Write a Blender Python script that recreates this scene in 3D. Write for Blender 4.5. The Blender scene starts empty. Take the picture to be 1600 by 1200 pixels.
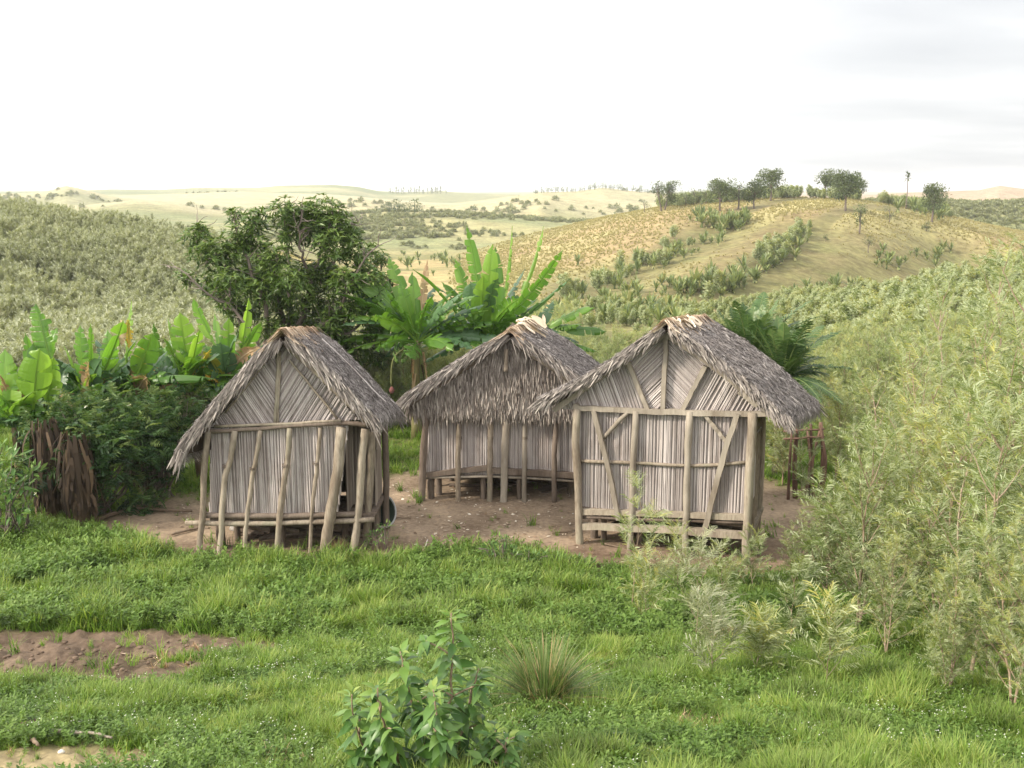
import bpy, math, random
import numpy as np
from mathutils import Vector, Matrix, Euler
rng = np.random.default_rng(11)
random.seed(5)
scene = bpy.context.scene
COL = scene.collection
R = math.radians

# ------------------------------------------------------------------ camera numbers
FPX = 1600.0            # focal length in photo pixels (photo 1600 wide)
PITCH = math.asin(0.1906)
SP, CP = math.sin(PITCH), math.cos(PITCH)
H = 5.5
CAM = np.array([0.0, 0.0, H])


def ray(u, v):
    a = (u - 800.0) / FPX
    t = (600.0 - v) / FPX
    return np.array([a, CP + SP * t, -SP + CP * t])


def at(u, v, y):
    """world point seen at photo pixel (u, v) standing at distance y in front of the camera"""
    d = ray(u, v)
    return CAM + d * (y / d[1])


def row_z(v, y):
    t = (600.0 - np.asarray(v, float)) / FPX
    return H + y * (-SP + CP * t) / (CP + SP * t)


# ------------------------------------------------------------------ noise
def _hash(ix, iy, seed):
    n = (ix * 374761393 + iy * 668265263 + seed * 974634777) & 0xFFFFFFFF
    n = ((n ^ (n >> 13)) * 1274126177) & 0xFFFFFFFF
    n = n ^ (n >> 16)
    return (n & 0xFFFF) / 65535.0


def vnoise(x, y, seed=0):
    x = np.asarray(x, float); y = np.asarray(y, float)
    ix = np.floor(x).astype(np.int64); iy = np.floor(y).astype(np.int64)
    fx = x - ix; fy = y - iy
    fx = fx * fx * (3 - 2 * fx); fy = fy * fy * (3 - 2 * fy)
    a = _hash(ix, iy, seed); b = _hash(ix + 1, iy, seed)
    c = _hash(ix, iy + 1, seed); d = _hash(ix + 1, iy + 1, seed)
    return (a * (1 - fx) + b * fx) * (1 - fy) + (c * (1 - fx) + d * fx) * fy


def fbm(x, y, seed=0, octv=4):
    s = 0.0; amp = 0.5; f = 1.0
    for k in range(octv):
        s = s + amp * vnoise(x * f, y * f, seed + k * 17)
        amp *= 0.5; f *= 2.03
    return s / (1 - 0.5 ** octv)


def sstep(a, b, x):
    t = np.clip((x - a) / (b - a), 0, 1)
    return t * t * (3 - 2 * t)


# ------------------------------------------------------------------ terrain
# every hill: crest distance, crest outline (photo column -> photo row of the crest line), near and far width, depth of fall
HILLS = [
    dict(n='bank', D=70, wn=46, wf=60, drop=8, k=[(-900, 302), (-300, 317), (0, 342), (60, 353), (120, 364), (200, 371), (280, 379), (340, 384), (420, 404), (520, 437), (620, 482), (720, 532), (820, 592), (1000, 672)]),
    dict(n='rise', D=85, wn=50, wf=60, drop=6, k=[(1100, 600), (1200, 540), (1300, 510), (1400, 476), (1500, 448), (1600, 428), (1800, 400), (2400, 370)]),
    dict(n='gold', D=190, wn=80, wf=70, drop=10, k=[(500, 520), (620, 450), (700, 416), (770, 388), (860, 361), (950, 340), (1030, 325), (1100, 318), (1170, 313), (1250, 309), (1330, 311), (1400, 322), (1460, 333), (1530, 349), (1600, 364), (1800, 400), (2300, 450)]),
    dict(n='spur', wn=24, wf=13, drop=8, k=[(820, 520, 84), (880, 482, 92), (930, 462, 104), (1000, 438, 117), (1060, 415, 130), (1120, 390, 143), (1170, 372, 155), (1230, 350, 170), (1290, 335, 182), (1400, 340, 200), (1600, 420, 200)]),
    dict(n='right_spur', wn=34, wf=11, drop=8, k=[(1080, 520, 92), (1150, 472, 100), (1195, 436, 110), (1232, 404, 121), (1270, 382, 134), (1310, 366, 148), (1360, 352, 163), (1430, 352, 172), (1520, 362, 178), (1600, 376, 182), (1800, 410, 185)]),
    dict(n='low_spur', wn=14, wf=10, drop=4, k=[(980, 530, 74), (1040, 490, 78), (1100, 478, 82), (1170, 468, 86), (1230, 462, 90), (1300, 458, 94), (1400, 470, 96)]),
    dict(n='back_right', D=290, wn=70, wf=80, drop=14, k=[(1150, 360), (1250, 335), (1320, 320), (1380, 313), (1450, 314), (1520, 318), (1600, 316), (1800, 306), (2400, 300)]),
    dict(n='pink', D=520, wn=140, wf=140, drop=18, k=[(1200, 345), (1300, 320), (1345, 307), (1400, 302), (1480, 299), (1530, 297), (1562, 290), (1600, 295), (1700, 299), (2400, 299)]),
    dict(n='green_mid', D=320, wn=110, wf=60, drop=12, k=[(200, 400), (350, 362), (450, 350), (530, 338), (600, 331), (700, 333), (780, 338), (860, 346), (930, 350), (1000, 362), (1100, 390), (1300, 440)]),
    dict(n='cream', D=470, wn=90, wf=90, drop=14, k=[(100, 380), (220, 352), (300, 342), (380, 333), (450, 323), (520, 314), (570, 312), (640, 318), (700, 321), (760, 317), (800, 308), (845, 302), (900, 309), (960, 318), (1030, 318), (1120, 340), (1300, 380)]),
    dict(n='tree_ridge', D=700, wn=120, wf=120, drop=16, k=[(600, 340), (720, 320), (800, 307), (850, 300), (900, 299), (942, 293), (985, 298), (1040, 303), (1120, 312), (1300, 330)]),
    dict(n='left_cream', D=430, wn=100, wf=80, drop=16, k=[(-600, 318), (-100, 330), (30, 338), (90, 330), (150, 320), (210, 314), (280, 321), (340, 335), (420, 350), (520, 380)]),
    dict(n='peak', D=600, wn=130, wf=130, drop=22, k=[(-900, 300), (-200, 302), (0, 304), (50, 302), (80, 297), (102, 290), (118, 293), (140, 299), (170, 307), (220, 315), (300, 324), (400, 340)]),
    dict(n='mid_left', D=760, wn=130, wf=120, drop=18, k=[(100, 320), (200, 307), (290, 304), (380, 300), (430, 303), (500, 304), (560, 309), (640, 318), (760, 340)]),
    dict(n='far', D=1050, wn=250, wf=300, drop=26, k=[(-900, 304), (0, 305), (100, 301), (170, 297), (250, 298), (310, 294), (400, 294), (440, 290), (520, 288.5), (560, 292), (590, 299), (630, 302), (690, 299.5), (725, 303), (800, 307), (1000, 309), (1300, 309), (1600, 307), (2400, 306)]),
]
GULLIES = []       # world poly-lines, filled below


def base_h(x, y):
    near = 0.285 * 1.1 * np.logaddexp(0, (12.6 - y) / 1.1)
    near = np.minimum(near, 4.1 - 0.12 * np.logaddexp(0, -y))
    b = np.maximum(y - 21, 0)
    fall = -5.6 * (1 - np.exp(-(b / 58.0) ** 1.35)) - 5.0 * sstep(110, 260, y) - 9 * sstep(260, 700, y)
    return near + fall


def heights(x, y, detail=True, gully=True):
    x = np.asarray(x, float); y = np.asarray(y, float)
    yy = np.maximum(y, 3.0)
    u = 800 + 1630 * np.clip(x / yy, -1.4, 1.4)
    z = base_h(x, y)
    for i, h in enumerate(HILLS):
        ks = np.array(h['k'], float)
        v = np.interp(u, ks[:, 0], ks[:, 1])
        D = np.interp(u, ks[:, 0], ks[:, 2]) if ks.shape[1] == 3 else h['D']
        zc = row_z(v, D)
        # fade a hill away outside of its own columns
        q = (yy - D) / np.where(yy < D, h['wn'], h['wf'])
        zl = zc - h['drop'] * (1 - np.exp(-q * q))
        kk = .30 if ks.shape[1] == 3 else 0.25 + 0.004 * h['D']
        z = np.maximum(z, zl) + kk * np.log1p(np.exp(-np.abs(z - zl) / kk)) * sstep(24, 40, y)
    if gully:
        for pts, dep, wid in GULLIES:
            dmin = np.full(x.shape, 1e9)
            for (ax, ay), (bx, by) in zip(pts[:-1], pts[1:]):
                ex, ey = bx - ax, by - ay
                t = np.clip(((x - ax) * ex + (y - ay) * ey) / (ex * ex + ey * ey), 0, 1)
                dmin = np.minimum(dmin, np.hypot(x - ax - t * ex, y - ay - t * ey))
            z = z - dep * np.exp(-(dmin / wid) ** 2)
    if detail:
        amp = 0.05 * sstep(1, 8, y) + 0.9 * sstep(60, 200, y) * (1 - sstep(180, 190, y) * 0.6)
        z = z + (fbm(x / (2.2 + 0.09 * yy), y / (2.2 + 0.09 * yy), 3) - 0.5) * amp
    return z


def h1(x, y):
    return float(heights(np.array([x]), np.array([y]))[0])


_YS = np.exp(np.linspace(math.log(3.5), math.log(1400), 1500))


def G(u, v, ymin=3.5, ymax=1400):
    """first ground point seen at photo pixel (u, v)"""
    d = ray(u, v)
    ys = _YS[(_YS >= ymin) & (_YS <= ymax)]
    xs = d[0] / d[1] * ys
    zr = H + d[2] / d[1] * ys
    zg = heights(xs, ys)
    below = np.nonzero(zr <= zg)[0]
    i = below[0] if len(below) else len(ys) - 1
    if 0 < i:
        a0 = zr[i - 1] - zg[i - 1]; a1 = zr[i] - zg[i]
        f = a0 / (a0 - a1) if a0 != a1 and len(below) else 0
        y = ys[i - 1] + f * (ys[i] - ys[i - 1])
    else:
        y = ys[0]
    x = d[0] / d[1] * y
    return np.array([x, y, h1(x, y)])


def uv_of(p):
    q = np.asarray(p, float) - CAM
    dep = q[1] * CP - q[2] * SP
    return 800 + FPX * q[0] / dep, 600 - FPX * (q[1] * SP + q[2] * CP) / dep


def _gline(pix):
    return [tuple(G(u, v, ymin=60)[:2]) for u, v in pix]


_g1 = (_gline([(1125, 352), (1105, 378), (1050, 398), (985, 420), (930, 446), (890, 470)]), 1.2, 6)
_g2 = (_gline([(1285, 352), (1262, 385), (1225, 408), (1180, 425), (1120, 445), (1060, 468)]), 1.2, 6)
_g3 = (_gline([(1490, 372), (1440, 395), (1380, 410), (1320, 425), (1250, 440)]), 3.0, 7.0)
_s1 = (_gline([(1150, 395), (1080, 412), (1000, 437), (940, 458)]), -.1, 5.0)
GULLIES += [_g1, _g2, _g3, _s1]


# ------------------------------------------------------------------ mesh building
class MB:
    def __init__(s):
        s.v = []; s.q = []; s.t = []; s.r = []; s.a = []; s.n = 0

    def add(s, v, q=None, t=None, r=0.5, a=0.0):
        v = np.asarray(v, float).reshape(-1, 3); n = len(v)
        if q is not None and len(q):
            s.q.append(np.asarray(q, np.int64).reshape(-1, 4) + s.n)
        if t is not None and len(t):
            s.t.append(np.asarray(t, np.int64).reshape(-1, 3) + s.n)
        s.v.append(v)
        s.r.append(np.broadcast_to(np.asarray(r, float), (n,)))
        s.a.append(np.broadcast_to(np.asarray(a, float), (n,)))
        s.n += n

    def mesh(s, name, mat=None, smooth=False, off=None):
        me = bpy.data.meshes.new(name)
        v = np.concatenate(s.v) if s.v else np.zeros((0, 3))
        if off is not None:
            v = v - np.asarray(off, float)
        q = np.concatenate(s.q) if s.q else np.zeros((0, 4), np.int64)
        t = np.concatenate(s.t) if s.t else np.zeros((0, 3), np.int64)
        me.vertices.add(len(v)); me.vertices.foreach_set('co', v.astype(np.float32).ravel())
        loops = np.concatenate([q.ravel(), t.ravel()]).astype(np.int32)
        me.loops.add(len(loops)); me.loops.foreach_set('vertex_index', loops)
        npoly = len(q) + len(t)
        me.polygons.add(npoly)
        st = np.concatenate([np.arange(len(q)) * 4, len(q) * 4 + np.arange(len(t)) * 3]).astype(np.int32)
        me.polygons.foreach_set('loop_start', st)
        if smooth:
            me.polygons.foreach_set('use_smooth', np.ones(npoly, bool))
        at1 = me.attributes.new('rnd', 'FLOAT', 'POINT'); at1.data.foreach_set('value', np.concatenate(s.r).astype(np.float32))
        at2 = me.attributes.new('along', 'FLOAT', 'POINT'); at2.data.foreach_set('value', np.concatenate(s.a).astype(np.float32))
        me.update(calc_edges=True)
        if not smooth:
            me.shade_flat()
        if mat:
            me.materials.append(mat)
        return me


def tag(o, label=None, cat=None, group=None, kind=None):
    if label: o['label'] = label
    if cat: o['category'] = cat
    if group: o['group'] = group
    if kind: o['kind'] = kind
    return o


def empty(name, loc, label, cat, group=None, rz=0.0):
    o = bpy.data.objects.new(name, None)
    o.empty_display_size = 0.2
    COL.objects.link(o)
    o.location = [float(c) for c in loc]; o.rotation_euler = (0, 0, rz)
    return tag(o, label, cat, group)


def obj(name, mb, mat, parent=None, smooth=False, local=False, loc=None):
    """one mesh object; vertices are in world space unless local"""
    off = None
    if parent is not None and not local:
        off = np.array(parent_origin(parent))
    if parent is None and loc is not None and not local:
        off = np.asarray(loc, float)
    me = mb.mesh(name, mat, smooth, off)
    o = bpy.data.objects.new(name, me)
    COL.objects.link(o)
    if parent is not None:
        o.parent = parent
    elif loc is not None:
        o.location = [float(c) for c in loc]
    return o


def parent_origin(p):
    v = np.zeros(3)
    while p is not None:
        v = v + np.array(p.location); p = p.parent
    return v


def copy_tree(o, loc, rz=0.0, scale=1.0, label=None, group=None):
    r = o.copy(); COL.objects.link(r)
    r.location = [float(c) for c in loc]; r.rotation_euler = (0, 0, rz); r.scale = (scale,) * 3
    if label: r['label'] = label
    if group: r['group'] = group
    for ch in list(o.children):
        c = ch.copy(); COL.objects.link(c); c.parent = r
        for g in list(ch.children):
            d = g.copy(); COL.objects.link(d); d.parent = c
    return r


def unit(v):
    v = np.asarray(v, float)
    return v / np.maximum(np.linalg.norm(v, axis=-1, keepdims=True), 1e-9)


def strips(mb, C, S, r=0.5, lift=None):
    """flat ribbons: C centre lines (n,k,3), S half-width vectors (n,k,3); lift raises the two edges (V fold)"""
    n, k = C.shape[:2]
    rr = np.broadcast_to(np.asarray(r, float), (n,))
    al = np.broadcast_to(np.linspace(0, 1, k), (n, k))
    if lift is None:
        V = np.stack([C - S, C + S], 2).reshape(n, k * 2, 3)
        m = 2
    else:
        V = np.stack([C - S + lift, C, C + S + lift], 2).reshape(n, k * 3, 3)
        m = 3
    q = []
    for j in range(k - 1):
        for c in range(m - 1):
            q.append([j * m + c, j * m + c + 1, (j + 1) * m + c + 1, (j + 1) * m + c])
    q = np.array(q)
    Q = (q[None] + (np.arange(n) * k * m)[:, None, None]).reshape(-1, 4)
    mb.add(V, q=Q, r=np.repeat(rr, k * m), a=np.repeat(al.reshape(-1), m))


def tube(mb, pts, rad, n=8, r=0.5, cap=True, rough=0.0, square=False):
    pts = np.asarray(pts, float); k = len(pts)
    rad = np.broadcast_to(np.asarray(rad, float), (k,))
    T = np.gradient(pts, axis=0); T = unit(T)
    ref = np.array([0, 0, 1.0]) if abs(T[0][2]) < 0.9 else np.array([0, 1.0, 0])
    V = []
    N = unit(np.cross(T[0], ref))
    ph = np.arange(n) / n * 2 * math.pi + (math.pi / n if square else 0)
    for i in range(k):
        N = unit(N - T[i] * np.dot(N, T[i])); B = np.cross(T[i], N)
        rr = rad[i] * (1.19 if square else 1.0) * (1 + rough * (rng.random(n) - 0.5))
        V.append(pts[i] + np.cos(ph)[:, None] * N * rr[:, None] + np.sin(ph)[:, None] * B * rr[:, None])
    V = np.concatenate(V)
    q = []
    for i in range(k - 1):
        for j in range(n):
            q.append([i * n + j, i * n + (j + 1) % n, (i + 1) * n + (j + 1) % n, (i + 1) * n + j])
    t = []
    if cap:
        V = np.concatenate([V, pts[:1], pts[-1:]])
        for j in range(n):
            t.append([k * n, (j + 1) % n, j]); t.append([k * n + 1, (k - 1) * n + j, (k - 1) * n + (j + 1) % n])
    a = np.repeat(np.linspace(0, 1, k), n)
    if cap: a = np.concatenate([a, [0, 1]])
    mb.add(V, q=q, t=t, r=r, a=a)


def smooth_path(pts, k=12, jit=0.0):
    pts = np.asarray(pts, float)
    if len(pts) == 2:
        P = pts[0] + (pts[1] - pts[0]) * np.linspace(0, 1, k)[:, None]
    else:
        d = np.concatenate([[0], np.cumsum(np.linalg.norm(np.diff(pts, axis=0), axis=1))])
        # Catmull-Rom through the points
        e = np.concatenate([[2 * pts[0] - pts[1]], pts, [2 * pts[-1] - pts[-2]]])
        P = []
        for s in np.linspace(0, d[-1], k):
            i = min(max(np.searchsorted(d, s) - 1, 0), len(pts) - 2)
            t = (s - d[i]) / max(d[i + 1] - d[i], 1e-9)
            p0, p1, p2, p3 = e[i], e[i + 1], e[i + 2], e[i + 3]
            P.append(0.5 * (2 * p1 + (p2 - p0) * t + (2 * p0 - 5 * p1 + 4 * p2 - p3) * t * t + (3 * p1 - p0 - 3 * p2 + p3) * t ** 3))
        P = np.array(P)
    if jit:
        P[1:-1] += (rng.random((k - 2, 3)) - 0.5) * 2 * jit
    return P


def box(mb, c, size, rot=None, r=0.5, bev=0.0):
    sx, sy, sz = [s / 2 for s in size]
    v = np.array([[x, y, z] for x in (-sx, sx) for y in (-sy, sy) for z in (-sz, sz)])
    if rot is not None: v = v @ np.asarray(rot).T
    q = [[0, 1, 3, 2], [4, 6, 7, 5], [0, 4, 5, 1], [2, 3, 7, 6], [0, 2, 6, 4], [1, 5, 7, 3]]
    mb.add(v + np.asarray(c), q=q, r=r)


def frames(d, up=None, roll=0.0):
    """rotation matrices whose columns are side, direction d, normal"""
    d = unit(d); n = len(d)
    if up is None: up = np.tile([0, 0, 1.0], (n, 1))
    s = np.cross(d, up); bad = np.linalg.norm(s, axis=1) < 1e-3
    s[bad] = [1, 0, 0]; s = unit(s); nn = np.cross(s, d)
    roll = np.broadcast_to(np.asarray(roll, float), (n,))
    c, sn = np.cos(roll)[:, None], np.sin(roll)[:, None]
    s2 = s * c + nn * sn; n2 = nn * c - s * sn
    return np.stack([s2, d, n2], 2)


class Proto:
    """a small shape grown along +Y with its face to +Z, stamped many times into one mesh"""
    def __init__(s, mb):
        s.v = np.concatenate(mb.v); s.q = np.concatenate(mb.q) if mb.q else np.zeros((0, 4), int)
        s.t = np.concatenate(mb.t) if mb.t else np.zeros((0, 3), int); s.a = np.concatenate(mb.a)
        s.r = np.concatenate(mb.r)


def stamp(mb, pr, Rm, p, s, r):
    n = len(p); m = len(pr.v)
    if n == 0: return
    s = np.broadcast_to(np.asarray(s, float), (n,))
    V = np.einsum('nij,mj->nmi', Rm, pr.v) * s[:, None, None] + p[:, None, :]
    o = (np.arange(n) * m)[:, None, None]
    mb.add(V, q=(pr.q[None] + o).reshape(-1, 4) if len(pr.q) else None,
           t=(pr.t[None] + o).reshape(-1, 3) if len(pr.t) else None,
           r=(np.asarray(r)[:, None] + (pr.r[None] - 0.5) * 0.35).reshape(-1), a=np.tile(pr.a, n))


def rand_dirs(n, zmin=-1.0, zmax=1.0):
    z = rng.uniform(zmin, zmax, n); a = rng.uniform(0, 2 * math.pi, n); q = np.sqrt(1 - z * z)
    return np.stack([q * np.cos(a), q * np.sin(a), z], 1)


# ------------------------------------------------------------------ materials
def _nodes(name):
    m = bpy.data.materials.new(name); m.use_nodes = True
    nt = m.node_tree; nt.nodes.clear()
    return m, nt, nt.nodes, nt.links


def ramp(nt, fac, cols, pos=None):
    cr = nt.nodes.new('ShaderNodeValToRGB'); e = cr.color_ramp.elements
    pos = pos or [i / (len(cols) - 1) for i in range(len(cols))]
    while len(e) < len(cols): e.new(0.5)
    for i, (c, p) in enumerate(zip(cols, pos)):
        e[i].position = p; e[i].color = (*c, 1)
    nt.links.new(fac, cr.inputs[0])
    return cr.outputs[0]


def mathn(nt, op, a, b=None, clamp=False):
    n = nt.nodes.new('ShaderNodeMath'); n.operation = op; n.use_clamp = clamp
    for i, s in enumerate((a, b)):
        if s is None: continue
        if isinstance(s, (int, float)): n.inputs[i].default_value = s
        else: nt.links.new(s, n.inputs[i])
    return n.outputs[0]


def mixc(nt, fac, a, b, mode='MIX'):
    n = nt.nodes.new('ShaderNodeMix'); n.data_type = 'RGBA'; n.blend_type = mode
    for sock, s in ((n.inputs[0], fac), (n.inputs[6], a), (n.inputs[7], b)):
        if isinstance(s, (int, float)): sock.default_value = s
        elif isinstance(s, tuple): sock.default_value = (*s, 1)
        else: nt.links.new(s, sock)
    return n.outputs[2]


def attr(nt, name):
    n = nt.nodes.new('ShaderNodeAttribute'); n.attribute_name = name
    return n


def noise(nt, vec, scale, detail=3, rough=0.55):
    n = nt.nodes.new('ShaderNodeTexNoise'); n.inputs['Scale'].default_value = scale
    n.inputs['Detail'].default_value = detail; n.inputs['Roughness'].default_value = rough
    if vec is not None: nt.links.new(vec, n.inputs['Vector'])
    return n.outputs[0]


def mapped(nt, scale=(1, 1, 1), kind='Object'):
    tc = nt.nodes.new('ShaderNodeTexCoord'); mp = nt.nodes.new('ShaderNodeMapping')
    mp.inputs['Scale'].default_value = scale
    nt.links.new(tc.outputs[kind], mp.inputs[0])
    return mp.outputs[0]


def foliage(name, cols, trans=0.3, rough=0.5, spec=0.3, back=None, tipcol=None, tip=(0.8, 1.0), inst=0.0, tcol=1.35, backmix=0.8, patch=None):
    m, nt, N, L = _nodes(name)
    fac = attr(nt, 'rnd').outputs['Fac']
    if inst:
        oi = N.new('ShaderNodeObjectInfo')
        fac = mathn(nt, 'ADD', mathn(nt, 'MULTIPLY', fac, 1 - inst), mathn(nt, 'MULTIPLY', oi.outputs['Random'], inst))
    if patch:      # plants of one kind differ from place to place
        geo = N.new('ShaderNodeNewGeometry'); pn = noise(nt, geo.outputs['Position'], patch[0], 4, .6)
        fac = mathn(nt, 'ADD', fac, mathn(nt, 'MULTIPLY', mathn(nt, 'SUBTRACT', pn, .5), patch[1]))
    c = ramp(nt, fac, cols)
    if tipcol:
        al = attr(nt, 'along').outputs['Fac']
        mr = N.new('ShaderNodeMapRange'); mr.inputs[1].default_value = tip[0]; mr.inputs[2].default_value = tip[1]
        L.new(al, mr.inputs[0]); c = mixc(nt, mr.outputs[0], c, tipcol)
    if back:
        g = N.new('ShaderNodeNewGeometry')
        c = mixc(nt, mathn(nt, 'MULTIPLY', g.outputs['Backfacing'], backmix), c, back)
    b = N.new('ShaderNodeBsdfPrincipled'); b.inputs['Roughness'].default_value = rough
    b.inputs['Specular IOR Level'].default_value = spec
    L.new(c, b.inputs['Base Color'])
    out = N.new('ShaderNodeOutputMaterial')
    if trans > 0:
        tr = N.new('ShaderNodeBsdfTranslucent')
        L.new(mixc(nt, 1.0, c, (tcol, tcol * 1.02, tcol * 0.55), 'MULTIPLY'), tr.inputs[0])
        mx = N.new('ShaderNodeMixShader'); mx.inputs[0].default_value = trans
        L.new(b.outputs[0], mx.inputs[1]); L.new(tr.outputs[0], mx.inputs[2]); L.new(mx.outputs[0], out.inputs[0])
    else:
        L.new(b.outputs[0], out.inputs[0])
    return m


def woody(name, cols, scale=(26, 26, 2.2), rough=0.85, bump=0.4, rmix=0.5, moss=None):
    m, nt, N, L = _nodes(name)
    vec = mapped(nt, scale)
    nz = noise(nt, vec, 1.0, 4, 0.6)
    nz2 = noise(nt, mapped(nt, (3, 3, 1.2)), 1.0, 3)
    fac = mathn(nt, 'ADD', mathn(nt, 'MULTIPLY', attr(nt, 'rnd').outputs['Fac'], rmix), mathn(nt, 'MULTIPLY', mathn(nt, 'SUBTRACT', nz, 0.22), 1.5 * (1 - rmix)))
    c = ramp(nt, fac, cols)
    if moss:
        mr = N.new('ShaderNodeMapRange'); mr.inputs[1].default_value = 0.52; mr.inputs[2].default_value = 0.68
        L.new(nz2, mr.inputs[0]); c = mixc(nt, mathn(nt, 'MULTIPLY', mr.outputs[0], 0.6), c, moss)
    st = noise(nt, mapped(nt, (2.6, 2.6, 1.0)), 1.0, 5, .65)      # weather stains
    c = mixc(nt, 1.0, c, ramp(nt, st, [(.62, .58, .55), (1, 1, 1), (1.12, 1.1, 1.08)], [.3, .52, .75]), 'MULTIPLY')
    b = N.new('ShaderNodeBsdfPrincipled'); b.inputs['Roughness'].default_value = rough
    b.inputs['Specular IOR Level'].default_value = 0.2
    L.new(c, b.inputs['Base Color'])
    bp = N.new('ShaderNodeBump'); bp.inputs['Strength'].default_value = bump; bp.inputs['Distance'].default_value = 0.01
    L.new(nz, bp.inputs['Height']); L.new(bp.outputs[0], b.inputs['Normal'])
    out = N.new('ShaderNodeOutputMaterial'); L.new(b.outputs[0], out.inputs[0])
    return m


def plain(name, cols, rough=0.8, scale=4.0, spec=0.3):
    m, nt, N, L = _nodes(name)
    nz = noise(nt, mapped(nt), scale, 4)
    fac = mathn(nt, 'ADD', mathn(nt, 'MULTIPLY', attr(nt, 'rnd').outputs['Fac'], 0.5), mathn(nt, 'MULTIPLY', nz, 0.5))
    b = N.new('ShaderNodeBsdfPrincipled'); b.inputs['Roughness'].default_value = rough
    b.inputs['Specular IOR Level'].default_value = spec
    L.new(ramp(nt, fac, cols), b.inputs['Base Color'])
    out = N.new('ShaderNodeOutputMaterial'); L.new(b.outputs[0], out.inputs[0])
    return m
# ------------------------------------------------------------------ camera, light, air
cam = bpy.data.cameras.new('camera'); cam.sensor_width = 36; cam.lens = 36 * FPX / 1600
cam.clip_start = 0.1; cam.clip_end = 6000
camo = bpy.data.objects.new('camera', cam); COL.objects.link(camo)
camo.location = CAM; camo.rotation_euler = (math.pi / 2 - PITCH, 0, 0)
scene.camera = camo

SUN_EL, SUN_AZ = R(33), R(-112)          # azimuth from +Y (view direction), negative = left
sd = Vector((math.sin(SUN_AZ) * math.cos(SUN_EL), math.cos(SUN_AZ) * math.cos(SUN_EL), math.sin(SUN_EL)))
sun = bpy.data.lights.new('sun', 'SUN'); sun.energy = 2.3; sun.angle = R(6); sun.color = (1.0, 0.91, 0.76)
suno = bpy.data.objects.new('sun', sun); COL.objects.link(suno)
suno.rotation_euler = (-sd).to_track_quat('-Z', 'Y').to_euler()

w = bpy.data.worlds.new('World'); scene.world = w; w.use_nodes = True
nt = w.node_tree; nt.nodes.clear(); N, L = nt.nodes, nt.links
sky = N.new('ShaderNodeTexSky'); sky.sky_type = 'NISHITA'; sky.sun_disc = False
sky.sun_elevation = SUN_EL; sky.sun_rotation = SUN_AZ; sky.air_density = 1.0; sky.dust_density = 3.0
tc = N.new('ShaderNodeTexCoord')
sepx = N.new('ShaderNodeSeparateXYZ'); L.new(tc.outputs['Generated'], sepx.inputs[0])
# cloud sheet: direction projected on a flat layer overhead
den = mathn(nt, 'ADD', mathn(nt, 'MAXIMUM', sepx.outputs[2], 0.0), 0.12)
cx = mathn(nt, 'DIVIDE', sepx.outputs[0], den); cy = mathn(nt, 'DIVIDE', sepx.outputs[1], den)
cmb = N.new('ShaderNodeCombineXYZ'); L.new(cx, cmb.inputs[0]); L.new(mathn(nt, 'MULTIPLY', cy, 1.7), cmb.inputs[1])
cn = noise(nt, cmb.outputs[0], 0.55, 6, 0.5)
dot = N.new('ShaderNodeVectorMath'); dot.operation = 'DOT_PRODUCT'
L.new(tc.outputs['Generated'], dot.inputs[0]); dot.inputs[1].default_value = (-0.80, 0.50, 0.33)
glow = N.new('ShaderNodeMapRange'); glow.interpolation_type = 'SMOOTHERSTEP'; glow.inputs[1].default_value = 0.12; glow.inputs[2].default_value = 1.05
L.new(dot.outputs['Value'], glow.inputs[0])
cl = ramp(nt, cn, [(3.45, 3.5, 3.6), (3.95, 3.98, 4.03), (4.9, 4.9, 4.9)], [0.34, 0.5, 0.68])
cl = mixc(nt, glow.outputs[0], cl, (11.5, 11.3, 11.0))
rear = N.new('ShaderNodeMapRange'); rear.inputs[1].default_value = 0.35; rear.inputs[2].default_value = -0.5; rear.inputs[3].default_value = 0; rear.inputs[4].default_value = 1
L.new(sepx.outputs[1], rear.inputs[0])
cl = mixc(nt, rear.outputs[0], cl, (10.5, 10.3, 10.0))
skc = mixc(nt, 0.94, sky.outputs[0], cl)
bg = N.new('ShaderNodeBackground'); bg.inputs[1].default_value = 0.1
L.new(skc, bg.inputs[0])
wo = N.new('ShaderNodeOutputWorld'); L.new(bg.outputs[0], wo.inputs[0])

scene.view_settings.view_transform = 'Standard'; scene.view_settings.look = 'None'
scene.view_settings.exposure = 1.27; scene.view_settings.gamma = 1
scene.render.engine = 'CYCLES'
cy_ = scene.cycles
cy_.max_bounces = 5; cy_.diffuse_bounces = 3; cy_.glossy_bounces = 2; cy_.transmission_bounces = 3
cy_.volume_bounces = 1; cy_.transparent_max_bounces = 4
cy_.use_denoising = True
try:
    cy_.denoiser = 'OPENIMAGEDENOISE'; cy_.denoising_prefilter = 'ACCURATE'
except Exception:
    pass
cy_.caustics_reflective = False; cy_.caustics_refractive = False

# air between the camera and the far hills
HAZE = True
if HAZE:
    _a, _r = np.meshgrid(np.linspace(R(-74), R(74), 240), np.exp(np.linspace(0.2, math.log(2300), 400)))
    low = float(heights(np.sin(_a) * _r, np.cos(_a) * _r).min()) - 1.0
    hb = MB(); box(hb, (0, 1145, (low + 18) / 2), (4600, 2390, 18 - low))
    m, nt, N, L = _nodes('haze_air')
    pv = N.new('ShaderNodeVolumePrincipled'); pv.inputs['Density'].default_value = 0.00032
    pv.inputs['Color'].default_value = (0.93, 0.96, 1.0, 1); pv.inputs['Anisotropy'].default_value = 0.25
    out = N.new('ShaderNodeOutputMaterial'); L.new(pv.outputs[0], out.inputs['Volume'])
    hz = obj('haze', hb, m); tag(hz, kind='stuff', label='pale haze hanging over the far hills', cat='haze')

# ------------------------------------------------------------------ what covers the ground
def az_u(x, y):
    return 800 + 1630 * np.clip(x / np.maximum(y, 3.0), -1.4, 1.4)


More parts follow.
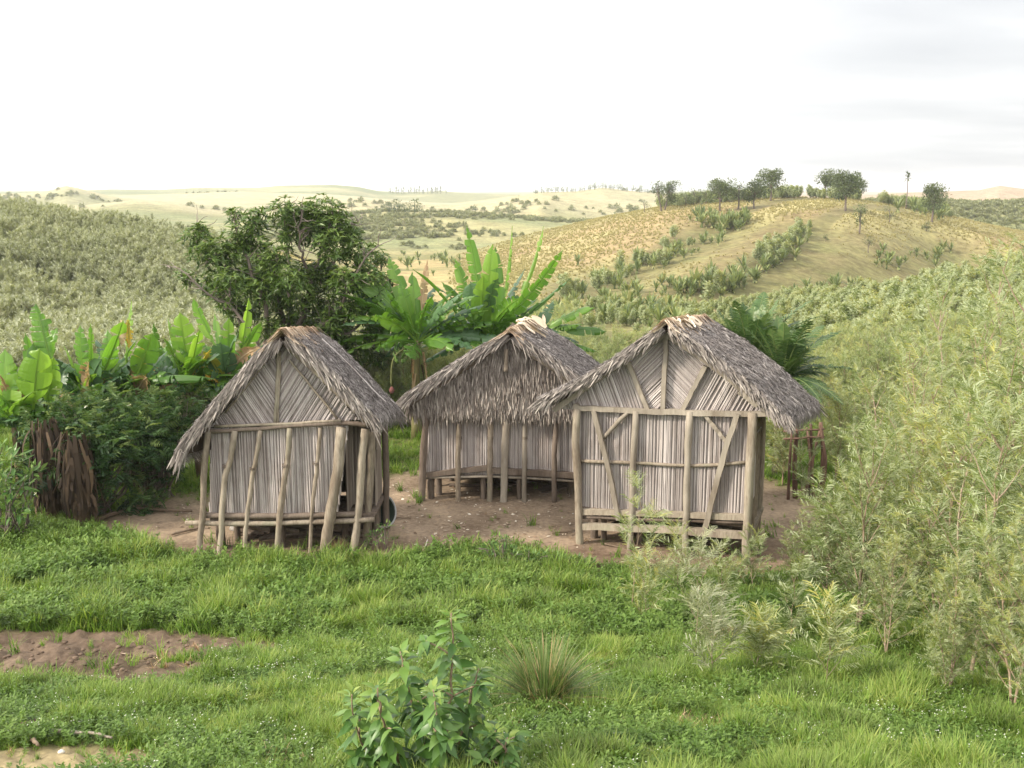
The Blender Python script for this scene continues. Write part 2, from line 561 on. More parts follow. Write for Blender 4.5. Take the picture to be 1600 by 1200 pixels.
def dirt_mask(x, y):
    """bare earth: the yard round the huts and the worn patches in the grass"""
    u = az_u(x, y)
    j = (fbm(x * 1.3, y * 1.3, 5) - 0.5) * 1.3
    front = np.interp(u, [-200, 0, 140, 320, 600, 700, 790, 900, 1000, 1200, 1300], [17, 16.2, 15.1, 14.4, 14.5, 14.9, 15.0, 14.1, 13.7, 13.4, 13.5])
    back = np.interp(u, [100, 200, 300, 560, 620, 1150, 1220, 1300], [17.4, 17.6, 18.0, 18.6, 19.6, 20.0, 19.0, 18.0])
    yard = sstep(-0.5, 0.45, y - front + j) * sstep(-0.5, 0.7, back - y + j)
    yard = yard * sstep(-7.2, -6.2, x + j) * sstep(6.6, 5.4, x + j * .6)
    def blob(cx, cy, rx, ry):
        d = np.hypot((x - cx) / rx, (y - cy) / ry)
        return sstep(1.12, 0.82, d + j * 0.35)
    m = yard
    m = np.maximum(m, blob(-4.5, 9.95, 2.2, 0.95))
    m = np.maximum(m, 0.93 * blob(-4.3, 8.75, 1.7, 0.75))
    m = np.maximum(m, blob(0.75, 12.35, 0.55, 0.33))
    m = np.maximum(m, 0.9 * blob(-3.0, 5.9, 0.75, 0.5))
    m = np.maximum(m, 0.7 * blob(-1.7, 10.4, 0.3, 0.2))
    m = np.maximum(m, 0.6 * blob(-2.0, 12.4, 0.4, 0.3))
    m = np.maximum(m, 0.6 * blob(1.2, 7.0, 0.45, 0.25))
    return np.clip(m, 0, 1)


C = lambda *c: np.array(c, float)


def cover(x, y):
    """colour of the soil and its plants, with some hill shading painted in"""
    u = az_u(x, y)
    n1 = fbm(x * 0.35, y * 0.35, 21); n2 = fbm(x * 0.05, y * 0.05, 22); n3 = fbm(x * 2.1, y * 2.1, 23)
    col = np.zeros(x.shape + (3,))
    lerp = lambda a, b, t: a + (b - a) * t[..., None]
    near = lerp(C(.075, .085, .03), C(.10, .12, .035), n3)
    col = near
    # slopes under the thickets
    slope = lerp(C(.15, .15, .065), C(.21, .19, .085), n1)
    col = lerp(col, slope, sstep(20, 27, y))
    dry = lerp(C(.29, .26, .12), C(.38, .335, .16), n1)
    # crest of the left bank: open straw grass
    col = lerp(col, lerp(C(.24, .24, .09), C(.38, .31, .13), sstep(.35, .6, n2 + (u - 150) / 900)), sstep(60, 72, y) * sstep(110, 95, y) * sstep(700, 500, u))
    valley = lerp(C(.20, .19, .08), C(.34, .27, .13), sstep(.4, .62, n2))
    col = lerp(col, valley, sstep(55, 80, y) * sstep(480, 620, u))
    # golden hill
    gold = dry
    red = lerp(C(.25, .175, .10), C(.32, .24, .125), n1)
    gold = lerp(gold, red, sstep(.42, .6, fbm(x * .035 + 7, y * .035, 31)) * 0.85)
    gold = lerp(gold, C(.255, .225, .10), sstep(164, 180, y) * 0.75)
    gold = lerp(gold, C(.22, .21, .09), sstep(172, 190, y) * sstep(.45, .62, n2) * .8)
    for nm, a0, a1 in (('spur', 860, 1300), ('right_spur', 1120, 1420)):      # sunlit tops and shaded flanks put into the colour; ruddy grass, green hollows
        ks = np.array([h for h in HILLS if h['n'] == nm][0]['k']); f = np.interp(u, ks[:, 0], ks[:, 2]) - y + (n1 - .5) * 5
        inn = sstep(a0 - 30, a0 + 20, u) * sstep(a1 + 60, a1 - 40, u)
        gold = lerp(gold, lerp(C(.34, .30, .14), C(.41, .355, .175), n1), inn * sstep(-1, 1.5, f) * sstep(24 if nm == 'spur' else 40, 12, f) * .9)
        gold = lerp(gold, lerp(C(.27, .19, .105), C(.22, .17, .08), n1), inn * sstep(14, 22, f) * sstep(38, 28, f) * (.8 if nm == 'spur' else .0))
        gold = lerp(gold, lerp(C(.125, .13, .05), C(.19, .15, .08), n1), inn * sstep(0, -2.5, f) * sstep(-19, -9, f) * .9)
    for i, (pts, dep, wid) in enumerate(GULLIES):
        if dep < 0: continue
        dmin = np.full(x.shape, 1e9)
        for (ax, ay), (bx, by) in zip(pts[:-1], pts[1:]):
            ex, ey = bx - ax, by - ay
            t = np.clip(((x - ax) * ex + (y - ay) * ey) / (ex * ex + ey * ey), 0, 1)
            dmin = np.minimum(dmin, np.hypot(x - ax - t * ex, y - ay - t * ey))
        gold = lerp(gold, lerp(C(.17, .135, .07), C(.13, .145, .05), n1), np.exp(-(dmin / (wid * 1.25)) ** 2) * .9)  # gully shade put into the colour, with the green of its plants
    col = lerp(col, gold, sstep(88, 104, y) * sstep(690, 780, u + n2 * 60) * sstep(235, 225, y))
    # hills further off
    gm = lerp(C(.19, .205, .10), C(.29, .27, .135), sstep(.35, .6, fbm(x * .018, y * .03, 33)))
    col = lerp(col, gm, sstep(195, 235, y) * sstep(400, 370, y) * np.where(u < 1100, 1, 0))
    col = lerp(col, lerp(C(.20, .22, .10), C(.27, .25, .12), n2), sstep(225, 245, y) * sstep(400, 370, y) * np.where(u >= 1100, 1, 0))
    far = lerp(C(.20, .205, .105), C(.14, .165, .08), sstep(.48, .62, fbm(x * .007, y * .012, 41)))
    far = lerp(far, C(.36, .32, .18), sstep(.56, .7, fbm(x * .011 + 4, y * .02, 43)) * .7)
    for h in HILLS:      # straw crests painted lighter, green flanks darker, in place of relief shading
        if h['n'] in ('cream', 'left_cream', 'peak', 'mid_left', 'tree_ridge'):
            far = lerp(far, C(.37, .33, .20), np.exp(-((y - h['D'] + (n2 - .5) * 60) / (.45 * h['wn'])) ** 2) * .85)
    far = lerp(far, C(.34, .25, .19), np.where((u > 1200) & (y > 400), 1.0, 0.0) * .75)
    col = lerp(col, far, sstep(370, 410, y))
    # yard and worn patches
    dm = dirt_mask(x, y)
    soil = lerp(C(.215, .16, .112), C(.315, .24, .172), fbm(x * 1.7, y * 1.7, 51))
    soil = lerp(soil, C(.16, .105, .075), sstep(15.8, 14.6, y) * .55)
    soil = lerp(soil, lerp(C(.095, .066, .046), C(.185, .135, .096), n3), sstep(13.2, 12.8, y))
    soil = lerp(soil, C(.30, .24, .14), sstep(7.2, 6.6, y))
    col = lerp(col, soil, dm * sstep(24, 21, y))
    return col


# ------------------------------------------------------------------ the ground sheet
def make_ground():
    na, nr = 900, 640
    th = np.linspace(R(-74), R(74), na)
    rr = np.concatenate([np.exp(np.linspace(math.log(1.2), math.log(2300), nr))])
    T, Q = np.meshgrid(th, rr)
    x = np.sin(T) * Q; y = np.cos(T) * Q
    z = heights(x, y)
    # clods on the dug patches
    dm = dirt_mask(x, y)
    dug = dm * sstep(13.2, 12.8, y)
    z = z + dug * (fbm(x * 7, y * 7, 61, 3) - .5) * .16 + dm * (fbm(x * 4, y * 4, 62, 3) - .5) * .05 - dug * .03
    v = np.stack([x, y, z], -1).reshape(-1, 3)
    i = np.arange(nr - 1)[:, None] * na + np.arange(na - 1)[None]
    q = np.stack([i, i + 1, i + na + 1, i + na], -1).reshape(-1, 4)
    mb = MB(); mb.add(v, q=q)
    m, nt, N, L = _nodes('ground_cover')
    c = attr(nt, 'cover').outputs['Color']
    geo = N.new('ShaderNodeNewGeometry')
    def wn(sc, d=4):
        mp = N.new('ShaderNodeMapping'); mp.inputs['Scale'].default_value = (sc, sc, sc * .4)
        L.new(geo.outputs['Position'], mp.inputs[0]); return noise(nt, mp.outputs[0], 1.0, d, .6)
    fine = wn(14.0, 5); mid = wn(1.1, 5); big = wn(.16, 5)
    f = mathn(nt, 'ADD', mathn(nt, 'MULTIPLY', fine, .7), mathn(nt, 'ADD', mathn(nt, 'MULTIPLY', mid, .9), mathn(nt, 'MULTIPLY', big, .6)))
    g = ramp(nt, mathn(nt, 'SUBTRACT', f, .6), [(.55, .52, .5), (1, 1, 1), (1.5, 1.5, 1.45)], [.25, .5, .75])
    c = mixc(nt, 1.0, c, g, 'MULTIPLY')
    b = N.new('ShaderNodeBsdfPrincipled'); b.inputs['Roughness'].default_value = .95; b.inputs['Specular IOR Level'].default_value = .1
    L.new(c, b.inputs['Base Color'])
    bp = N.new('ShaderNodeBump'); bp.inputs['Strength'].default_value = .35; bp.inputs['Distance'].default_value = .05
    L.new(mathn(nt, 'ADD', fine, mathn(nt, 'MULTIPLY', mid, 1.5)), bp.inputs['Height']); L.new(bp.outputs[0], b.inputs['Normal'])
    out = N.new('ShaderNodeOutputMaterial'); L.new(b.outputs[0], out.inputs[0])
    o = obj('ground', mb, m, smooth=True)
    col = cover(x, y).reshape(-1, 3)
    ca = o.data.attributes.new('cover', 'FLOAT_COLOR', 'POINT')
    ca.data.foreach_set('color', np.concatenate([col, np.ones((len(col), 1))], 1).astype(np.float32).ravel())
    tag(o, kind='structure', label='rolling ground with grassy slope, earth yard and golden hills', cat='ground')


make_ground()


# ------------------------------------------------------------------ scattering of uncountable cover
def scatter(name, protos, pos, rot, scl, idx, label, cat):
    """one stuff object: its points carry small plants (geometry nodes)"""
    me = bpy.data.meshes.new(name); n = len(pos)
    me.vertices.add(n); me.vertices.foreach_set('co', np.asarray(pos, np.float32).ravel())
    a = me.attributes.new('turn', 'FLOAT_VECTOR', 'POINT'); a.data.foreach_set('vector', np.asarray(rot, np.float32).ravel())
    a = me.attributes.new('size', 'FLOAT', 'POINT'); a.data.foreach_set('value', np.asarray(scl, np.float32))
    a = me.attributes.new('pick', 'INT', 'POINT'); a.data.foreach_set('value', np.asarray(idx, np.int32))
    o = bpy.data.objects.new(name, me); COL.objects.link(o)
    kinds = bpy.data.collections.new(name + '_kinds')
    for p in protos: kinds.objects.link(p)
    ng = bpy.data.node_groups.new(name, 'GeometryNodeTree')
    ng.interface.new_socket('Geometry', in_out='INPUT', socket_type='NodeSocketGeometry')
    ng.interface.new_socket('Geometry', in_out='OUTPUT', socket_type='NodeSocketGeometry')
    N, L = ng.nodes, ng.links
    gi, go = N.new('NodeGroupInput'), N.new('NodeGroupOutput')
    ci = N.new('GeometryNodeCollectionInfo'); ci.inputs['Collection'].default_value = kinds
    ci.inputs['Separate Children'].default_value = True; ci.inputs['Reset Children'].default_value = True
    ip = N.new('GeometryNodeInstanceOnPoints'); ip.inputs['Pick Instance'].default_value = True
    def na(nm, typ):
        k = N.new('GeometryNodeInputNamedAttribute'); k.data_type = typ; k.inputs['Name'].default_value = nm
        return k.outputs['Attribute']
    er = N.new('FunctionNodeEulerToRotation'); L.new(na('turn', 'FLOAT_VECTOR'), er.inputs[0])
    L.new(gi.outputs[0], ip.inputs['Points']); L.new(ci.outputs[0], ip.inputs['Instance'])
    L.new(er.outputs[0], ip.inputs['Rotation']); L.new(na('size', 'FLOAT'), ip.inputs['Scale'])
    L.new(na('pick', 'INT'), ip.inputs['Instance Index']); L.new(ip.outputs[0], go.inputs[0])
    md = o.modifiers.new('plants', 'NODES'); md.node_group = ng
    return tag(o, label, cat, kind='stuff')


def loose(name, mb, mat, smooth=False):
    """a plant shape that only the scatter uses (never linked to the scene)"""
    return bpy.data.objects.new(name, mb.mesh(name, mat, smooth))


def pick(x, y, dens):
    """keep points with probability dens(0..1)"""
    k = rng.random(len(x)) < dens
    return x[k], y[k]


def spread(name, protos, x, y, scl, label, cat, tilt=.12, sink=.02):
    n = len(x); z = heights(x, y) - sink
    rot = np.stack([rng.normal(0, tilt, n), rng.normal(0, tilt, n), rng.uniform(0, 6.283, n)], 1)
    return scatter(name, protos, np.stack([x, y, z], 1), rot, np.broadcast_to(scl, (n,)), rng.integers(0, len(protos), n), label, cat)


def wedge(y0, y1, n, margin=1.15, extra=1.0, power=1.0, u0=None, u1=None):
    """points in the part of the ground the picture can see, thinning with distance"""
    t = rng.random(n)
    if power == 0: y = y0 * (y1 / y0) ** t
    else: y = np.sqrt(y0 * y0 + (y1 * y1 - y0 * y0) * t) if power == 1 else y0 + (y1 - y0) * t
    a0 = -.5 * margin if u0 is None else (u0 - 800) / 1630
    a1 = .5 * margin if u1 is None else (u1 - 800) / 1630
    a = rng.uniform(a0, a1, n)
    return a * y + (0 if u0 is not None else np.sign(a) * extra * rng.random(n)), y
# ------------------------------------------------------------------ hut materials
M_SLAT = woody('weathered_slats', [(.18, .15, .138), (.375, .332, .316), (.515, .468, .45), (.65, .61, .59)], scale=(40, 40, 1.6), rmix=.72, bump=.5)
M_SLAT_DARK = woody('slats_painted_shade', [(.11, .085, .07), (.24, .20, .17), (.36, .31, .27)], scale=(40, 40, 1.6), rmix=.7, bump=.5)  # darker copy of the wall slats, shade put into the colour
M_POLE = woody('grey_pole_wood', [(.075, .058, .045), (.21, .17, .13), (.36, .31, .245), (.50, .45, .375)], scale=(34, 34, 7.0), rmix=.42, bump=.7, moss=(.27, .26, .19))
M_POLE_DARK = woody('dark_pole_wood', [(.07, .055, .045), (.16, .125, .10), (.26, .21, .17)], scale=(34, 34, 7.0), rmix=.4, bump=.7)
M_TIMBER = woody('sawn_timber', [(.14, .118, .095), (.31, .27, .22), (.45, .40, .335)], scale=(28, 28, 3.0), rmix=.45, bump=.45)
M_THATCH = foliage('thatch', [(.085, .073, .069), (.18, .159, .151), (.285, .256, .244), (.45, .415, .39)], trans=.0, rough=.9, spec=.1)
M_THATCH_GABLE = foliage('hanging_thatch', [(.08, .064, .056), (.195, .163, .142), (.31, .27, .24), (.49, .44, .385)], trans=.0, rough=.9, spec=.1)
M_CAP = foliage('ridge_thatch', [(.17, .11, .075), (.40, .29, .20), (.60, .48, .36), (.78, .68, .56)], trans=.05, rough=.8, spec=.15)
M_EDGE = foliage('thatch_edge', [(.08, .067, .06), (.19, .165, .15), (.31, .275, .25), (.46, .415, .37)], trans=.0, rough=.9, spec=.1)
M_UNDER = plain('thatch_underside', [(.05, .038, .03), (.11, .085, .065)], rough=.95, scale=12)


class HutFrame:
    def __init__(s, A, B):
        s.A = np.array(A, float); ex = np.array(B, float) - s.A; ex[2] = 0
        s.W = float(np.linalg.norm(ex)); s.ex = ex / s.W
        s.ey = np.array([-s.ex[1], s.ex[0], 0.0]); s.rz = math.atan2(s.ex[1], s.ex[0])

    def px(s, u, v, off=0.0):
        """photo pixel -> local point on the plane standing `off` behind the front wall"""
        d = ray(u, v); o = CAM - s.A
        t = (off - o @ s.ey) / (d @ s.ey)
        p = o + d * t
        return np.array([p @ s.ex, off, p[2]])

    def loc(s, p):
        q = np.asarray(p, float) - s.A
        return np.array([q @ s.ex, q @ s.ey, q[2]])

    def mpp(s, u, v, off=0.0):
        d = ray(u, v); o = CAM - s.A
        t = (off - o @ s.ey) / (d @ s.ey)
        return t / FPX * 1.0


def clip_line(poly, p, d):
    """segment of the line p + t d inside a convex polygon"""
    t0, t1 = -1e9, 1e9
    n = len(poly)
    area = sum(poly[i][0] * poly[(i + 1) % n][1] - poly[(i + 1) % n][0] * poly[i][1] for i in range(n))
    sg = 1 if area > 0 else -1
    for i in range(n):
        a = np.array(poly[i]); b = np.array(poly[(i + 1) % n]); e = b - a
        nrm = np.array([-e[1], e[0]]) * sg
        den = nrm @ d; num = nrm @ (p - a)
        if abs(den) < 1e-9:
            if num < 0: return None
        else:
            t = -num / den
            if den > 0: t0 = max(t0, t)
            else: t1 = min(t1, t)
    return (t0, t1) if t1 - t0 > .03 else None


def slats(mb, poly, ang, wid, f3, gap=.12, ragged=.012, bow=.005, k=5):
    """a sheet of split stalks side by side filling a polygon; f3 maps (a, b, out) to local space"""
    d = np.array([math.cos(ang), math.sin(ang)]); nv = np.array([-d[1], d[0]])
    P = np.array(poly); pr = P @ nv
    o = pr.min() + wid * .4
    while o < pr.max():
        w = wid * rng.uniform(.65, 1.35)
        dd = d + nv * rng.normal(0, .008); dd = dd / np.linalg.norm(dd)
        seg = clip_line(poly, nv * o, dd)
        if seg:
            t0, t1 = seg[0] - rng.uniform(-.004, ragged), seg[1] + rng.uniform(-.004, ragged)
            ts = np.linspace(t0, t1, k)
            wob = np.cumsum(rng.normal(0, .0016, k))
            ctr = nv * o + ts[:, None] * dd + wob[:, None] * nv
            hw = w * .5 * (1 - gap * rng.random())
            dep = rng.uniform(-.004, .006)
            L_ = np.array([f3(*(c - nv * hw), dep) for c in ctr]); Mi = np.array([f3(*c, dep + bow + hw * .45) for c in ctr]); R_ = np.array([f3(*(c + nv * hw), dep) for c in ctr])
            V = np.stack([L_, Mi, R_], 1).reshape(-1, 3); q = []
            for j in range(k - 1):
                for c in range(2): q.append([j * 3 + c, j * 3 + c + 1, (j + 1) * 3 + c + 1, (j + 1) * 3 + c])
            tone = np.clip(.55 + rng.normal(0, .17) + .12 * math.sin(o * 9 + P[0][0]), 0.02, .98)
            if rng.random() < .05: tone *= .35
            mb.add(V, q=q, r=tone)
        o += w * (1 + .18 * (rng.random() < .10))


def backing(mb, poly, f3, off):
    V = np.array([f3(a, b, off) for a, b in poly]); n = len(V)
    mb.add(np.concatenate([V, [V.mean(0)]]), t=[[i, (i + 1) % n, n] for i in range(n)], r=.1)


def prof_points(prof, step):
    """even points and slope directions along a roof outline given from ridge to eave (local x,z)"""
    P = np.array(prof, float)
    d = np.concatenate([[0], np.cumsum(np.linalg.norm(np.diff(P, axis=0), axis=1))])
    s = np.arange(0, d[-1] + 1e-6, step)
    X = np.interp(s, d, P[:, 0]); Z = np.interp(s, d, P[:, 1])
    T = unit(np.gradient(np.stack([X, Z], 1), axis=0))
    return s, np.stack([X, Z], 1), T


def thatch_side(mb, prof, y0, y1, thick, sgn, dens=290, eave=.16, yaw=.75):
    """leaf thatch laid in courses from the eave up to the ridge; skew shifts the rear end of a slope"""
    s, P, T = prof_points(prof, .062)
    for j in range(len(s) - 1, -1, -1):
        n = int((y1 - y0) * dens)
        yy = rng.uniform(y0 - .02, y1 + .02, n)
        jit = rng.uniform(-.05, .05, n)
        p = P[j]; t = T[j]
        nr = np.array([-t[1], t[0]]) * (1 if -t[1] * 0 + t[0] > 0 else -1)
        ln = rng.uniform(.05, .16, n) if s[j] < s[-1] - .2 else rng.uniform(.10, .20, n)
        lift0 = thick + rng.uniform(-.025, .015, n); lift1 = lift0 + rng.uniform(-.004, .026, n)
        ya = rng.normal(0, yaw, n)
        k = 3
        tt = np.linspace(0, 1, k)
        droop = rng.uniform(.0, .05, n) + (.12 * (s[j] > s[-1] - .16))
        cx = p[0] + t[0] * (jit[:, None] + ln[:, None] * tt * np.cos(ya)[:, None])
        cz = p[1] + t[1] * (jit[:, None] + ln[:, None] * tt * np.cos(ya)[:, None])
        lf = lift0[:, None] + (lift1 - lift0)[:, None] * tt - droop[:, None] * tt * tt
        cx = cx + nr[0] * lf; cz = cz + nr[1] * lf
        cyy = yy[:, None] + ln[:, None] * tt * np.sin(ya)[:, None] * .8
        Cc = np.stack([cx, cyy, cz], -1)
        wv = rng.uniform(.002, .005, n)
        S = np.zeros((n, k, 3)); S[:, :, 1] = (wv * np.cos(ya * .8))[:, None] * np.array([1, .9, .25]); S[:, :, 0] = -(t[0] * np.sin(ya) * wv)[:, None]
        S[:, :, 2] = (rng.normal(0, .5, n) * wv)[:, None]
        tone = np.clip(.06 + rng.beta(2.0, 2.4, n) + .10 * (fbm(yy * 2, yy * 0 + s[j] * 2.5, 77) - .5), 0, 1)
        strips(mb, Cc, S, tone)


def thatch_body(mb, prof, y0, y1, thick):
    s, P, T = prof_points(prof, .12)
    nrm = np.stack([-T[:, 1], T[:, 0]], 1); nrm[nrm[:, 1] < 0] *= -1
    top = P + nrm * (thick - .02); n = len(P)
    V = []
    for y in (y0, y1):
        V += [[a, y, b] for a, b in P] + [[a, y, b] for a, b in top]
    q = []
    for j in range(n - 1):
        q += [[j, j + 1, 2 * n + j + 1, 2 * n + j], [n + j, 3 * n + j, 3 * n + j + 1, n + j + 1], [j, n + j, n + j + 1, j + 1], [2 * n + j, 2 * n + j + 1, 3 * n + j + 1, 3 * n + j]]
    q += [[n - 1, 2 * n - 1, 4 * n - 1, 3 * n - 1], [0, 2 * n, 3 * n, n]]
    mb.add(np.array(V), q=q, r=.3)


def thatch_edge(mb, prof, y, thick, out=-1, dens=330, long=(.12, .26)):
    """ragged ends that hang along the open gable edge"""
    s, P, T = prof_points(prof, .02)
    n = int(s[-1] * dens)
    j = rng.integers(0, len(s), n); p = P[j]; t = T[j]
    nr = np.stack([-t[:, 1], t[:, 0]], 1); nr[nr[:, 1] < 0] *= -1
    h = rng.random(n)
    base = p + nr * (h * thick)[:, None]
    ln = rng.uniform(*long, n) * np.where(rng.random(n) < .06, 1.6, 1); k = 4; tt = np.linspace(0, 1, k)
    a = rng.normal(.15, .4, n)                      # how far down off the slope they point
    dx = t[:, 0] * np.cos(a); dz = t[:, 1] * np.cos(a) - np.abs(np.sin(a))
    Cc = np.stack([base[:, :1] + dx[:, None] * ln[:, None] * tt,
                   y + out * (rng.uniform(-.05, .05, n)[:, None] + rng.uniform(0, .07, n)[:, None] * tt),
                   base[:, 1:] + dz[:, None] * ln[:, None] * tt - (rng.uniform(0, .06, n) * (1 - h))[:, None] * tt ** 2], -1)
    wv = rng.uniform(.004, .011, n)
    S = np.zeros((n, k, 3)); S[:, :, 0] = (-dz * wv)[:, None] * np.array([1, 1, .8, .25]); S[:, :, 2] = (dx * wv)[:, None] * np.array([1, 1, .8, .25]); S[:, :, 1] = (rng.normal(0, .4, n) * wv)[:, None]
    strips(mb, Cc, S, np.clip(rng.beta(2, 2.1, n), 0, 1))


def ridge_cap(mb, xr, zr, y0, y1, n, tl, tr, thick, tone=(.25, .95), wid=(.008, .03), ln=(.25, .55)):
    """loose leaf bases heaped over the ridge, draped down both slopes"""
    for i in range(n):
        y = rng.uniform(y0, y1); L1 = rng.uniform(*ln); k = 7
        tt = np.linspace(-rng.uniform(.2, .9), rng.uniform(.2, .9), k) * L1
        side = np.where(tt < 0, -1, 1)
        x = xr + np.where(tt < 0, -tl[0] * 0 + tl[0] * np.abs(tt), tr[0] * np.abs(tt)) + rng.normal(0, .02)
        bump = .05 * np.exp(-(tt / .1) ** 2)
        z = zr + thick * 1.15 + np.where(tt < 0, tl[1] * np.abs(tt), tr[1] * np.abs(tt)) + rng.uniform(-.02, .05) * np.exp(-(tt / .22) ** 2) + rng.uniform(0, .02) - .03 * (1 - np.exp(-(tt / .1) ** 2))
        yy = y + rng.normal(0, .55) * tt + rng.normal(0, .012, k)
        Cc = np.stack([x, yy, z], 1)[None]
        w = rng.uniform(*wid)
        S = np.zeros((1, k, 3)); S[0, :, 1] = w * np.array([.3, .8, 1, 1, 1, .8, .3]); S[0, :, 2] = rng.normal(0, .35) * w
        strips(mb, Cc, S, rng.uniform(*tone), lift=np.zeros((1, k, 3)) + np.array([0, 0, -w * .25]))


def pole(hf, root, name, pix, rpx, mat, off=None, k=10, jit=.006, ground=False, square=False, r=None, label=None, taper=1.0, extra=0.0):
    mp = hf.mpp(*pix[len(pix) // 2])
    rad = rpx * mp
    o = -rad - .012 if off is None else off
    pts = [hf.px(u, v, o) for u, v in pix]
    if ground:
        p = pts[-1].copy(); d = unit(pts[-1] - pts[-2]); pts.append(p + d * .22)
    path = smooth_path(pts, k, jit)
    rr = rad * np.linspace(1, taper, k) * (1 + rng.normal(0, .05, k))
    mb = MB(); tube(mb, path, rr, n=4 if square else 9, r=rng.uniform(.25, .75) if r is None else r, rough=.0 if square else .12, square=square)
    ob = obj(name, mb, mat, root, smooth=not square, local=True)
    if label: ob['label'] = label
    return ob


def knot(hf, root, u, v, rpx, off):
    p = hf.px(u, v, off); mp = hf.mpp(u, v); r = rpx * mp
    mb = MB()
    for i in range(3):
        a = np.linspace(0, 2 * math.pi, 11); zz = p[2] + (i - 1) * r * .35 + rng.normal(0, .002, 11)
        tube(mb, np.stack([p[0] + np.cos(a) * r, p[1] + np.sin(a) * r, zz], 1), .004, n=5, cap=False, r=.6)
    return obj('lashing', mb, M_POLE_DARK, root, local=True, smooth=True)


F2 = lambda off: (lambda a, b, o: np.array([a, off - o, b]))


def roof(hf, root, profL, profR, y0, y1, thick, cap, dens=290, edge_long=(.05, .16), shear=0.0, dip=0.0):
    def lean(mb):      # the roofs stand a little askew and sink towards the rear
        for a in mb.v: a[:, 0] += (a[:, 1] - y0) * shear; a[:, 2] -= (a[:, 1] - y0) * dip
        return mb
    body = MB()
    for pr in (profL, profR): thatch_body(body, pr, y0 + .02, y1 - .02, thick)
    rf = obj('roof', lean(body), M_UNDER, root, local=True)
    for pr, nm in ((profL, 'thatch_slope'), (profR, 'thatch_slope')):
        mb = MB(); thatch_side(mb, pr, y0, y1, thick, 1, dens)
        obj(nm, lean(mb), M_THATCH, rf, local=True)
    eb = MB()
    for pr in (profL, profR):
        thatch_edge(eb, pr, y0, thick, -1, long=edge_long); thatch_edge(eb, pr, y1, thick, 1, dens=120)
    obj('thatch_fringe', lean(eb), M_EDGE, rf, local=True)
    cm = MB(); cap(cm)
    obj('ridge_cap', lean(cm), M_CAP, rf, local=True, smooth=True)
    return rf


def floor_and_stilts(hf, root, x0, x1, z, Dp, stilts, front_log=True):
    mb = MB()
    y = .03
    while y < Dp:
        w = rng.uniform(.05, .11)
        tube(mb, [[x0, y, z + rng.normal(0, .008)], [(x0 + x1) / 2, y + rng.normal(0, .01), z], [x1, y, z + rng.normal(0, .008)]], w * .42, n=6, r=rng.uniform(.1, .6))
        y += w
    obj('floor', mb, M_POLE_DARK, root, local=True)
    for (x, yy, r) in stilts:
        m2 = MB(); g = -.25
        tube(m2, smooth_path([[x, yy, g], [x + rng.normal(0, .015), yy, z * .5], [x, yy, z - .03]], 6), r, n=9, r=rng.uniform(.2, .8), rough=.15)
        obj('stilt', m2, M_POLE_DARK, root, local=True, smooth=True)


def added_rear_block(root, x0, x1, y, z):  # boards added at the unseen rear to keep light from under the floor
    mb = MB(); x = x0
    while x < x1:
        w = rng.uniform(.06, .13); box(mb, (x + w / 2, y + rng.normal(0, .012), (z - .25) / 2), (w * .95, .03, z + .25 - rng.uniform(0, .08)), r=rng.random()); x += w
    return obj('added_light_block', mb, M_POLE_DARK, root, local=True)


def dark_fill_logs(root, x0, x1, y0, y1, n, zt):  # loose logs added to darken the space under the floor
    mb = MB()
    for i in range(n):
        x = rng.uniform(x0, x1); y = rng.uniform(y0, y1); a = rng.normal(0, .5); L_ = rng.uniform(.4, .9); z = rng.uniform(.0, zt)
        d = np.array([math.cos(a), math.sin(a), rng.normal(0, .08)]) * L_ / 2
        tube(mb, [[x - d[0], y - d[1], max(z - d[2], .02)], [x + d[0], y + d[1], max(z + d[2], .02)]], rng.uniform(.02, .05), n=6, r=rng.random(), rough=.2)
    return obj('added_dark_fill', mb, M_POLE_DARK, root, local=True)


def side_wall(root, x, y0, y1, z0, z1, mat, outward=1, name='side_wall', wid=.03):
    mb = MB()
    f = lambda a, b, o: np.array([x + outward * o, a, b])
    slats(mb, [(y0, z0), (y1, z0), (y1, z1), (y0, z1)], math.pi / 2, wid, f)
    backing(mb, [(y0, z0), (y1, z0), (y1, z1), (y0, z1)], f, -.012)
    return obj(name, mb, mat, root, local=True)


def back_wall(root, x0, x1, y, z0, z1, apex):
    mb = MB(); f = lambda a, b, o: np.array([a, y + o, b])
    slats(mb, [(x0, z0), (x1, z0), (x1, z1), (x0, z1)], math.pi / 2, .035, f)
    poly = [(x0, z1), (x1, z1), apex]
    slats(mb, poly, math.pi / 2, .035, f); backing(mb, poly, f, -.012)
    backing(mb, [(x0, z0), (x1, z0), (x1, z1), (x0, z1)], f, -.012)
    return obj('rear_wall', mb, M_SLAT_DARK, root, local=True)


# ------------------------------------------------------------------ hut nearest the camera on the right
def gz(u, v):
    return G(u, v)


